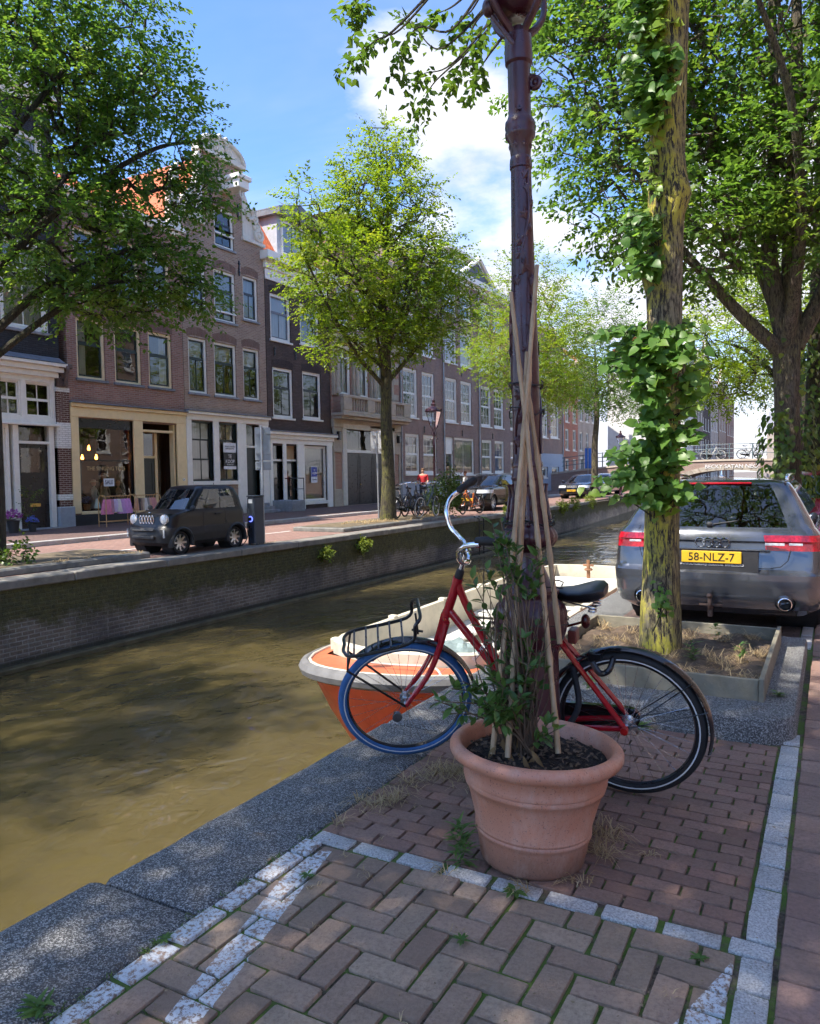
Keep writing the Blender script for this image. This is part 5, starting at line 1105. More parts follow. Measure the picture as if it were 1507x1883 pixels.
SH0 = [(905,962,3.15),(925,1008,3.15),(946,1002,3.1),(985,1012,3.05),(890,1040,3.15),(975,1036,3.05),(950,1046,3.1),(905,1130,3.1),(872,1142,3.15),(962,1172,3.0),(992,1195,3.05),(930,1215,2.95),(900,1226,2.95),(962,1222,3.0),(1010,1228,3.05),(830,1266,2.85),(798,1286,2.85),(850,1252,2.9),(925,1266,2.9),(965,1252,2.95),(890,1312,2.8),(925,1334,2.8),(1006,1330,2.9),(880,1290,2.85),(945,1180,3.1),(985,1150,3.1),(915,1000,3.2),(900,1290,2.85),(978,1275,2.95),(940,1300,2.85)]
_g = random.Random(77); SH = SH0+[(x+_g.uniform(-24,24),y+_g.uniform(-26,26),d+_g.uniform(-.06,.1)) for x,y,d in SH0 for _ in range(1)]
V = []; F = []; st = MB(); rs = random.Random(21); root0 = np.array((PX-.03,PY-.02,.42))
for k, (px, py, d) in enumerate(SH):
    p = at(px,py,d); b0 = root0+np.array((rs.uniform(-.06,.06),rs.uniform(-.04,.04),0)); mid = b0*.45+p*.55; mid[:2] = b0[:2]*.7+p[:2]*.3; mid[2] = b0[2]*.4+p[2]*.6
    mid += np.array([rs.uniform(-.04,.04) for _ in range(3)])
    C = spline([b0,mid,p],7); st.tube(C-root0, np.linspace(.0055,.0018,len(C)), 5); dr = unit(p-mid)
    for q in range(rs.randint(9,14)):
        f = rs.uniform(.0,.16); base = p-dr*f; a = rs.uniform(0,2*PI); u = unit(np.cross(dr,(.3,.2,1))); v = np.cross(dr,u)
        ld = unit(dr*rs.uniform(.1,.9)+(u*math.cos(a)+v*math.sin(a))*rs.uniform(.6,1)+np.array((0,0,.2))); L = rs.uniform(.035,.062)
        oval_leaf(base-root0, ld, unit(np.array((0,0,1.))+.5*np.array([rs.uniform(-1,1) for _ in range(3)])), L, L*.48, V, F)
for k in range(22):                                                   # bare twigs
    b0 = root0+np.array((rs.uniform(-.05,.05),rs.uniform(-.05,.05),0)); h = rs.uniform(.35,.8); tip = b0+np.array((rs.uniform(-.2,.2),rs.uniform(-.1,.14),h)); mid = (b0+tip)/2+np.array((rs.uniform(-.07,.07),rs.uniform(-.05,.05),rs.uniform(-.05,.05)))
    C = spline([b0,mid,tip],5); st.tube(C-root0, np.linspace(.004,.001,len(C)), 4)
    if k % 2: e = C[6]+np.array((rs.uniform(-.12,.12),rs.uniform(-.1,.1),rs.uniform(.02,.14))); st.tube([C[6]-root0,e-root0],[.0018,.0008],4)
st.build('stems', STEM, shrub, True)
tag(link('foliage', fastmesh('foliage', V, F, LEAFP, True), shrub), kind='stuff')
V = []; F = []
for k in range(16): base = root0+np.array((rs.uniform(-.07,.1),rs.uniform(-.12,0),rs.uniform(.02,.07))); oval_leaf(base-root0, np.array((rs.uniform(-1,1),rs.uniform(-1,.3),-.9)), np.array((rs.uniform(-.5,.5),-1,.4)), rs.uniform(.05,.08), .022, V, F, .5, .3)
tag(link('withered_leaves', fastmesh('withered_leaves', V, F, leafmat('withered_leaf', (.16,.09,.035), (.30,.19,.08), None, .8, .1)), shrub), kind='stuff')
# ---------------- boat
CREAMB = mat('boat_cream', (.60,.54,.42), .5, var=.1, sc=3, dirt=.35, bump=.1, bsc=15); BOATIN = mat('boat_white', (.66,.64,.58), .55, var=.1, sc=2.5, dirt=.25)
ORG = mat('boat_orange', (.76,.070,.018), .38, var=.12, sc=5, dirt=.15, coat=.3); DECKO = mat('boat_deck', (.55,.13,.055), .55, var=.15, sc=6, dirt=.2); RUBR = mat('rub_rail', (.15,.145,.14), .6, var=.25, sc=6)
boat = thing('open_boat', 'long open canal boat, cream inside with orange bow, moored below the quay', 'boat', (-3.84,5.8,0)); boat.rotation_euler = (0,0,rad(1.6))
BL = 9.2; GZ = -.44
def bh(s_):                                                           # half breadth at the gunwale along the boat
    return 1.17*min(1, (1-(1-min(1,s_/1.9))**2.3)**.5)*(1-.32*max(0,(s_-6.6)/2.6)**2)
st_ = [0.004,.03,.08,.16,.3,.5,.8,1.2,1.7,2.4,3.4,4.6,5.8,7.0,8.2,9.0,BL]
def hull_ring(s_, f):
    g = bh(s_); sheer = GZ+.16*max(0,1-s_/2.2)**2; o = []
    y0 = s_
    for u, v in ((-1,0),(-.97,-.25),(-.86,-.55),(-.62,-.95),(-.3,-1.25),(0,-1.32),(.3,-1.25),(.62,-.95),(.86,-.55),(.97,-.25),(1,0)):
        o.append((u*g*f, y0+(-v)*.55*max(0,1-s_/1.4), sheer+v))
    return o
MB().rings([[(x*.02,y,z) for x,y,z in hull_ring(.004,1)]]+[hull_ring(s_,1) for s_ in st_], False, False, False).build('hull', ORG, boat, True)
m = MB(); m.add(hull_ring(BL,1), [tuple(range(11))]); m.build('transom', CREAMB, boat)
rr_ = [(-bh(s_), s_, GZ+.16*max(0,1-s_/2.2)**2) for s_ in st_][::-1]+[(bh(s_), s_, GZ+.16*max(0,1-s_/2.2)**2) for s_ in st_]
m = MB(); m.tube([(x*1.03,y-.04,z-.05) for x,y,z in rr_], .075, 8); m.build('rub_rail', RUBR, boat, True)
m = MB(); m.tube([(x*1.0,y,z+.01) for x,y,z in rr_], .016, 6); m.build('cap_rail', CREAMB, boat, True)
# deck strip inside the rail and coaming
def inner(s_, inset): return max(.02, bh(s_)-inset)
DK = [.02,.1,.25,.5,.8,1.2,1.9,3,4.5,6,7.5,8.7,BL-.05]
CO0 = .62
m = MB()
for sg in (1,-1):
    m.rings([[(sg*bh(s_), s_, GZ+.16*max(0,1-s_/2.2)**2), (sg*(inner(s_,.17) if s_ > CO0 else 0), s_, GZ+.03+.16*max(0,1-s_/2.2)**2)] for s_ in DK], False)
m.build('side_deck', DECKO, boat, True)
cs = [CO0+.0, CO0+.06, CO0+.2, .95, 1.4, 2.2, 3.4, 5, 6.5, 7.8, 8.6, BL-.35]
def cw(s_): return .15+(inner(s_,.17)-.15)*min(1,((s_-CO0)/.42))**.55
path = [(-cw(s_), s_, 0) for s_ in cs][::-1]+[(cw(s_), s_, 0) for s_ in cs]+[(0.,BL-.25,0)]
m = MB(); R_ = []
for k, (x,y,_) in enumerate(path+[path[0]]):
    z = GZ+.02+.16*max(0,1-y/2.2)**2; n_ = unit((x, y-(4.6 if .9 < y < 8.4 else (1.6 if y < 1 else 8)), 0)) if True else 0
    n_ = unit((x*1.0, (y-1.3)*.9 if y < 1.3 else ((y-8.0)*.9 if y > 8 else 0), 0)); a = np.array((x,y,z))
    R_.append([a+n_*.045+(0,0,0), a+n_*.045+np.array((0,0,.13)), a+np.array((0,0,.15)), a-n_*.05+np.array((0,0,.14)), a-n_*.05+np.array((0,0,-.05)), a-n_*.03+np.array((0,0,-.55 if y > 1.6 else -.2))])
m.rings(R_, False).build('coaming', CREAMB, boat, 40)
m = MB(); V_ = [(x*(.97 if y > 2 else .8),y,GZ-.53) for x,y,_ in path if y > 1.35]; m.add(V_,[tuple(range(len(V_)))]); m.build('floor', BOATIN, boat)
for s_ in (1.15,2.6,4.1,5.6,7.0):
    for sg in (1,-1): MB().cbox(sg*cw(s_)-.05,sg*cw(s_)+.05,s_-.05,s_+.05,GZ-.5,GZ+.19,.012).build('rib', CREAMB, boat)
for s_ in (2.9,5.2,7.4): MB().cbox(-cw(s_)+.06,cw(s_)-.06,s_-.17,s_+.17,GZ-.24,GZ-.18,.015).build('thwart', BOATIN, boat)
m = MB(); m.cbox(.45,1.0,1.5,7.5,GZ-.34,GZ-.28,.02); m.build('side_bench', BOATIN, boat); m = MB(); m.cbox(-1.0,-.5,3.2,7.5,GZ-.34,GZ-.28,.02); m.build('side_bench', BOATIN, boat)
m = MB(); m.cbox(-.7,.7,7.9,8.7,GZ-.2,GZ-.05,.03); m.build('aft_locker', BOATIN, boat)
ROPE = mat('pale_rope', (.55,.52,.45), .9, var=.2, bump=.5, bsc=150); ROPEB = mat('blue_rope', (.08,.12,.35), .9, var=.3)
m = MB(); m.tube(spline([(-.05,.28,GZ+.2),(.2,.4,GZ+.17),(.55,.5,GZ+.16),(.7,.42,GZ+.1),(.78,.34,GZ-.1),(.85,.30,GZ-.5)],6), .011, 6); m.build('mooring_line', ROPE, boat, True)
m = MB()
for k in range(5): m.torus((-.05+.02*k,.35+.015*k,GZ+.2+.015*k), .055-.004*k, .010, 16, 5, 'z')
m.build('blue_rope_coil', ROPEB, boat, True)
m = MB(); m.tube([(0,BL-.6,GZ-.2),(.0,BL-.6,GZ+.3)],.035,8); m.tube([(-.1,BL-.6,GZ+.2),(.1,BL-.6,GZ+.2)],.022,6); m.torus((0,BL-.6,GZ+.12),.06,.022,14,6,'z'); m.build('mooring_post', mat('rusty', (.25,.12,.06), .8, var=.4), boat)
m = MB(); rs = random.Random(4)
def lump(c, r, n, amp, seed):
    b_ = bmesh.new(); bmesh.ops.create_icosphere(b_, subdivisions=4, radius=1); g_ = random.Random(seed); ph = [(g_.uniform(2,9),g_.uniform(2,9),g_.uniform(2,9),g_.uniform(0,6)) for _ in range(9)]
    for v in b_.verts:
        f = 1+amp*sum(abs(math.sin(a*v.co.x+b*v.co.y+c_*v.co.z+d)) for a,b,c_,d in ph)/9-.5*amp; v.co = Vector((v.co.x*r[0]*f, v.co.y*r[1]*f, max(-.55,v.co.z)*r[2]*f))
    me = bpy.data.meshes.new('tarp'); b_.to_mesh(me); b_.free(); return me
me = lump((0,0,0),(.42,.45,.36),3,.5,2); me.materials.append(mat('tarp', (.19,.24,.23), .5, var=.35, sc=7, bump=.6, bsc=14))
tag(link('tarpaulin_bundle', me, None, (-3.75,7.75,GZ-.30)), 'crumpled grey green tarpaulin bundle lying in the open boat', 'tarpaulin')
# ---------------- tree pit with kerb and boards
KB = structure(link('tree_pit_kerb', None)); 
m = MB(); x0, x1, y0, y1 = -1.93, -.165, 4.62, 7.05; rc = .22
out = [(x0,y0)]+[(x1-rc+rc*math.sin(a), y0+rc-rc*math.cos(a)) for a in np.linspace(0,PI/2,8)]+[(x1,y1),(x0,y1)]
inn = [(x0+.02,y0+.27),(x1-.27,y0+.27),(x1-.19,y0+.3),(x1-.19,y1-.1),(x0+.02,y1-.1)]
o3 = lambda z, s_: [(x+(0 if abs(x-x0)<.01 else -s_*(.02 if x > -.6 else 0)), y+(s_*.02 if y < y0+.3 else 0), z) for x,y in out]
m.rings([o3(-.06,0),o3(.10,0),o3(.128,.6),o3(.135,2)], True, False, True); m.build('kerb_block', CAPM, KB, 40)
OLDW = mat('weathered_board', (.20,.18,.13), .85, var=.25, sc=5, bump=.5, bsc=35, dirt=.3)
for nm, bx_ in (('plank',(-1.82,-.375,4.985,5.015,.12,.265)),('plank',(-.375,-.345,4.97,6.75,.12,.275)),('plank',(-1.85,-1.82,4.97,6.75,.12,.26)),('plank',(-1.82,-.375,6.72,6.75,.12,.26))): MB().cbox(*bx_,.004).build(nm, OLDW, KB)
m = MB(); rs = random.Random(9); nx_, ny_ = 30, 34
G_ = [[(-1.81+1.43*i/nx_, 5.02+1.69*j/ny_, .175+.03*math.sin(i*.7)*math.cos(j*.5)+rs.uniform(-.012,.018)+.05*math.exp(-((-1.81+1.43*i/nx_+1.12)**2+(5.02+1.69*j/ny_-5.9)**2)/.08)) for i in range(nx_+1)] for j in range(ny_+1)]
m.rings(G_, False).build('soil', mat('pit_soil', (.085,.058,.038), .95, var=.5, sc=14, bump=.8, bsc=40), KB, True, fix=False)
# ------------------------------------------------------------------ cars
CGLASS = glassmat('car_glass', (.10,.11,.12), 1.0, 1.55, .01, 1.0)
CARIN = mat('car_interior', (.012,.012,.013), .8)
TYRE = mat('car_tyre', (.013,.013,.014), .8, var=.2)
def paint(name, col, rough=.28, metal=.5, coat=1.0, spec=.5):
    if name in MATS: return MATS[name]
    t = newmat(name); P = t.co.outputs['Object']; c = t.mix(t.rng(t.noise(P, 500, 2), .45, .7), col, tuple(min(1,x*1.25) for x in col))
    c = t.mix(t.rng(t.noise(P, 3, 4), .5, .9, 0, .25), c, tuple(x*.7 for x in col))
    t.put(t.b.inputs['Base Color'], c); t.b.inputs['Metallic'].default_value = metal; t.put(t.b.inputs['Roughness'], t.rng(t.noise(P, 5, 4), .3, .8, rough*.9, rough*1.4))
    t.b.inputs['Specular IOR Level'].default_value = spec; t.b.inputs['Coat Weight'].default_value = coat; t.b.inputs['Coat Roughness'].default_value = .04; MATS[name] = t.m; return t.m
YPL = mat('plate_yellow', (.72,.42,.02), .45, var=.05); INK = mat('plate_ink', (.01,.01,.01), .5); REDL = mat('red_lens', (.38,.004,.014), .15, var=.3, sc=45, coat=.6, col2=(.60,.012,.03)); CLRL = mat('clear_lens', (.55,.57,.6), .12, var=.3, sc=40, coat=.8)
PLAS = mat('car_plastic', (.022,.022,.024), .6, var=.2); ALU = mat('alloy', (.50,.51,.53), .3, .9)
NR, NC, NS, NFc, NFe = 12, 7, 56, 7, 10
def ring_half(xr, xf, w, rr, rf, br, bf, tp):
    p = []
    for k in range(NR): y = (w-rr)*k/NR; p.append((xr+br*(y/w)**2, y))
    xb = xr+br*((w-rr)/w)**2
    for k in range(NC): a = PI/2*k/NC; p.append((xb+rr-rr*math.cos(a), w-rr+rr*math.sin(a)))
    xfb = xf-bf*((w-rf)/w)**2; xa, xc = xb+rr, xfb-rf
    for k in range(NS):
        u = k/NS; p.append((xa+(xc-xa)*u, w-tp*(abs(2*u-1)**2.5)*0))
    for k in range(NFc): a = PI/2*k/NFc; p.append((xc+rf*math.sin(a), w-rf+rf*math.cos(a)))
    for k in range(NFe+1): y = (w-rf)*(1-k/NFe); p.append((xf-bf*(y/w)**2, y))
    return p
NH = NR+NC+NS+NFc+NFe+1
def islands(mb):
    par = list(range(len(mb.v)))
    def fd(a):
        while par[a] != a: par[a] = par[par[a]]; a = par[a]
        return a
    for f in mb.f:
        for q in f[1:]: par[fd(q)] = fd(f[0])
    gr = {}
    for f in mb.f: gr.setdefault(fd(f[0]), []).append(f)
    out = []
    for fs in gr.values():
        used = sorted({i for f in fs for i in f}); mp = {q: n for n, q in enumerate(used)}; m = MB(); m.add([mb.v[q] for q in used], [tuple(mp[q] for q in f) for f in fs]); out.append(m)
    return out
def wheel_mesh(R_, W_, spokes=5, rimf=.70, two=False, dark=False):
    t_ = MB(); h = W_/2; q = R_*rimf
    t_.lathe([(q,-h*.9),(R_*.80,-h),(R_*.95,-h*.98),(R_*.99,-h*.8),(R_,-h*.5),(R_,h*.5),(R_*.99,h*.8),(R_*.95,h*.98),(R_*.80,h),(q,h*.9),(q,-h*.9)], 40, axis='y', cap=False); tm = t_.mesh('tyre', TYRE, 40)
    r_ = MB(); r_.lathe([(q,-h*.85),(q*.96,-h*.9),(q*.93,-h*.5),(q*.93,h*.8),(q,h*.85)], 40, axis='y', cap=False); r_.lathe([(0,-h*.62),(q*.22,-h*.62),(q*.24,-h*.5),(0,-h*.45)], 20, axis='y')
    for k in range(spokes):
        for da in ((-.16,.16) if two else (0,)):
            a = 2*PI*k/spokes; ca, sa = math.cos(a), math.sin(a); c2, s2 = math.cos(a+da), math.sin(a+da); wd = q*(.07 if two else .14)
            i0, i1 = q*.2, q*.95; V = []
            for (rr_, cc, ss, ww, yy) in ((i0,ca,sa,wd*1.1,-h*.6),(i1,c2,s2,wd*.8,-h*.82)):
                for s_ in (-1,1): V += [(rr_*cc-s_*ww*ss, yy, rr_*ss+s_*ww*cc),(rr_*cc-s_*ww*ss, yy+h*.2, rr_*ss+s_*ww*cc)]
            r_.add(V,[(0,2,6,4),(1,5,7,3),(0,4,5,1),(2,3,7,6)])
    rm_ = r_.mesh('rim', BLACKM if dark else ALU, 40); d_ = MB(); d_.lathe([(0,-h*.2),(q*.95,-h*.2),(q*.95,h*.3),(0,h*.3)], 24, axis='y'); dm_ = d_.mesh('brake', PLAS)
    return tm, rm_, dm_
def car(name, label, loc, rz, lv, pm, wheels, wr, win, lamps, wkw={}, zcut=None, ntop=.05, group=None, glass=None, pill=(.1,), roofm=None, sidetilt=0, flare=None, clad=None):
    """lv: (z, x_rear, x_front, half width, r rear, r front, bow rear, bow front); win = z range of the glass, side fractions of the glazing"""
    root = thing(name, label, 'car', loc, rz, group); lv = sorted(lv); Z = [l[0] for l in lv]
    zs = []
    for a, b in zip(Z[:-1], Z[1:]): zs += list(np.linspace(a, b, max(1, int((b-a)/.045+.5)), endpoint=False))
    zs.append(Z[-1]); zs = np.array(zs); C = [np.interp(zs, Z, [l[k] for l in lv]) for k in range(1,8)]
    rows = []
    for k, z in enumerate(zs):
        h = ring_half(*[c[k] for c in C], 0); full = h+[(x,-y) for x,y in h[-2:0:-1]]; rows.append([[x,y,float(z)] for x,y in full])
    M_ = len(rows[0]); A = np.array(rows); inside = np.zeros(A.shape[:2], bool); Ra = wr*1.14
    for xw in wheels:
        dx, dz = A[:,:,0]-xw, A[:,:,2]-wr; d = np.hypot(dx, dz); idx = np.arange(M_); hi = np.minimum(idx, M_-idx); side = (hi >= NR) & (hi <= NR+NC+NS+NFc)
        ins = (d < Ra) & side[None,:] & (A[:,:,2] < wr*2.4); inside |= ins; f = np.where(ins, Ra/np.maximum(d,1e-3), 1); A[:,:,0] = xw+dx*f; A[:,:,2] = np.where(ins, wr+dz*f, A[:,:,2])
    parts = {}
    za, zb, s0, s1, s2, s3 = win
    for k in range(len(zs)-1):
        zc = (zs[k]+zs[k+1])/2
        for i in range(M_):
            j = (i+1) % M_
            if inside[k,i] and inside[k,j] and inside[k+1,i] and inside[k+1,j]: continue
            hi = min(i, M_-1-i); nm = 'body'; mid = (A[k,i]+A[k+1,j])/2
            if clad and zc < clad: nm = 'cladding'
            if za < zc < zb:
                if hi < NR-1: nm = 'rear_window'
                elif hi >= NR+NC+NS+NFc-1: nm = 'windscreen'
                elif NR+NC <= hi < NR+NC+NS:
                    u = (hi-NR-NC+.5)/NS
                    if s0 < u < s3 and not (s1 < u < s2) and not any(abs(u-p_) < .009 for p_ in pill): nm = 'side_window'
            for ln, (z0, z1, f0, f1) in lamps.items():
                if z0 < zc < z1 and f0 <= hi < f1: nm = ln
            mb = parts.setdefault(nm, MB()); mb.f.append((k*M_+i, k*M_+j, (k+1)*M_+j, (k+1)*M_+i)); mb.m.append(0)
    # roof cap
    top = A[-1]; mb = parts['body'] if not roofm else parts.setdefault('roof', MB()); V0 = [tuple(v) for r_ in A for v in r_]
    for nm, mb in parts.items():
        used = sorted({i for f in mb.f for i in f}); mp = {q: n for n, q in enumerate(used)}; mb.v = [V0[q] for q in used]; mb.f = [tuple(mp[q] for q in f) for f in mb.f]
        if nm == ('roof' if roofm else 'body'):
            o = len(mb.v); mb.v += [tuple(v) for v in top]; cx = top[:,0].mean(); ctr = len(mb.v); mb.v.append((cx,0,zs[-1]+ntop))
            ri = []
            for q in (.66,.33): ri.append(len(mb.v)); mb.v += [(cx+(v[0]-cx)*q, v[1]*q, zs[-1]+ntop*(1-q*q)) for v in top]
            prev = o
            for r_ in ri: mb.f += [(prev+i, prev+(i+1)%M_, r_+(i+1)%M_, r_+i) for i in range(M_)]; prev = r_
            mb.f += [(prev+i, prev+(i+1)%M_, ctr) for i in range(M_)]; mb.m = [0]*len(mb.f)
    ms = {'body': pm, 'roof': roofm, 'rear_window': glass or CGLASS, 'windscreen': glass or CGLASS, 'side_window': glass or CGLASS, 'tail_light': REDL, 'headlight': CLRL, 'grille': PLAS, 'cladding': PLAS, 'lower_grille': PLAS}
    for nm, mb in parts.items():
        for q_ in (islands(mb) if nm in ('tail_light','headlight','side_window') else [mb]): q_.build(nm, ms.get(nm, pm), root, 32)
    # underbody, wells, seats
    m = MB(); xr, xf, wd = lv[1][1]+.12, lv[1][2]-.12, lv[1][3]-.1; m.box(xr+.1,xf-.1,-wd+.25,wd-.25,lv[0][0]-.01,za-.12)
    for xw in wheels:
        for s_ in (1,-1): m.lathe([(Ra*1.01,.0),(Ra*1.01,-.34),(.0,-.34)], 28, (xw,s_*(wd+.06),wr), 'y', cap=False) if s_ > 0 else m.lathe([(Ra*1.01,.0),(Ra*1.01,.34),(.0,.34)], 28, (xw,s_*(wd+.06),wr), 'y', cap=False)
    m.build('underbody', CARIN, root)
    m = MB(); L_ = lv[-1]; xs0 = L_[1]; xs1 = L_[2]
    for x in ((xs0+xs1)/2-.2, xs0+.45):
        for y in (-.36,.36): m.cbox(x-.07,x+.07,y-.22,y+.22,za-.25,za+.16,.04); m.cbox(x-.04,x+.04,y-.12,y+.12,za+.18,za+.36,.03)
    m.build('seats', PLAS, root)
    tm, rm_, dm_ = wheel_mesh(wr, .205, **wkw); hw = np.interp(wr, Z, [l[3] for l in lv])
    for xw in wheels:
        for s_ in (1,-1):
            w_ = link('wheel', tm, root, (xw, s_*(hw-.115), wr), (0,0,0 if s_ < 0 else PI)); link('rim', rm_, w_); link('brake', dm_, w_)
            if flare:
                m = MB(); m.torus((xw,s_*(hw+.0),wr), Ra+.03, .05, 26, 8, 'y', -.25, PI+.25, ry=.075); m.build('wheel_arch', flare, root, True)
    return root
def plate(root, x, z, txt, facing, w_=.52, back=None):
    s_ = 1 if facing == 'front' else -1; m = MB(); m.cbox(min(x,x+s_*.012),max(x,x+s_*.012),-w_/2,w_/2,z-.055,z+.055,.003); o = m.build('number_plate', YPL, root)
    if txt: text('plate_number', txt, .105, INK, o, (x+s_*.014,0,z-.003), (PI/2,0,PI/2 if s_ > 0 else -PI/2), .001, sx=.95)
    return o
def mirrors(root, x, y, z, m_, s=1):
    for sg in (1,-1):
        m = MB(); m.ball((x,sg*(y+.09),z),(.055*s,.10*s,.075*s),12,8); m.tube([(x,sg*y,z-.05),(x,sg*(y+.06),z-.03)],.02,6); m.build('mirror', m_, root, True)
# ---------------- grey estate car parked ahead of the tree pit
GREY = paint('daytona_grey', (.085,.092,.108), .2, .65)
lv = [(.20,.16,4.75,.80,.22,.3,.05,.2),(.27,.05,4.86,.89,.20,.3,.07,.22),(.36,.01,4.90,.915,.18,.3,.085,.24),(.50,.0,4.92,.925,.17,.3,.085,.25),(.585,.004,4.92,.93,.17,.3,.085,.25),(.605,.03,4.9,.928,.17,.3,.085,.25),(.63,.055,4.88,.925,.16,.3,.08,.25),
      (.70,.065,4.82,.922,.15,.3,.08,.25),(.80,.085,4.72,.918,.14,.3,.08,.25),(.865,.09,4.6,.912,.14,.3,.08,.25),(.885,.075,4.5,.908,.14,.3,.08,.25),(.94,.095,4.2,.895,.15,.3,.08,.25),(.985,.125,3.75,.865,.16,.3,.08,.2),(1.005,.15,3.62,.845,.16,.25,.08,.2),
      (1.10,.235,3.42,.80,.15,.25,.08,.2),(1.24,.37,3.10,.725,.14,.25,.08,.2),(1.36,.49,2.8,.655,.13,.25,.07,.18),(1.40,.525,2.66,.625,.13,.25,.07,.16),(1.425,.56,2.5,.59,.13,.25,.06,.12),(1.44,.62,2.3,.5,.13,.25,.05,.1)]
audi = car('estate_car', 'dark grey estate car seen from behind, parked past the mossy tree', (-.975,7.48,0), PI/2, lv, GREY, (.98,3.83), .325, (1.01,1.395,.04,.30,.33,.90), {'tail_light': (.80,.945,NR-5,NR+NC+4)}, {'spokes':5,'two':True}, pill=(.62,), ntop=.02)
m = MB(); m.box(.035,.10,-.40,.40,.60,.80); m.build('plate_recess', PLAS, audi)
plate(audi, .028, .735, '58-NLZ-7', 'rear'); text('dealer_lettering', 'WWW.AUTOBEDRIJF-DURAN.NL  EMMELOORD', .026, INKW, audi, (.03,0,.663), (PI/2,0,-PI/2), .001)
m = MB()
for k in range(4): m.torus((.078,-.105+.07*k,.865),.044,.0055,28,6,'x')
m.build('ring_badge', CHROME, audi, True)
m = MB(); m.cbox(.515,.56,-.30,.30,1.398,1.418,.006); m.build('brake_light', REDL, audi)
m = MB(); m.cbox(.028,.07,-.50,.50,.795,.815,.008); m.build('boot_lip', GREY, audi)
m = MB()
for s_ in (1,-1): m.lathe([(.052,-.05),(.058,-.045),(.058,.08),(.046,.08),(.046,-.04)],24,(.045,s_*.62,.335),'x',cap=False)
m.build('exhaust_trim', CHROME, audi, True)
m = MB()
for s_ in (1,-1): m.lathe([(.047,-.0),(0,.0)],20,(.06,s_*.62,.335),'x',cap=False); m.lathe([(.085,-.012),(.085,.05)],24,(.05,s_*.62,.34),'x',cap=False)
m.build('exhaust', CARIN, audi)
TOWM = mat('tow_rust', (.09,.06,.05), .6, .5, var=.4)
m = MB(); m.tube(spline([(.15,0,.26),(.0,0,.25),(-.06,0,.29),(-.065,0,.36)],6), .018, 8); m.ball((-.065,0,.385),.026,12,9); m.cbox(-.03,.03,-.10,.10,.285,.30,.004); m.cbox(-.05,.02,-.02,.02,.19,.30,.004); m.build('tow_bar', TOWM, audi, True)
m = MB(); m.cbox(.12,.8,-.72,.72,.215,.30,.03); m.build('diffuser', PLAS, audi)
for s_ in (1,-1):
    m = MB(); m.tube(spline([(.62,s_*.60,1.425),(.66,s_*.60,1.47),(1.0,s_*.605,1.485),(2.0,s_*.60,1.485),(2.5,s_*.58,1.46),(2.6,s_*.57,1.42)],6), .017, 8); m.build('roof_rail', CHROME, audi, True)
m = MB(); m.lathe([(.03,0),(.03,.015),(.012,.03),(.008,.07),(0,.075)],12,(.78,0,1.462)); m.build('aerial', CHROME, audi, True)
m = MB(); m.ball((.145,0.03,1.03),(.02,.03,.025),10,7); m.tube([(.16,.0,1.03),(.24,-.30,1.075)],.008,6); m.build('rear_wiper', PLAS, audi)
m = MB()
for s_ in (1,-1):
    m.tube([(.075,s_*.66,.815),(.078,s_*.64,.72),(.075,s_*.58,.66),(.07,s_*.50,.645)],.0035,5); m.tube([(.092,s_*.665,.975),(.13,s_*.66,1.01)],.0035,5)
m.tube([(.071,y,.640) for y in np.linspace(-.52,.52,9)],.0035,5); m.build('panel_gap', CARIN, audi)
m = MB()
for s_ in (1,-1): m.cbox(.072,.086,s_*.70-.055,s_*.70+.055,.855,.875,.002) if s_ else None
for s_ in (1,-1): m.cbox(.078,.094,s_*.52-.09,s_*.52+.07,.85,.872,.002)
m.build('light_reflector', CLRL, audi)
mirrors(audi, 3.05, .88, 1.02, GREY)
def face_dy(root): root.rotation_euler = (0,0,-PI/2)
# ---------------- cars across the canal (local x forward; they face the viewer)
BLACKC = paint('black_car', (.004,.004,.005), .16, .0, .6, .3); NAVY = paint('blueblack_car', (.010,.013,.022), .14, .4); GRYB = paint('warm_grey_car', (.17,.17,.18), .25, .7); REDC = paint('red_car', (.32,.012,.03), .2, .4); WHITEV = paint('white_van', (.65,.66,.66), .25, .1); BLUEV = paint('blue_van', (.03,.13,.45), .25, .1)
def hb_levels(L, W_, Hh, hood=.95, belt=1.0, cowl=.72, rear=.16, gl=.06, rise=0, ride=.2, nose=.35, tail=.1):
    """generic car levels: length, width, height, bonnet height, belt, cowl x as share of length, rear roof x share"""
    xc = L*cowl; w_ = W_/2
    return [(ride,.2,L-.25,w_-.13,.2,.35,.06,.2),(ride+.1,.06,L-.05,w_-.03,.2,.35,.08,.3),(.5,.0,L,w_,.18,.38,.09,.32),(.66,.02,L-.04,w_,.18,.38,.09,.32),(hood-.12,.05,L-.14,w_-.005,.18,.36,.08,.32),(hood-.03,.07,L-.42,w_-.02,.18,.34,.08,.3),(belt-.02,.11,xc+.25,w_-.05,.18,.3,.08,.25),
            (belt,.13,xc+.08,w_-.065,.18,.3,.08,.22),(belt+(Hh-belt)*.45,rear*L*.55+.12,xc-.42,w_-.14,.18,.28,.08,.2),(Hh-.09,rear*L+.1,xc-.86,w_-.24,.18,.28,.07,.16),(Hh-.045,rear*L+.2,xc-1.0,w_-.30,.18,.26,.06,.14),(Hh-.02,rear*L+.4,xc-1.25,w_-.42,.18,.24,.05,.1)]
FH = NR+NC+NS; 
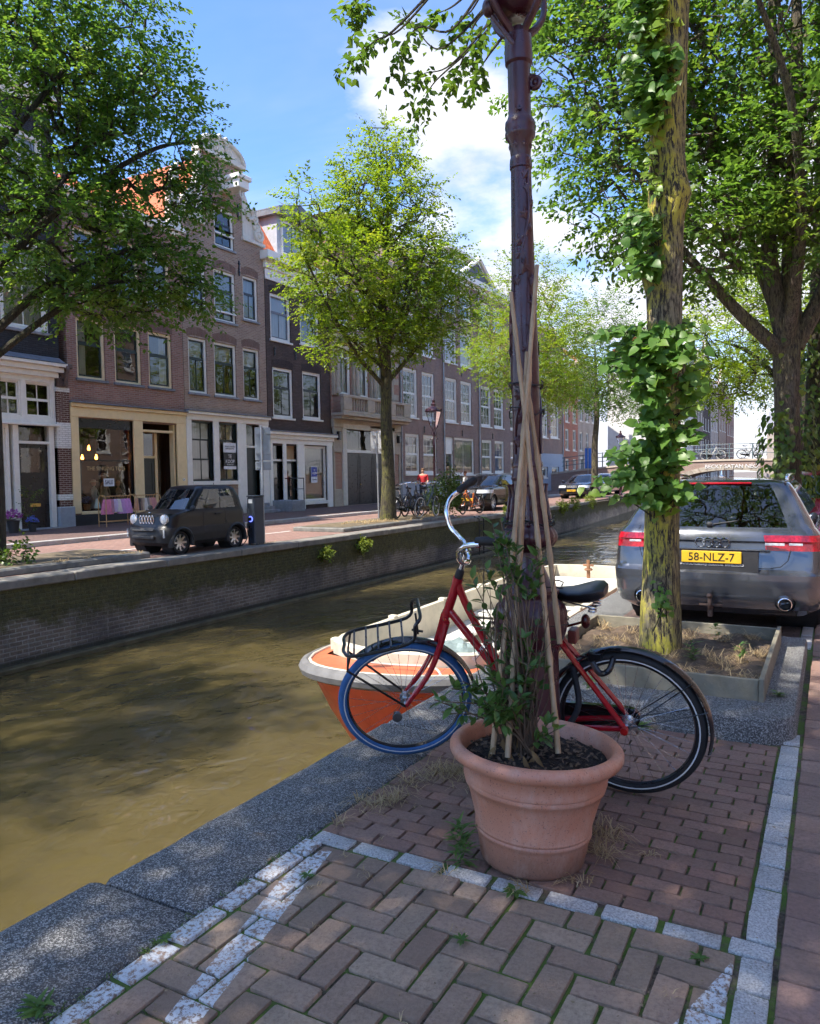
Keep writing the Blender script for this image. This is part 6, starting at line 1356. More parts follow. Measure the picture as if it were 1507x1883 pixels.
def front_car(name, label, X, Y_, L, W_, Hh, pm, plate_txt=None, rz=-PI/2, group='cars parked along the far quay', **k):
    kw = dict(hood=.95, belt=1.0, cowl=.72, rear=.14); kw.update({q: k.pop(q) for q in list(k) if q in ('hood','belt','cowl','rear','ride')})
    wr = k.pop('wr', .33); lv = hb_levels(L, W_, Hh, **kw); belt = kw['belt']; hood = kw['hood']
    lamps = {'headlight': (hood-.27,hood-.10,FH-3,FH+NFc+3), 'grille': (hood-.27,hood-.13,FH+NFc+4,NH), 'lower_grille': (.3,.44,FH+NFc-1,NH), 'tail_light': (.75,.9,NR-4,NR+NC+2)}
    o = car(name, label, (X,Y_,0), rz, lv, pm, (L*.19,L*.80), wr, (belt+.012,Hh-.085,.06,.30,.325,.86), lamps, k.pop('wkw',{'spokes':7}), group=group, pill=(.58,), ntop=.02, **k)
    mirrors(o, L*kw['cowl']-.12, W_/2-.03, belt+.05, pm); 
    if plate_txt is not None: plate(o, L+.0, .5, plate_txt, 'front')
    m = MB(); m.ball((L-.07,0,hood-.2),(.02,.07,.05),10,6); m.build('badge', CHROME, o, True); return o
pg = front_car('crossover_car', 'shiny black crossover car parked beside the far parked bicycles', -13.35, 33.2, 4.15, 1.76, 1.56, BLACKC, 'KN-481-B', hood=1.02, belt=1.06, cowl=.70, rear=.09, clad=.36)
for s_ in (1,-1): m = MB(); m.tube(spline([(.5,s_*.62,1.50),(.6,s_*.63,1.56),(1.4,s_*.62,1.575),(2.0,s_*.58,1.54)],5),.018,6); m.build('roof_rail', METAL, pg, True)
front_car('saloon_car', 'low blue-black saloon car parked behind the black crossover', -13.6, 49.3, 4.9, 1.86, 1.47, NAVY, 'G-208-RX', belt=.97, hood=.92, cowl=.70, rear=.10)
front_car('coupe_car', 'warm grey fastback car parked in front of the white van', -14.3, 56.6, 4.95, 1.9, 1.5, GRYB, None, belt=1.0, hood=.94, cowl=.71, rear=.08, wr=.35)
van = front_car('van', 'white van with blue bonnet parked beyond the grey fastback car', -15.3, 66.5, 4.9, 1.95, 2.1, WHITEV, None, belt=1.22, hood=1.16, cowl=.84, rear=.01); van['category'] = 'van'; van['label'] = 'white delivery van with a blue front, parked beyond the grey fastback car'
m = MB(); m.cbox(4.15,4.6,-.72,.72,.98,1.15,.05); m.build('blue_bonnet', BLUEV, van)
front_car('red_car', 'red car parked ahead of the grey estate, cut by the picture edge', -.1, 14.2, 4.3, 1.8, 1.52, REDC, None, rz=PI/2, group=None, hood=1.0, belt=1.05)
rc_ = bpy.data.objects.get('red_car'); plate(rc_, -.0, .70, '', 'rear')
# ---------------- small black electric car
MATB = paint('satin_black', (.004,.004,.005), .3, .0, .25, .3); SATG = mat('satin_grey_plastic', (.016,.017,.019), .5, var=.1)
lv = [(.20,.12,2.72,.56,.2,.2,.03,.06),(.28,.02,2.86,.66,.2,.24,.04,.10),(.45,.0,2.90,.69,.2,.26,.05,.12),(.58,.01,2.88,.69,.2,.26,.05,.12),(.66,.02,2.80,.685,.2,.26,.05,.12),(.86,.03,2.74,.68,.2,.26,.05,.12),(.93,.04,2.66,.67,.2,.26,.05,.12),(.965,.05,2.40,.66,.2,.25,.05,.1),(.99,.06,2.14,.65,.2,.2,.05,.08),
      (1.01,.07,2.10,.645,.2,.18,.05,.08),(1.25,.12,1.90,.61,.22,.17,.05,.07),(1.46,.22,1.68,.56,.24,.16,.05,.06),(1.52,.30,1.60,.52,.24,.16,.04,.05),(1.55,.45,1.45,.42,.24,.16,.03,.04)]
mc = car('microcar', 'small boxy matte black electric car plugged in beside the clothes shop', (-12.15,13.3,0), -PI/2, lv, MATB, (.46,2.32), .265, (1.02,1.475,.10,.44,.465,.985), {}, {'spokes':8,'rimf':.74}, flare=SATG, pill=(.80,), ntop=.012, clad=.62, glass=glassmat('micro_glass', (.42,.44,.44), 1, 1.5, .01, 1))
mc.rotation_euler = (0,0,-PI/2+rad(-2)); mc.scale = (.84,.90,.90)
m = MB()
for k in range(5):
    for rr_ in (0,): m.torus((2.775,-.27+.135*k,.80),.05,.010,20,6,'x')
m.xf(np.diag([1,.72,1.75,1])@np.array(Matrix.Translation((0,0,-.343)))); m.build('grille_slot', CHROME, mc, True)
for s_ in (1,-1):
    m = MB(); m.lathe([(.105,-.05),(.11,.02),(.09,.035),(0,.05)],24,(2.70,s_*.50,.80),'x'); h_ = m.build('headlight', CLRL, mc, True); m = MB(); m.torus((2.715,s_*.50,.80),.108,.012,24,6,'x'); m.build('headlight_ring', CHROME, h_, True)
    m = MB()
    for k in range(7): m.cbox(2.80,2.83,s_*.60-.02,s_*.60+.02,.40+.028*k,.42+.028*k,.003)
    m.build('day_light', CLRL, mc)
m = MB(); m.cbox(2.80,2.93,-.36,.36,.36,.44,.02).cbox(2.80,2.93,-.36,.36,.54,.58,.02); m.build('bumper', PLAS, mc); m = MB(); m.ball((2.68,0,.955),(.03,.05,.015),8,6); m.build('badge', CHROME, mc, True)
mirrors(mc, 2.0, .63, 1.04, PLAS, .8)
m = MB(); m.torus((1.72,.22,1.08),.15,.016,22,6,'x'); m.build('steering_wheel', PLAS, mc, True); m = MB(); m.tube([(.55,.0,1.50),(.52,0,1.60)],.008,5); m.build('aerial', PLAS, mc)
m = MB()
for s_ in (1,-1): m.cbox(1.02,1.22,s_*.69-.012,s_*.69+.012,.86,.90,.006); m.tube([(1.62,s_*.687,.95),(1.62,s_*.692,.4)],.004,4); m.tube([(.86,s_*.687,.95),(.86,s_*.692,.62)],.004,4)
m.build('door_handle', PLAS, mc)
# ------------------------------------------------------------------ trees
def barkmat(name, c1, c2, moss=(.10,.105,.015), mamt=.5, sc=9):
    if name in MATS: return MATS[name]
    t = newmat(name); P = t.co.outputs['Object']; v = t.map(P, (1,1,.2)); f = t.noise(v, sc*4.5, 7, .68, .5); f2 = t.noise(v, sc*12, 4, .6)
    f = t.math('ADD', t.math('MULTIPLY', f, .75), t.math('MULTIPLY', f2, .25))
    c = t.mix(t.rng(f, .43, .56), c1, c2); mo = t.math('MULTIPLY', t.rng(t.noise(P, 2.6, 6, .75), .40, .62), mamt)
    nr = t.new('ShaderNodeSeparateXYZ'); t.put(nr.inputs[0], t.geo.outputs['Normal'])
    mo = t.math('MULTIPLY', mo, t.rng(t.math('ADD', t.math('MULTIPLY', nr.outputs[0], -.7), t.math('MULTIPLY', nr.outputs[1], -.6)), -.6, .5, .35, 1.3)); mo = t.math('MULTIPLY', mo, t.rng(f, .455, .53, 0, 1))
    c = t.mix(mo, c, t.mix(t.noise(P, 60, 4), moss, tuple(x*1.7 for x in moss)))
    t.put(t.b.inputs['Base Color'], c); t.b.inputs['Roughness'].default_value = .9; t.put(t.b.inputs['Normal'], t.bump(f, 1.0, .03)); MATS[name] = t.m; return t.m
BARK = barkmat('bark', (.035,.027,.02), (.14,.11,.085), mamt=.35); BARKM = barkmat('mossy_bark', (.032,.025,.016), (.25,.21,.13), (.32,.28,.038), 1.6); BARKY = barkmat('young_bark', (.022,.018,.012), (.085,.07,.045), (.11,.11,.018), .8); BARKD = barkmat('dark_bark', (.018,.014,.011), (.06,.048,.036), (.06,.07,.012), .5)
def leaf_sprays(tips, dirs, L, n, lw, rng, droop=.15, spread=.5, flat=.75, aspect=.55):
    """flat sprays of leaves along each twig; returns verts, faces (two triangles per leaf)"""
    T = len(tips); k = np.arange(n); u = (k+.5)/n
    d = dirs/np.linalg.norm(dirs,axis=1,keepdims=True); up = np.array((0,0,1.))+rng.normal(0,1-flat,(T,3))*.9
    s_ = np.cross(d, up); s_ /= np.linalg.norm(s_,axis=1,keepdims=True)+1e-9; nrm = np.cross(s_, d)
    LL = L*rng.uniform(.65,1.25,(T,1)); 
    pos = tips[:,None,:]+d[:,None,:]*(LL*u[None,:])[:,:,None]; pos[:,:,2] -= droop*(LL*u[None,:])**2
    side = np.where(k%2==0,1.,-1.)[None,:]*np.ones((T,1)); ang = rng.normal(.95,.25,(T,n))
    ld = d[:,None,:]*np.cos(ang)[:,:,None]+s_[:,None,:]*(side*np.sin(ang))[:,:,None]+nrm[:,None,:]*rng.normal(0,.28,(T,n))[:,:,None]; ld[:,:,2] -= .18
    ld /= np.linalg.norm(ld,axis=2,keepdims=True); pos = pos+rng.normal(0,.02,pos.shape)
    nn_ = nrm[:,None,:]+rng.normal(0,.38,(T,n,3)); sd = np.cross(nn_, ld); sd /= np.linalg.norm(sd,axis=2,keepdims=True)+1e-9; nl = np.cross(ld, sd)
    sz = (lw*rng.uniform(.65,1.3,(T,n)))[:,:,None]; W_ = sz*aspect
    a = pos; b = pos+ld*sz*.45+sd*W_*.5+nl*sz*.08; c = pos+ld*sz-nl*sz*.12; e = pos+ld*sz*.45-sd*W_*.5+nl*sz*.08
    V = np.stack([a,b,c,e],2).reshape(-1,3); i = np.arange(T*n)*4; F = np.stack([i,i+1,i+2,i+3],1)
    return V, F
DENS = 1.75
def crown_points(blobs, rng, shell=.45):
    """twig positions spread through ellipsoids, denser near their surface"""
    P = []; D = []
    for (c, r, n) in blobs:
        n = int(n*DENS); v = rng.normal(0,1,(n,3)); v /= np.linalg.norm(v,axis=1,keepdims=True); q = rng.uniform(shell**3,1,(n,1))**(1/3); q *= 1+.16*np.sin(v[:,:1]*5+c[0])*np.cos(v[:,1:2]*4+c[1])+rng.normal(0,.06,(n,1))
        P.append(np.array(c)+v*q*np.array(r)); D.append(v*np.array((1,1,.45))+rng.normal(0,.35,(n,3)))
    return np.vstack(P), np.vstack(D)
def branches(mb, skel, tips, rng, sub=.55, r0=.0055, pw=.40, every=1):
    """joins every tip to the nearest point of the growing skeleton with thin curved twigs"""
    N_ = [np.array(p, float) for p in skel]; par = [-1]*len(N_); nodes = np.array(N_); order = np.argsort(np.linalg.norm(tips-nodes.mean(0),axis=1)); load = {}
    segs = []; pn = list(nodes); cnt = [0]*len(pn); parent = [-1]*len(pn)
    arr = np.zeros((len(nodes)+len(tips)*4,3)); arr[:len(nodes)] = nodes; m = len(nodes)
    for t_ in order[::every]:
        p = tips[t_]; dd = arr[:m]-p; dist = np.sqrt((dd**2).sum(1))+np.maximum(0,dd[:,2])*.6; j = int(np.argmin(dist)); q = arr[j]; L_ = np.linalg.norm(p-q); n = max(1,min(4,int(L_/sub))); prev = j
        for k in range(1,n+1):
            f = k/n; x = q+(p-q)*f+(rng.normal(0,.05*min(L_,1.5),3) if k < n else 0)+np.array((0,0,.10*L_*math.sin(PI*f)*(1 if k < n else 0)))
            arr[m] = x; parent.append(prev); cnt.append(0); prev = m; m += 1
    for i in range(m-1, len(nodes)-1, -1):
        cnt[i] += 1
        if parent[i] >= 0: cnt[parent[i]] += cnt[i]
    for i in range(len(nodes), m):
        a, b = arr[parent[i]], arr[i]; ra = min(r0*max(1,cnt[i])**pw, .045); rb = min(r0*max(1,cnt[i]-1)**pw, ra)
        mb.tube([a-(b-a)*.04, b], [ra, rb], 5 if ra > .02 else 4, False)
def trunk(mb, pts, rad_, n=14, wob=.06, seed=1, knots=()):
    P = spline(pts, 8); R_ = np.interp(np.linspace(0,1,len(P)), np.linspace(0,1,len(rad_)), rad_); g_ = random.Random(seed); ph = [g_.uniform(0,6) for _ in range(6)]; rings = []
    T = np.gradient(P,axis=0); u = None
    for k in range(len(P)):
        t_ = unit(T[k]); u = unit(np.cross(t_,(1,0,0)) if u is None else u-t_*np.dot(u,t_)); v = np.cross(t_,u); ring = []
        for i in range(n):
            a = 2*PI*i/n; f = 1+wob*(math.sin(3*a+ph[0]+k*.25)+.7*math.sin(5*a+ph[1]-k*.2)+.6*math.sin(2*a+ph[2]+k*.11)); q = P[k]+R_[k]*f*(u*math.cos(a)+v*math.sin(a))
            for kp, kr, ka in knots:
                d_ = q-np.array(kp); e = np.linalg.norm(d_); q = q+unit(q-P[k])*ka*math.exp(-(e/kr)**2)
            ring.append(q)
        rings.append(ring)
    mb.rings(rings, True, True, True); return P
def limb(mb, pts, r0, r1, n=8): P = spline(pts, 6); mb.tube(P, np.linspace(r0,r1,len(P)), n); return [tuple(p) for p in P[::2]]
def tree(name, label, base, trunk_pts, trunk_r, limbs, blobs, leaf, lw=.085, L=.55, n=14, bark=None, seed=1, group=None, twig=True, r0=.006, every=1, flat=.75, knots=(), seg=14, droop=.15, extra=None):
    root = thing(name, label, 'tree', base, 0, group); rng = np.random.default_rng(seed); m = MB(); sk = [tuple(p) for p in trunk(m, trunk_pts, trunk_r, seg, .05, seed, knots)[len(trunk_pts)*3:]]
    m.build('trunk', bark or BARK, root, 60); b = MB()
    for pts, a, c in limbs: sk += limb(b, pts, a, c)
    tips, dirs = crown_points(blobs, rng)
    if extra is not None: tips = np.vstack([tips, extra[0]]); dirs = np.vstack([dirs, extra[1]])
    if twig: branches(b, sk, tips, rng, r0=r0, every=every)
    if b.v: b.build('branches', bark or BARK, root, True, fix=False)
    V, F = leaf_sprays(tips, dirs, L, n, lw, rng, droop, flat=flat)
    cr = link('crown', fastmesh('crown', V, F, leaf), root); cr['kind'] = 'stuff'; return root
LF_DARK = leafmat('elm_leaf_dark', (.055,.125,.024), (.115,.21,.038), (.19,.27,.045), .42, .55, .54)
LF_MID = leafmat('elm_leaf', (.050,.115,.022), (.11,.19,.034), (.17,.235,.04), .42, .48, .55)
LF_LIGHT = leafmat('young_elm_leaf', (.105,.185,.022), (.20,.29,.036), (.27,.32,.045), .42, .52, .52)
G = 'elms along the quays'
# far quay, left edge: trunk just outside the picture
T0 = (-12.8, 8.0, .1)
tree('elm_tree', 'large dark elm overhanging the far quay at the left picture edge', T0, [(0,0,0),(.05,.05,1.5),(0,.1,3.2),(-.1,.2,5.0),(0,.3,7.5),(.1,.3,10)], [.24,.19,.18,.16,.11,.05],
     [([(0,.1,3.9),(.6,1.0,5.0),(1.1,2.1,5.7),(1.3,3.2,6.1)],.08,.025),([(0,.1,3.5),(.6,.8,4.3),(1.2,1.6,5.0),(1.4,2.6,5.2)],.07,.025),([(0,.2,5),(.8,1.3,6.5),(1.2,2.8,7.8),(1.3,4,8.4)],.08,.025),([(0,.1,4),(-.8,-1,5.5),(-1.5,-2,7)],.08,.03),([(0,.2,4.6),(-1.2,1.2,6),(-2,2,7)],.07,.03),([(0,.3,7),(.6,1.5,9),(.6,2.6,10.4)],.06,.02)],
     [((.7,1.2,5.8),(1.5,1.5,1.1),220),((1.2,2.6,5.5),(.9,.95,.95),130),((1.2,2.6,7.8),(1.2,1.3,1.3),230),((.3,.6,8.2),(1.8,1.6,1.8),320),((.9,1.9,9.0),(1.2,1.3,.9),150),((0.2,1.4,10.6),(2.0,2.0,1.6),320),((1.0,1.6,4.7),(.8,1.0,.4),80),((-.8,-1,7.5),(2.2,2.0,3.0),240),((1.45,3.9,7.15),(.45,.6,.3),40),((1.5,3.5,5.2),(.45,.5,.4),40)],
     LF_DARK, .105, .62, 15, BARKD, 3, G, r0=.0055)
tree('elm_tree', 'elm on the far quay before the left picture edge, seen in the water', (-12.7,.2,.1), [(0,0,0),(.05,.05,1.5),(0,.1,3.2),(-.1,.2,5.0),(0,.3,9)], [.24,.19,.18,.16,.06], [], [((.5,.3,7.2),(3.6,3.6,2.6),800),((1.2,2.0,5.8),(2.2,2.2,1.4),260),((1.2,-2.5,6.2),(2.4,2.4,1.6),260)], LF_DARK, .12, .62, 12, BARKD, 23, G, every=5)
# far quay, middle: young bright tree
yt = tree('elm_tree', 'bright green young tree standing on the far quay beside parked bicycles', (-12.45,21.0,.1), [(0,0,0),(.02,.02,1.4),(.0,.0,2.9),(.0,.03,4.2),(-.1,.1,6.0),(.05,.15,8.0),(.05,.2,10.3)], [.25,.18,.165,.15,.10,.06,.02],
     [([(0,0,3.7),(-.4,-.9,4.6),(-.6,-2.0,5.8),(-.7,-2.9,7.0)],.07,.02),([(0,0,3.8),(.5,.8,4.8),(.8,1.7,5.8),(.9,2.4,6.6)],.07,.02),([(0,0,4.0),(-.2,.7,5.4),(-.3,1.4,7)],.06,.02),([(0,0,3.9),(.2,-.8,5.2),(.3,-1.5,6.7)],.06,.02),([(0,.1,4.8),(.7,.3,6.4),(1.2,.5,7.6)],.05,.02),([(0,.1,4.8),(-.9,.4,6.2),(-1.5,.6,7.4)],.05,.02),([(0,0,4.2),(-.9,-.7,5.2),(-1.6,-1.3,6)],.05,.02)],
     [((0,.1,7.0),(2.3,2.2,2.0),450),((-.3,-1.9,6.4),(1.4,1.5,1.2),270),((.4,1.7,6.2),(1.5,1.5,1.3),300),((0,.2,8.9),(1.5,1.4,1.3),260),((0,.25,10.3),(.65,.6,.75),70),((-.2,-.2,5.0),(1.9,1.9,.55),210),((-.3,-3.05,7.7),(.5,.6,.8),50),((-.2,-.9,8.8),(1.0,.8,.9),80),((.3,2.5,7.6),(1.0,.9,.7),80)],
     LF_LIGHT, .098, .52, 14, BARKY, 5, G, r0=.0055)
yt.scale = (1.1,1.14,1.14)
# far quay, farther along
tree('elm_tree', 'light green tree farther along the far quay, half hidden by the lamp post', (-12.1,32.6,.1), [(0,0,0),(0,0,2),(.1,.1,4.2),(0,.1,7),(0,.2,10)], [.2,.17,.15,.1,.04], [([(0,0,4),(.6,-1.2,5.6),(1,-2.4,7)],.07,.02),([(0,0,4),(.8,1.2,5.6),(1.2,2.2,7)],.07,.02)],
     [((.2,.3,7.5),(2.9,3.0,2.4),520),((.6,-2.6,6.6),(1.9,1.9,1.5),230),((.6,2.6,6.3),(2.0,2.0,1.7),230),((0.2,.2,9.9),(1.7,1.7,1.5),170),((.9,0,5.2),(1.6,2.4,.8),150)], LF_LIGHT, .11, .7, 12, BARKM, 6, G, every=2)
tree('elm_tree', 'mid green tree on the far quay in front of the orange red house', (-12.6,46,.1), [(0,0,0),(0,0,3),(.1,.1,5.2),(0,.1,9)], [.22,.18,.15,.05], [], [((.2,0,8.2),(3.4,3.4,2.9),560),((.8,-2.3,6.6),(2,2,1.6),190),((.8,2.6,6.8),(2.2,2.2,1.8),210),((.3,.2,11),(2,2,1.6),150)], LF_MID, .13, .8, 11, BARK, 7, G, every=3)
tree('elm_tree', 'tall mid green tree near the bridge on the far quay', (-13.8,70,.1), [(0,0,0),(0,0,3),(.1,.1,5.2),(0,.1,9)], [.22,.18,.15,.05], [], [((.2,0,8.8),(3.6,4.0,3.2),480),((.8,2.6,8),(2.4,2.6,2.2),180)], LF_MID, .15, .9, 10, BARK, 8, G, every=4)
# near quay: mossy lime beside the tree pit, its crown over the street
NB = (-1.12, 5.9, .15)
def near_loc(px, py, d): return at(px,py,d)-np.array(NB)
hang = []; hd = []
tw = MB(); rs = random.Random(14)
SPR = [((835,-60),(725,55),(690,75),(655,105)),((835,-60),(735,55),(695,60)),((900,-40),(830,55),(770,50),(735,95)),((920,-20),(850,60),(800,90),(755,40)),((930,-10),(875,40),(850,110),(840,130)),((930,0),(868,80),(820,125),(780,135)),((935,10),(865,90),(800,150),(777,190)),((925,0),(895,60),(875,85)),((900,-40),(870,15),(850,35)),((720,-60),(690,-10),(672,5)),((880,-30),(835,10),(805,25)),((930,60),(900,100),(880,130)),((930,0),(905,40),(885,55)),((680,-60),(660,-8),(650,2))]
for pth in SPR:
    d0 = rs.uniform(4.7,5.3); P_ = [near_loc(x,y,d0+.1*k) for k, (x,y) in enumerate(pth)]; C = spline(P_,6); tw.tube(C, np.linspace(.010,.003,len(C)), 5, False)
    tail = np.array([C[-1]-(C[-1]-C[-4])*f for f in (0.0,.5,1.0,1.7)]); 
    for p in tail: hang.append(p); hd.append(unit(C[-1]-C[-3])+np.array((0,0,-.35))+np.array([rs.uniform(-.3,.3) for _ in range(3)]))
ivt = tree('lime_tree', 'mossy yellow-green lime trunk with leafy shoots beside the parked grey car', NB, [(0,0,0),(.0,.0,.8),(.02,.02,2.0),(.03,.03,3.1),(.05,.05,4.4),(.1,.1,6.2),(.1,.2,8)], [.165,.128,.120,.124,.118,.105,.07],
     [([(.05,.05,4.9),(-.6,-.3,5.7),(-1.6,-.5,6.3),(-2.6,-.3,6.5)],.07,.025),([(.05,.05,5.2),(.8,.3,6.2),(1.8,.8,7.2)],.07,.025),([(.1,.1,5.6),(.2,1.0,6.8),(.3,2.0,7.8)],.06,.02),([(.1,.1,5.6),(-.3,-1,6.8),(-.4,-2,7.6)],.06,.02)],
     [((-.2,.9,8.4),(2.0,1.7,1.2),240),((1.6,1.0,8.6),(2.0,2.0,1.4),240),((-2.2,-1.7,8.0),(1.3,1.2,.7),46)], LF_MID, .082, .5, 13, BARKM, 9, None, knots=((np.array((-.13,-.05,2.82)),.09,.05),(np.array((.15,-.02,3.42)),.12,.07),(np.array((.13,-.05,2.1)),.14,.045),(np.array((-.02,-.15,.95)),.05,.02)), seg=28, extra=None)
tw.build('hanging_twigs', BARKD, ivt, True, fix=False)
V, F = leaf_sprays(np.array(hang), np.array(hd), .24, 13, .062, np.random.default_rng(4), .3, flat=.8, aspect=.55); cr = link('hanging_leaves', fastmesh('hanging_leaves', V, F, LF_MID), ivt); cr['kind'] = 'stuff'
# shoots with heart shaped leaves on the trunk
LIME = leafmat('lime_leaf', (.070,.165,.030), (.14,.26,.048), (.32,.40,.055), .38, .5, .50)
V = []; F = []; sm_ = MB(); rs = random.Random(33)
def shoot(px, py, d, n, L, dirx=(-1,0,.2), lsz=.074):
    b0 = near_loc(1215+rs.uniform(-15,15), py+rs.uniform(0,60), d+.05); tip = near_loc(px,py,d-rs.uniform(0,.25)); mid = (b0+tip)/2+np.array((0,0,.06)); C = spline([b0,mid,tip],6); sm_.tube(C, np.linspace(.006,.002,len(C)), 4, False); dr = unit(tip-b0)
    for k in range(n):
        c = C[min(len(C)-1,int(len(C)*(.3+.7*k/n)))]; a = rs.uniform(0,2*PI); ld = unit(np.array((rs.uniform(-1,1),rs.uniform(-1,.2),rs.uniform(-.9,.1)))+dr*.3); nn_ = unit(np.array((rs.uniform(-.5,.3),-.75,rs.uniform(.15,.9)))); l = lsz*rs.uniform(.65,1.25)
        oval_leaf(c+np.array([rs.uniform(-.035,.035) for _ in range(3)]), ld, nn_, l, l*.86, V, F, .12, .22, True)
for k in range(120):                                                 # big bush on the trunk
    f = rs.random(); py = 600+325*f; wdt = 95*math.sin(PI*min(1,.25+.75*(1-abs(f-.45)*1.1))); px = 1200-rs.uniform(-.55,1)*wdt*1.62; shoot(px, py, 5.58, 11, .3)
for k in range(30): shoot(1262+rs.uniform(-10,38), 600+rs.uniform(0,230), 5.6, 6, .2, lsz=.075)
for k in range(80): py = rs.uniform(40,240); shoot(1190+rs.uniform(-62,55)*(1 if py < 170 else .5), py, 5.55, 8, .2, lsz=.075)
for k in range(26): py = rs.uniform(-20,60); shoot(1195+rs.uniform(-50,25), py, 5.6, 8, .2, lsz=.075)
for k in range(34): shoot(1178+rs.uniform(-45,32), rs.uniform(395,505), 5.55, 7, .2, lsz=.075)
for k in range(14): shoot(1198+rs.uniform(-14,12), rs.uniform(240,365), 5.55, 4, .2, lsz=.06)
for k in range(9): shoot(1222+rs.uniform(-16,20), 1100+rs.uniform(-18,14), 5.42, 5, .1, lsz=.045)
sm_.build('shoot_stems', BARKD, ivt, True, fix=False)['kind'] = 'stuff'; cr = link('shoot_leaves', fastmesh('shoot_leaves', V, F, LIME, True), ivt); cr['kind'] = 'stuff'
# near quay, farther: multi stemmed elm behind the grey car
tree('elm_tree', 'big many-stemmed elm with sunlit rough trunk behind the grey car', (-.62,13.0,0), [(0,0,0),(.02,.0,1.2),(.0,.05,2.6),(.0,.1,3.6)], [.235,.185,.175,.20],
     [([(-.05,.0,3.3),(-.7,-.3,4.0),(-1.4,-.5,4.9),(-2.0,-.6,5.7)],.12,.04),([(0,0,3.4),(-.25,.0,4.8),(-.2,.1,6.5),(-.25,.1,9)],.15,.05),([(.05,.1,3.4),(.05,.1,5.2),(.1,.2,7.5),(.05,.3,10)],.16,.05),([(.1,.1,3.4),(.55,.2,4.4),(.95,.3,6.0),(1.2,.4,8)],.14,.05),([(0,.1,3.5),(-.5,.5,5),(-1.0,1.1,6.6),(-1.5,1.6,8)],.1,.03),([(0,0,3.4),(.2,-.7,5),(.1,-1.5,6.4),(-.3,-2.3,7.6)],.1,.03),([(0,0,5),(-1.2,-.6,6.4),(-2.3,-1,7.6)],.06,.02),([(0,0,6),(-1.0,.1,8),(-2.0,.2,9.4)],.06,.02)],
     [((-1.9,-.7,6.3),(1.4,1.6,1.4),230),((-2.4,-.4,8.0),(1.7,1.9,1.5),260),((-.6,.2,8.2),(2.1,2.0,2.0),300),((1.2,.3,7.6),(1.9,1.9,1.8),300),((-1.2,-1.2,5.0),(.9,1.1,.7),120),((.5,-.6,6.0),(1.3,1.2,1.0),180),((-1.0,0,10.2),(2.8,2.2,1.5),360),((-2.6,-.4,9.6),(1.4,1.5,1.2),200),((1.0,-.6,5.0),(1.0,.9,.7),90)],
     LF_DARK, .105, .55, 14, BARK, 12, G, r0=.0055, seg=22)
tree('elm_tree', 'ivy wrapped tree standing behind the many-stemmed elm at the right edge', (-.35,18.6,0), [(0,0,0),(.05,0,3),(.1,0,6),(.1,0,9)], [.26,.21,.18,.1], [([(.1,0,4),(-.8,.3,6),(-1.6,.6,8)],.1,.03)],
     [((-1.6,.5,8.2),(2.6,2.6,2.6),420),((.8,.3,8.2),(2.4,2.4,2.6),300),((.6,0,5.4),(1.2,1.2,1.0),90)], LF_MID, .10, .65, 13, BARKD, 13, G, every=2)
tree('elm_tree', 'yellow green tree hanging over the canal before the bridge', (-1.1,29,0), [(0,0,0),(0,0,3),(-.1,0,5),(-.2,0,8)], [.26,.22,.18,.1], [([(0,0,4),(-1.4,.2,5.6),(-2.6,.3,6.2)],.1,.03)],
     [((-1.8,.3,6.4),(2.3,2.4,2.3),560),((.4,0,7.6),(2.6,2.6,2.6),380),((-2.3,0,4.6),(1.2,1.6,.9),150)], LF_LIGHT, .11, .65, 13, BARKD, 14, G, every=2)
tree('elm_tree', 'green tree on the near quay close to the bridge', (-1.2,44,0), [(0,0,0),(0,0,3),(-.1,0,5),(-.2,0,8)], [.26,.22,.18,.1], [], [((-.8,0,7.4),(3.0,3.2,2.8),420)], LF_MID, .13, .8, 11, BARKD, 15, G, every=4)
# ivy on the big trunk
V = []; F = []; rs = random.Random(8); IVY = leafmat('ivy_leaf', (.035,.075,.014), (.10,.16,.02), (.22,.25,.03), .4, .35, .5)
for k in range(420):
    z = rs.uniform(.9,2.4)*(1 if rs.random() < .8 else 1.6); a = rs.choice((rs.gauss(-2.6,.35),rs.gauss(-1.6,.25),rs.gauss(-.4,.3))); R_ = .30+rs.uniform(.02,.12); base = np.array((R_*math.cos(a),R_*math.sin(a),z)); o_ = unit(np.array((math.cos(a),math.sin(a),0))); oval_leaf(base, unit(np.array((0,0,-1))+o_*.6+np.array([rs.uniform(-.5,.5) for _ in range(3)])), o_, .085*rs.uniform(.7,1.3), .075, V, F, .1, .2, True)
iv = tag(link('ivy', fastmesh('ivy', V, F, IVY), None, (-.62,13.0,0)), 'yellow green ivy climbing the foot of the big elm behind the car', 'ivy')
V = []; F = []
for k in range(700):
    z = rs.uniform(.3,4.6); a = rs.uniform(-PI,0.3); R_ = .24+rs.uniform(.02,.16); base = np.array((R_*math.cos(a),R_*math.sin(a),z)); o_ = unit(np.array((math.cos(a),math.sin(a),0))); oval_leaf(base, unit(np.array((0,0,-1))+o_*.6+np.array([rs.uniform(-.5,.5) for _ in range(3)])), o_, .10*rs.uniform(.7,1.3), .09, V, F, .1, .2, True)
iv = tag(link('ivy', fastmesh('ivy', V, F, IVY), None, (-.35,18.6,0)), 'dense ivy covering the second trunk at the right edge', 'ivy')
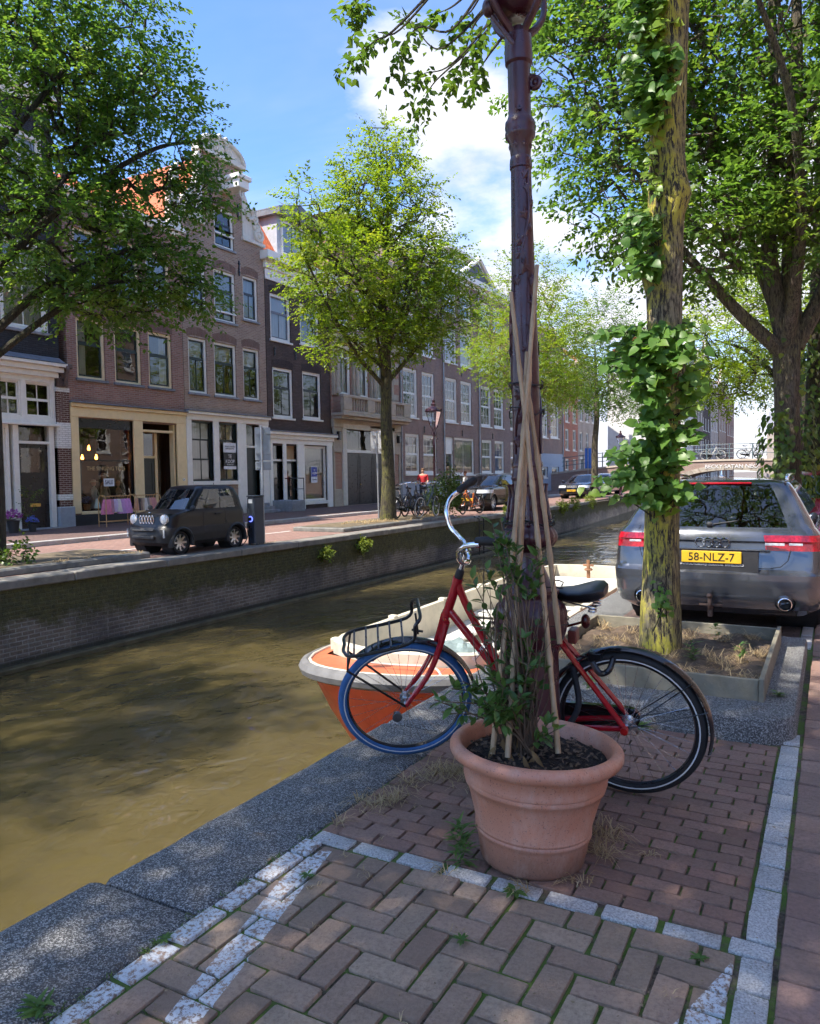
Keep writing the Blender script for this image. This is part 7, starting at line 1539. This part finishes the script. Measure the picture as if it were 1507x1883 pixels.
# tree of the same row behind the viewer: it shades the foreground
tree('elm_tree', 'quay tree behind the viewer whose crown shades the foreground paving', (-1.5,-3.2,0), [(0,0,0),(0,0,2),(-.1,.1,4.5),(-.3,.3,8)], [.26,.21,.18,.1], [([(0,0,4),(-1,1.2,5.8),(-1.8,2.4,7)],.1,.03),([(0,0,4),(-1.6,0,5.8),(-2.8,0,7)],.1,.03)],
     [((-2.3,.6,8.2),(2.5,3.0,1.6),520),((-1.2,2.2,7.2),(1.9,1.6,1.0),260),((-3.6,-.6,7.8),(1.4,2.0,1.3),160),((-2.2,1.0,8.8),(2.2,2.6,1.3),380),((-.6,1.6,8.2),(1.8,2.0,1.2),240),((-1.8,1.4,9.8),(2.8,3.0,1.0),420),((-2.1,3.0,8.4),(2.3,1.4,.9),320)], LF_MID, .10, .6, 12, BARK, 16, G, every=3)
# ------------------------------------------------------------------ street furniture, people and small things
CHG = mat('charger_blue_grey', (.035,.045,.062), .45, var=.12)
ch = thing('charging_post', 'dark blue grey car charging post beside the small black car', 'charging post', (-11.62,13.62,0), 0)
m = MB(); m.cbox(-.11,.11,-.17,.17,0,1.10,.02); m.build('body', CHG, ch); m = MB(); m.cbox(-.12,.12,-.18,.18,1.10,1.14,.015); m.build('cap', mat('charger_cap', (.02,.03,.045), .4), ch)
m = MB(); m.cbox(-.06,.06,-.176,-.168,.96,1.05,.003); m.build('label_plate', mat('charger_label', (.5,.53,.56), .5), ch)
m = MB(); m.torus((0,-.182,.60),.055,.012,20,6,'y'); m.build('socket_ring', mat('socket_blue', (.05,.08,.7), .4, emit=(.12,.16,1), em=1.2), ch, True); m = MB(); m.lathe([(0,0),(.045,0),(.045,-.05),(.03,-.07),(0,-.07)],14,(0,-.17,.60),'y'); m.lathe([(0,0),(.03,0),(.03,-.05),(0,-.05)],12,(0,-.17,.42),'y'); m.build('plug', RUBBER, ch, True)
cb_ = MB().tube(spline([(-11.62,13.38,.60),(-11.6,13.30,.45),(-11.62,13.32,.2),(-11.66,13.2,.03),(-11.75,13.1,.02),(-11.8,13.18,.2),(-11.82,13.24,.42)],7),.012,6).build('charging_cable', RUBBER, None, True); tag(cb_, 'black charging cable drooping from post to small black car', 'cable')
def signpost(label, x, y, h, boards, tilt=0, r=.03):
    o = thing('sign_post', label, 'sign', (x,y,0)); o.rotation_euler = (rad(tilt),0,0); m = MB(); m.tube([(0,0,0),(0,0,h)], r, 10); m.build('pole', METAL, o, True)
    for (w_, z0, z1, dx, dy, rz, mt) in boards:
        m = MB(); m.cbox(-w_/2,w_/2,-.012,.012,z0,z1,.004); m.box(-w_/2+.02,w_/2-.02,-.04,-.014,z0+(z1-z0)*.2,z0+(z1-z0)*.2+.03); m.box(-w_/2+.02,w_/2-.02,-.04,-.014,z0+(z1-z0)*.8,z0+(z1-z0)*.8+.03); q = m.build('sign_plate', mt, o); q.location = (dx,dy,0); q.rotation_euler = (0,0,rz)
    return o
GREYS = mat('sign_back', (.30,.33,.36), .5, .4, var=.1); WHITES = mat('sign_back_white', (.62,.62,.60), .5, var=.12)
signpost('grey backed parking sign on a pole behind the charging post', -11.75, 14.05, 2.75, [(.36,1.95,2.72,0,.04,rad(40),GREYS),(.36,1.72,1.92,0,.04,rad(40),GREYS)])
signpost('pair of narrow white backed signs on a pole beside the young tree', -13.4, 22.0, 3.05, [(.24,2.3,3.05,-.12,.03,rad(35),WHITES),(.24,2.3,3.05,.14,.08,rad(35),WHITES)], 1.0)
signpost('blue parking sign post at the far corner building', -17.0, 60.0, 3.6, [(.5,1.9,3.5,0,.04,rad(25),mat('sign_blue', (.03,.15,.5), .4))])
def street_lamp(label, x, y, h=4.35):
    o = thing('street_lamp', label, 'street lamp', (x,y,0)); s_ = h/4.35; o.scale = (s_,s_,s_)
    MB().lathe([(.12,0),(.12,.08),(.085,.12),(.08,.6),(.10,.63),(.07,.68),(.05,.8),(.048,1.2),(.06,1.22),(.045,1.26),(.036,2.6),(.05,2.62),(.035,2.66),(.03,3.1),(.02,3.12)],14).build('post', IRON, o, True)
    m = MB(); m.tube([(-.14,0,2.88),(.14,0,2.88)],.013,6); m.ball((-.15,0,2.88),.025,8,6); m.ball((.15,0,2.88),.025,8,6)
    for k in range(4): a = PI/4+k*PI/2; m.tube(spline([(0,0,2.95),(.10*math.cos(a),.10*math.sin(a),3.08),(.05*math.cos(a),.05*math.sin(a),3.2),(.11*math.cos(a),.11*math.sin(a),3.3)],4),.011,5)
    for k in range(4): a = PI/4+k*PI/2; m.tube([(.13*math.cos(a),.13*math.sin(a),3.3),(.30*math.cos(a),.30*math.sin(a),3.88)],.012,5)
    m.build('bracket', IRON, o); MB().lathe([(.125,3.31),(.285,3.87)],4,cap=False).xf(np.array(Matrix.Rotation(PI/4,4,'Z'))).build('lantern_glass', glassmat('lamp_glass', (.9,.92,.95)), o)
    m = MB(); m.lathe([(.31,3.87),(.33,3.9),(.24,4.0),(.14,4.06),(.10,4.1),(.10,4.16),(.05,4.2),(.05,4.25),(.07,4.29),(.0,4.37)],12)
    for k in range(8): a = 2*PI*k/8; m.ball((.30*math.cos(a),.30*math.sin(a),3.95),(.03,.03,.05),6,5)
    m.build('crown', IRON, o, True); return o
street_lamp('old style street lamp with glass lantern on the far quay by the bikes', -12.9, 25.2)
street_lamp('old style street lamp farther along the far quay between parked cars', -12.5, 52.0)
street_lamp('old style street lamp standing beyond the bridge', -4.5, 92, 5.2)
# parked bicycles
GB = 'bicycles parked by the far tree'
def parked(label, x, y, hd, frame, lean=6, **k):
    o = thing('bicycle', label, 'bicycle', (x,y,.12 if x < -11 and y < 24.5 else 0.01), 0, k.pop('group', GB)); o.rotation_euler = (Matrix.Rotation(rad(hd),4,'Z')@Matrix.Rotation(rad(lean),4,'X')).to_euler(); bicycle(o, frame, rad(k.pop('st',12)), carrier=k.pop('car',False), detail=False, seg=28, sp=16, rear_rack=True, bar='low', tyref=k.get('ty'), tyrer=k.get('ty')); return o
TEAL = mat('teal_enamel', (.05,.09,.11), .3, var=.1, coat=.4); BLKE = mat('black_enamel', (.014,.014,.016), .3, var=.1, coat=.4); WHTY = mat('cream_tyre', (.55,.54,.50), .6); ORE = mat('orange_enamel', (.5,.13,.03), .3)
parked('dark teal bicycle with pale tyres parked nearest the canal by the young tree', -12.05, 22.35, 88, TEAL, 5, ty=WHTY)
parked('black bicycle parked behind the teal one beside the young tree', -12.55, 21.7, 84, BLKE, -5)
parked('black bicycle with raised bars, outermost of the row by the lamp', -12.9, 22.9, 95, BLKE, 5, car=True)
parked('bicycle parked partly hidden behind the leafy bush', -12.7, 23.9, 80, TEAL, -6)
parked('bicycle with an orange fork parked in front of the black crossover', -12.15, 27.6, 260, ORE, 5)
# bikes along the bridge railing
for k, (x, c_, lb) in enumerate(((-12.6,BLKE,'black bike at the left of the bridge railing'),(-11.2,TEAL,'teal bike second from the left on the bridge railing'),(-9.9,BLKE,'dark bike third from the left on the bridge railing'),(-8.6,WHTY,'white bike left of the middle of the bridge railing'),(-7.3,TEAL,'teal bike at the middle of the bridge railing'),(-6.0,BLKE,'black bike right of the middle of the bridge railing'),(-4.6,WHTY,'white bike towards the right of the bridge railing'),(-3.2,BLKE,'black bike farthest right on the bridge railing'))):
    o = thing('bicycle', lb, 'bicycle', (x, YB+.55+.1*(k % 2), 2.42-.35*(abs(x+6.8)/9)**2), 0, 'bicycles along the bridge railing'); o.rotation_euler = (Matrix.Rotation(rad(0 if k % 2 else 180),4,'Z')@Matrix.Rotation(rad(7),4,'X')).to_euler(); bicycle(o, c_, rad(10), carrier=False, detail=False, seg=18, sp=8, rear_rack=False, bar='low', tyref=WHTY if k % 3 == 0 else None, tyrer=WHTY if k % 3 == 0 else None)
def leafy(name, label, cat, loc, blobs, mt, lw, L, n, seed, stem=None, group=None, r0=.006):
    o = thing(name, label, cat, loc, 0, group); rng = np.random.default_rng(seed); tp, dr = crown_points(blobs, rng); V, F = leaf_sprays(tp, dr, L, n, lw, rng, .1, flat=.3); c_ = link('foliage', fastmesh('foliage', V, F, mt), o); c_['kind'] = 'stuff'
    if stem: b = MB(); branches(b, [(0,0,.0),(0,0,.15)], tp[::2], rng, .3, r0, .35); b.build('stems', STEM, o, True, fix=False)
    return o
BUSH = leafmat('bush_leaf', (.04,.085,.014), (.10,.17,.03), (.17,.21,.04), .4, .35)
leafy('bush', 'leafy green bush with a few pale flowers growing at the far quay edge', 'bush', (-12.1,24.5,.0), [((0,0,.75),(.45,.55,.65),150),((.1,.2,1.35),(.25,.3,.4),40),((-.1,-.4,.5),(.3,.4,.4),40)], BUSH, .085, .28, 9, 31, True)
leafy('hedge', 'dark clipped hedge behind the bridge railing', 'hedge', (-1.0,92,2.0), [((0,0,2.2),(3.0,2,1.6),260),((3.5,0,1.8),(2.6,2,1.3),200)], LF_DARK, .2, .6, 10, 32, None)
leafy('shrub', 'green shoots growing at the foot of the left edge tree', 'shrub', (-12.35,8.2,.1), [((.05,-.1,.15),(.22,.25,.18),22)], BUSH, .09, .25, 8, 33, True)
for k, (y, z, s_, lb) in enumerate(((17.35,-.30,.13,'bright green fern tuft growing high on the far quay wall'),(15.6,-.36,.07,'small fern on the far quay wall nearest the charging post'),(35.0,-.02,.38,'yellow green weeds hanging over the far quay edge past the ladder'),(37.2,.0,.42,'yellowish weeds spilling over the far quay edge'),(41.0,-.02,.55,'long grassy weeds over the far quay edge below the saloon car'),(28.2,.02,.4,'low weeds on the far quay edge right of the ladder'))):
    leafy('wall_plant', lb, 'plant', (XF+bend(y)+.04,y,z), [((.03,0,0),(.10,s_,s_*.6),int(40+60*s_))], leafmat('fern_leaf', (.10,.15,.02), (.22,.27,.05), None, .5, .4), .075, .2, 8, 40+k, None)
# ladder in the wall
ld = thing('quay_ladder', 'dark iron ladder fixed to the far quay wall', 'ladder', (XF+.12,25.3,-1.6)); LADM = mat('ladder_iron', (.025,.022,.02), .7, var=.3)
m = MB(); m.tube([(0,-.2,0),(0,-.2,1.55),(-.2,-.2,1.62)],.022,6); m.tube([(0,.2,0),(0,.2,1.55),(-.2,.2,1.62)],.022,6); m.build('side_rail', LADM, ld)
rm0 = MB().tube([(0,-.2,0),(0,.2,0)],.018,6).mesh('rung', LADM)
for k in range(6): link('rung', rm0, ld, (0,0,.12+.25*k))
# people
SKIN = mat('skin', (.48,.27,.18), .55, var=.08)
def skin_body(name, joints, edges, mt, parent, sub=2):
    me = bpy.data.meshes.new(name); me.from_pydata([j[:3] for j in joints], edges, []); me.materials.append(mt); o = link(name, me, parent); sk = o.modifiers.new('skin','SKIN'); 
    for v, j in zip(me.skin_vertices[0].data if me.skin_vertices else [], joints): v.radius = (j[3], j[4] if len(j) > 4 else j[3])
    return o
def person(label, loc, rz, shirt, trousers, hair, arms='bent', h=1.76):
    o = thing('person', label, 'person', loc, rz); k = h/1.76
    J = [(0,0,.95,.13,.11),(0,0,1.12,.125,.10),(0,.0,1.30,.15,.11),(0,0,1.43,.12,.09),(0,0,1.50,.055),(0,.01,1.56,.055),(0,.02,1.63,.078,.09),(0,.02,1.72,.07,.08),
         (.19,0,1.42,.06),(.25,.04,1.16,.045),(.17,.24,1.06,.035),(.14,.32,1.06,.04,.03),(-.19,0,1.42,.06),(-.25,.02,1.16,.045),(-.18,.22,1.02,.035),(-.15,.30,1.01,.04,.03),
         (.09,0,.90,.085),(.10,.02,.50,.06),(.10,0,.10,.04),(.10,.12,.04,.04,.03),(-.09,0,.90,.085),(-.10,-.05,.50,.06),(-.10,-.12,.11,.04),(-.10,0,.04,.04,.03)]
    E = [(0,1),(1,2),(2,3),(3,4),(4,5),(5,6),(6,7),(3,8),(8,9),(9,10),(10,11),(3,12),(12,13),(13,14),(14,15),(0,16),(16,17),(17,18),(18,19),(0,20),(20,21),(21,22),(22,23)]
    def grow(nm, idx, ed, mt, f=1.0, par=None):
        me = bpy.data.meshes.new(nm); mp = {q: n for n, q in enumerate(idx)}; me.from_pydata([tuple(c*k for c in J[q][:3]) for q in idx], [(mp[a],mp[b]) for a,b in ed], []); me.materials.append(mt); q_ = link(nm, me, par or o); md = q_.modifiers.new('skin','SKIN'); ss = q_.modifiers.new('sub','SUBSURF'); ss.levels = ss.render_levels = 2
        for v, q in zip(me.skin_vertices[0].data, idx): r_ = J[q]; v.radius = (r_[3]*f*k, (r_[4] if len(r_) > 4 else r_[3])*f*k)
        me.skin_vertices[0].data[0].use_root = True
        dg = bpy.context.evaluated_depsgraph_get(); nm_ = bpy.data.meshes.new_from_object(q_.evaluated_get(dg)); q_.modifiers.clear(); q_.data = nm_
        nm_.polygons.foreach_set('use_smooth', [True]*len(nm_.polygons)); nm_.materials.clear(); nm_.materials.append(mt); return q_
    grow('body', list(range(24)), E, SKIN)
    grow('shirt', [0,1,2,3,8,9,12,13], [(0,1),(1,2),(2,3),(3,8),(8,9),(3,12),(12,13)], shirt, 1.16); grow('trousers', [0,16,17,18,20,21,22], [(0,16),(16,17),(17,18),(0,20),(20,21),(21,22)], trousers, 1.14)
    m = MB(); m.ball((0,-.005*k,1.70*k),(.085*k,.10*k,.085*k),14,10); m.build('hair', hair, o, True); return o
person('person in a red t-shirt with bent arms behind the far street lamp', (-16.9,31.8,.115), rad(200), mat('red_shirt', (.52,.03,.035), .8), mat('dark_jeans', (.03,.04,.07), .9), mat('hair_brown', (.12,.06,.03), .7))
person('person whose head shows above the black crossover car', (-16.6,35.9,.0), rad(100), mat('pale_shirt', (.55,.55,.53), .8), mat('dark_jeans', (.03,.04,.07), .9), mat('hair_auburn', (.20,.08,.04), .7), h=1.72)
# clothes racks and clothes in front of the shop
RAT = mat('rattan', (.52,.30,.12), .6, var=.15)
GC = {'pink': (.66,.22,.36), 'lilac': (.52,.30,.58), 'pale lilac': (.55,.46,.66), 'mauve': (.42,.22,.30), 'white': (.66,.64,.62), 'orchid': (.60,.30,.62), 'peach': (.60,.33,.25), 'charcoal': (.06,.055,.055), 'beige': (.48,.38,.28), 'grey': (.30,.27,.26), 'rose': (.58,.28,.27), 'taupe': (.28,.19,.15)}
def garment(col, x, y, z, label, L=.42, wid=.17, frill=False, seed=0):
    m = MB(); g_ = random.Random(seed); R_ = []
    for q in range(9):
        f = q/8; hw = .05+(wid-.05)*(f**.7 if not frill else f**.5); n = 16; R_.append([(.035*(1+f)*math.cos(a)*(1+.35*math.sin(5*a+seed)*f), hw*math.sin(a)+.012*math.sin(7*a+q), -f*L+(.03*g_.random() if frill and q % 2 else 0)) for a in np.linspace(0,2*PI,n,endpoint=False)])
    m.rings(R_, True, True, False); mt = mat('cloth_'+col.replace(' ','_'), GC[col], .9, var=.15, sc=9)
    o = m.build('garment', mt, None, True, (x,y,z)); o.rotation_euler = (0,0,rad(g_.uniform(-12,12))); tag(o, label, 'garment', 'clothes on the racks')
    hk = MB().tube(spline([(0,0,.0),(0,0,.05),(0,.02,.07),(0,.0,.085)],4),.004,5); hk.build('hanger', RAT, o); return o
for k, (y0, y1, lb) in enumerate(((15.75,16.85,'rattan clothes rack with pink and lilac tulle dresses'),(16.95,17.9,'rattan clothes rack with beige and grey clothes'))):
    rk = thing('clothes_rack', lb, 'clothes rack', (-19.45,y0,.115)); w_ = y1-y0
    for yy in (0,w_):
        m = MB()
        for dx in (-.17,.17): m.tube([(dx,yy,0),(dx,yy,.80)],.014,7)
        m.tube([(.17*math.cos(a),yy,.80+.17*math.sin(a)) for a in np.linspace(0,PI,9)],.014,7); m.tube([(-.17,yy,.16),(.17,yy,.16)],.011,6); m.tube([(-.17,yy,.5),(.17,yy,.5)],.009,6); m.build('end_frame', RAT, rk, True)
    m = MB(); m.tube([(0,0,.93),(0,w_,.93)],.013,7); m.build('rail', RAT, rk, True)
    for dx in (-.17,.17): m = MB(); m.tube([(dx,0,.16),(dx,w_,.16)],.012,6); m.build('stretcher', RAT, rk, True)
    cl = (('pink',1),('pink',1),('mauve',0),('pale lilac',0),('white',0),('lilac',1),('orchid',1),('orchid',1)) if k == 0 else (('peach',0),('charcoal',0),('taupe',0),('beige',0),('white',0),('grey',0),('peach',0),('rose',0),('rose',0))
    nmz = ('first','second','third','fourth','fifth','sixth','seventh','eighth','ninth')
    for q, (c_, fr) in enumerate(cl): garment(c_, -19.45, y0+.12+(w_-.24)*q/(len(cl)-1), .115+.90-.06, f'{nmz[q]} garment from the left on the {"pink" if k == 0 else "beige"} rack, {c_}{" tulle" if fr else ""}', .46 if fr else .40, .17 if fr else .14, bool(fr), q+k*20)
# shop window: dressed mannequins, bulbs, hydrangea
def mannequin(label, x, y, cloth, hat, h=1.0):
    o = thing('mannequin', label, 'mannequin', (x,y,.62), 0); s_ = h
    MB().lathe([(.16*s_,.0),(.19*s_,.02),(.15*s_,.30*s_),(.085*s_,.48*s_),(.10*s_,.58*s_),(.075*s_,.68*s_),(.03*s_,.71*s_),(.028*s_,.74*s_)],18).build('dress', cloth, o, True)
    MB().ball((0,0,.82*s_),(.065*s_,.07*s_,.085*s_),12,9).build('head', SKIN, o, True)
    if hat: MB().lathe([(.13*s_,.865*s_),(.13*s_,.875*s_),(.07*s_,.885*s_),(.065*s_,.94*s_),(.0,.955*s_)],18).build('hat', hat, o, True)
    m = MB(); m.tube([(.02,.09*s_,.62*s_),(.06,.14*s_,.45*s_),(.09,.12*s_,.33*s_)],.022,7); m.tube([(.02,-.09*s_,.62*s_),(.06,-.14*s_,.45*s_),(.09,-.12*s_,.33*s_)],.022,7); m.build('sleeve', cloth, o, True); return o
mannequin('child mannequin in pale green dress in the shop window', -21.05, 16.75, mat('cloth_mint', (.42,.46,.38), .9), mat('hat_cream', (.55,.5,.4), .9))
mannequin('taller mannequin with cap behind the sale card in the shop window', -21.12, 17.2, mat('cloth_linen', (.40,.33,.22), .9), mat('hat_tan', (.5,.4,.27), .9), 1.22)
mannequin('child mannequin in brown patterned dress right in the shop window', -21.05, 17.72, mat('cloth_brown', (.36,.26,.19), .9, var=.4, sc=30), mat('hat_straw', (.5,.38,.22), .9), .95)
for k, (y, z, lb) in enumerate(((16.45,2.35,'lowest left'),(16.65,2.62,'upper left'),(16.85,2.28,'lower middle'),(17.12,2.6,'upper right'),(17.4,2.3,'right'))):
    o = thing('pendant_bulb', f'{lb} of five glowing orange bulbs in the shop window', 'bulb', (-21.7,y,z), 0, 'bulbs in the shop window'); MB().tube([(0,0,.12),(0,0,3.4-z)],.006,5).build('cable', BLACKM, o); MB().lathe([(.0,-.06),(.035,-.045),(.05,.0),(.03,.06),(.018,.12),(0,.12)],14).build('bulb', mat('bulb_glow', (.9,.4,.08), .4, emit=(1,.36,.05), em=6), o, True)
def flowers(name, label, loc, col, n, r, h, seed, potm=None):
    o = thing(name, label, 'flowers', loc); rng = np.random.default_rng(seed); V = []; F = []
    for k in range(n):
        v = unit(rng.normal(0,1,3)); v[2] = abs(v[2]); c = np.array((0,0,h))+v*r*rng.uniform(.75,1.05)
        for q in range(4): oval_leaf(c, unit(rng.normal(0,1,3)+v*.3), v, .035, .03, V, F, .1, .1)
    c_ = link('blossom', fastmesh('blossom', V, F, col), o); c_['kind'] = 'stuff'; V = []; F = []
    for k in range(n): v = unit(rng.normal(0,1,3)); v[2] = abs(v[2])*.6; oval_leaf(np.array((0,0,h*.85))+v*r*.7, v, np.array((0,0,1.)), .07, .04, V, F)
    c_ = link('foliage', fastmesh('foliage', V, F, BUSH), o); c_['kind'] = 'stuff'; MB().lathe([(0,0),(r*.5,0),(r*.68,h*.8),(r*.72,h*.82),(r*.66,h*.82),(.0,h*.8)],16).build('pot', potm or mat('dark_pot', (.03,.03,.032), .6), o, True); return o
PK = leafmat('magenta_petal', (.32,.05,.28), (.50,.16,.46), None, .6, .2); BLP = leafmat('blue_petal', (.08,.12,.5), (.22,.27,.65), None, .6, .2); HYD = leafmat('hydrangea_petal', (.14,.22,.45), (.30,.38,.55), None, .6, .2)
flowers('potted_flowers', 'magenta flowers in a dark pot left of the black door', (-19.9,13.15,.115), PK, 150, .24, .42, 1); flowers('potted_flowers', 'blue flowers in a dark pot by the doorstep', (-19.75,13.62,.115), BLP, 90, .17, .28, 2)
flowers('hydrangea', 'blue hydrangea in a basket low in the shop window', (-21.15,16.55,.58), HYD, 120, .2, .24, 3, RAT)
leafy('climbing_plant', 'thin leafy climbing plant beside the black door', 'plant', (-20.1,13.75,.115), [((0,0,.7),(.12,.18,.6),26),((0,.2,1.1),(.05,.3,.1),8)], BUSH, .05, .15, 7, 35, True, None, .004)
# weeds and dry grass in the foreground
def tuft(V, F, c, n, h, spread, rng, w_=.0022, dry=True):
    for k in range(n):
        a = rng.uniform(0,2*PI); l = h*rng.uniform(.5,1.3); b = np.array(c)+np.array((rng.normal(0,spread*.45),rng.normal(0,spread*.45),0)); o = np.array((math.cos(a),math.sin(a),0)); up = rng.uniform(.15,.8); s_ = np.array((-o[1],o[0],0))*w_; i = len(V)
        p0, p1, p2 = b, b+o*l*.4+np.array((0,0,l*up*.6)), b+o*l+np.array((0,0,l*up*.45*rng.uniform(.2,1)))
        V += [p0-s_,p0+s_,p1-s_*.8,p1+s_*.8,p2-s_*.2,p2+s_*.2]; F += [(i,i+1,i+3,i+2),(i+2,i+3,i+5,i+4)]
DRY = leafmat('dry_grass_blade', (.30,.21,.10), (.50,.39,.22), None, .8, .2); GRN = leafmat('green_blade', (.05,.10,.02), (.12,.18,.04), None, .6, .3)
rng = np.random.default_rng(17); V = []; F = []
for (x,y,n,h,sp_) in ((-1.87,2.95,70,.10,.10),(-1.80,3.05,60,.11,.08),(-1.74,3.42,120,.11,.13),(-1.62,3.5,90,.10,.12),(-1.83,3.25,40,.10,.07),(-1.5,3.35,50,.09,.1),(-.80,2.98,70,.10,.06),(-.82,3.14,60,.12,.06),(-.83,2.72,30,.06,.05),(-1.0,2.58,26,.05,.05),(-.62,3.05,20,.05,.04),(-1.9,2.72,16,.08,.03),(-1.3,2.56,16,.06,.04)): tuft(V, F, (x,y,.003), n, h, sp_, rng)
for k in range(26): tuft(V, F, (rng.uniform(-1.8,-.3),rng.uniform(1.3,4.4),.0), 5, .035, .02, rng, .0015)
tag(link('dry_grass', fastmesh('dry_grass', V, F, DRY)), 'wisps of dry straw coloured grass on the paving round the pot', 'grass', kind='stuff')
V = []; F = []
for k in range(60): tuft(V, F, (rng.uniform(-1.76,-.42),rng.uniform(5.05,6.65),.19), 22, .12, .06, rng)
tag(link('dry_grass', fastmesh('dry_grass', V, F, DRY)), 'dry brown grass covering the soil of the tree pit', 'grass', kind='stuff')
V = []; F = []
for k in range(46): tuft(V, F, (-12.2+rng.normal(0,.35),rng.uniform(18.5,24.2),.125), 16, .18, .12, rng, .006)
for k in range(10): tuft(V, F, (-11.6+rng.normal(0,.06),13.7+rng.normal(0,.2),.0), 16, .12, .08, rng, .005)
for k in range(14): tuft(V, F, (-11.9+rng.normal(0,.1),rng.uniform(8.5,10.4),.12), 10, .1, .08, rng, .005)
tag(link('dry_grass', fastmesh('dry_grass', V, F, DRY)), 'dry yellow grass round the far quay trees and charging post', 'grass', kind='stuff')
V = []; F = []
for k in range(150): tuft(V, F, (rng.uniform(-1.84,-.25),rng.uniform(1.3,2.55),-.012), 3, .018, .012, rng, .0016)
for k in range(40): tuft(V, F, (-1.945+rng.normal(0,.008),rng.uniform(1.2,2.6),-.004), 5, .03, .012, rng, .0016)
tag(link('joint_grass', fastmesh('joint_grass', V, F, GRN)), 'tiny green grass sprouting in the paving joints', 'grass', kind='stuff')
V = []; F = []
for k in range(900):                                                # grit, crumbs and dead leaf bits on the paving
    x, y = rng.uniform(-2.0,-.1), 1.2+3.4*rng.random()**1.3; a = rng.uniform(0,2*PI); l = rng.uniform(.0015,.006)*(2 if k % 9 == 0 else 1); i = len(V)
    for q in range(4): V.append((x+l*math.cos(a+q*PI/2)*(1 if q % 2 else .5), y+l*math.sin(a+q*PI/2)*(1 if q % 2 else .5), .006+rng.uniform(0,.003)))
    F.append((i,i+1,i+2,i+3))
tag(link('grit', fastmesh('grit', V, F, mat('grit_bits', (.24,.17,.10), .9, var=.6, sc=200))), 'scattered grit and dead leaf crumbs on the paving', 'grit', kind='stuff')
WEED = leafmat('weed_leaf', (.06,.13,.025), (.13,.22,.05), None, .5, .3)
def weed(label, loc, n, h, l, seed, rosette=False, w_=.3):
    rg_ = random.Random(seed); V = []; F = []
    for k in range(n):
        a = rg_.uniform(0,2*PI); z = 0.004 if rosette else h*rg_.random(); o = np.array((math.cos(a),math.sin(a),.35 if rosette else rg_.uniform(.1,.9))); oval_leaf(np.array((0,0,z))+(0 if rosette else np.array((rg_.uniform(-.02,.02),rg_.uniform(-.02,.02),0))), o, np.array((0,0,1.)), l*rg_.uniform(.6,1.2), l*w_, V, F, .2, .25)
    q = link('weed', fastmesh('weed', V, F, WEED, True), None, loc); return tag(q, label, 'weed', 'weeds between the paving bricks')
weed('tall narrow leaved green weed standing left of the terracotta pot', (-1.27,2.66,0), 80, .15, .07, 1, False, .17); weed('flat weed rosette on the pale row in front of the pot', (-1.0,2.55,0), 14, 0, .05, 2, True, .45)
weed('weed rosette at the bottom left where capping stone meets the paving', (-1.985,1.33,0), 26, .02, .06, 3, False, .25); weed('small weed beside the painted row at the lower left', (-1.93,1.75,0), 12, 0, .035, 4, True)
weed('small weed near the left end of the pale cross row', (-1.75,2.30,0), 14, 0, .035, 5, True); weed('small weed in the middle of the herringbone paving', (-1.05,2.2,0), 12, 0, .035, 6, True); weed('small weed at the right of the herringbone paving', (-.35,2.46,0), 12, 0, .035, 7, True)
weed('weed sprouting at the foot of the tree pit kerb by the rear wheel', (-.98,4.55,0), 22, .05, .06, 8, False, .3); weed('weed on the kerb at the right corner of the tree pit boards', (-.28,5.15,.14), 18, .02, .06, 9, False, .3)
weed('weed growing through dry grass in the middle of the tree pit', (-.85,5.6,.2), 30, .14, .07, 10, False, .3); weed('weed at the right of the tree pit soil', (-.55,5.75,.2), 22, .12, .06, 11, False, .3); weed('weed at the back of the tree pit beneath the car', (-.8,6.4,.2), 22, .12, .06, 12, False, .3); weed('weed in front of the tree pit board behind the rear wheel', (-1.35,4.75,.13), 20, .1, .06, 13, False, .3)
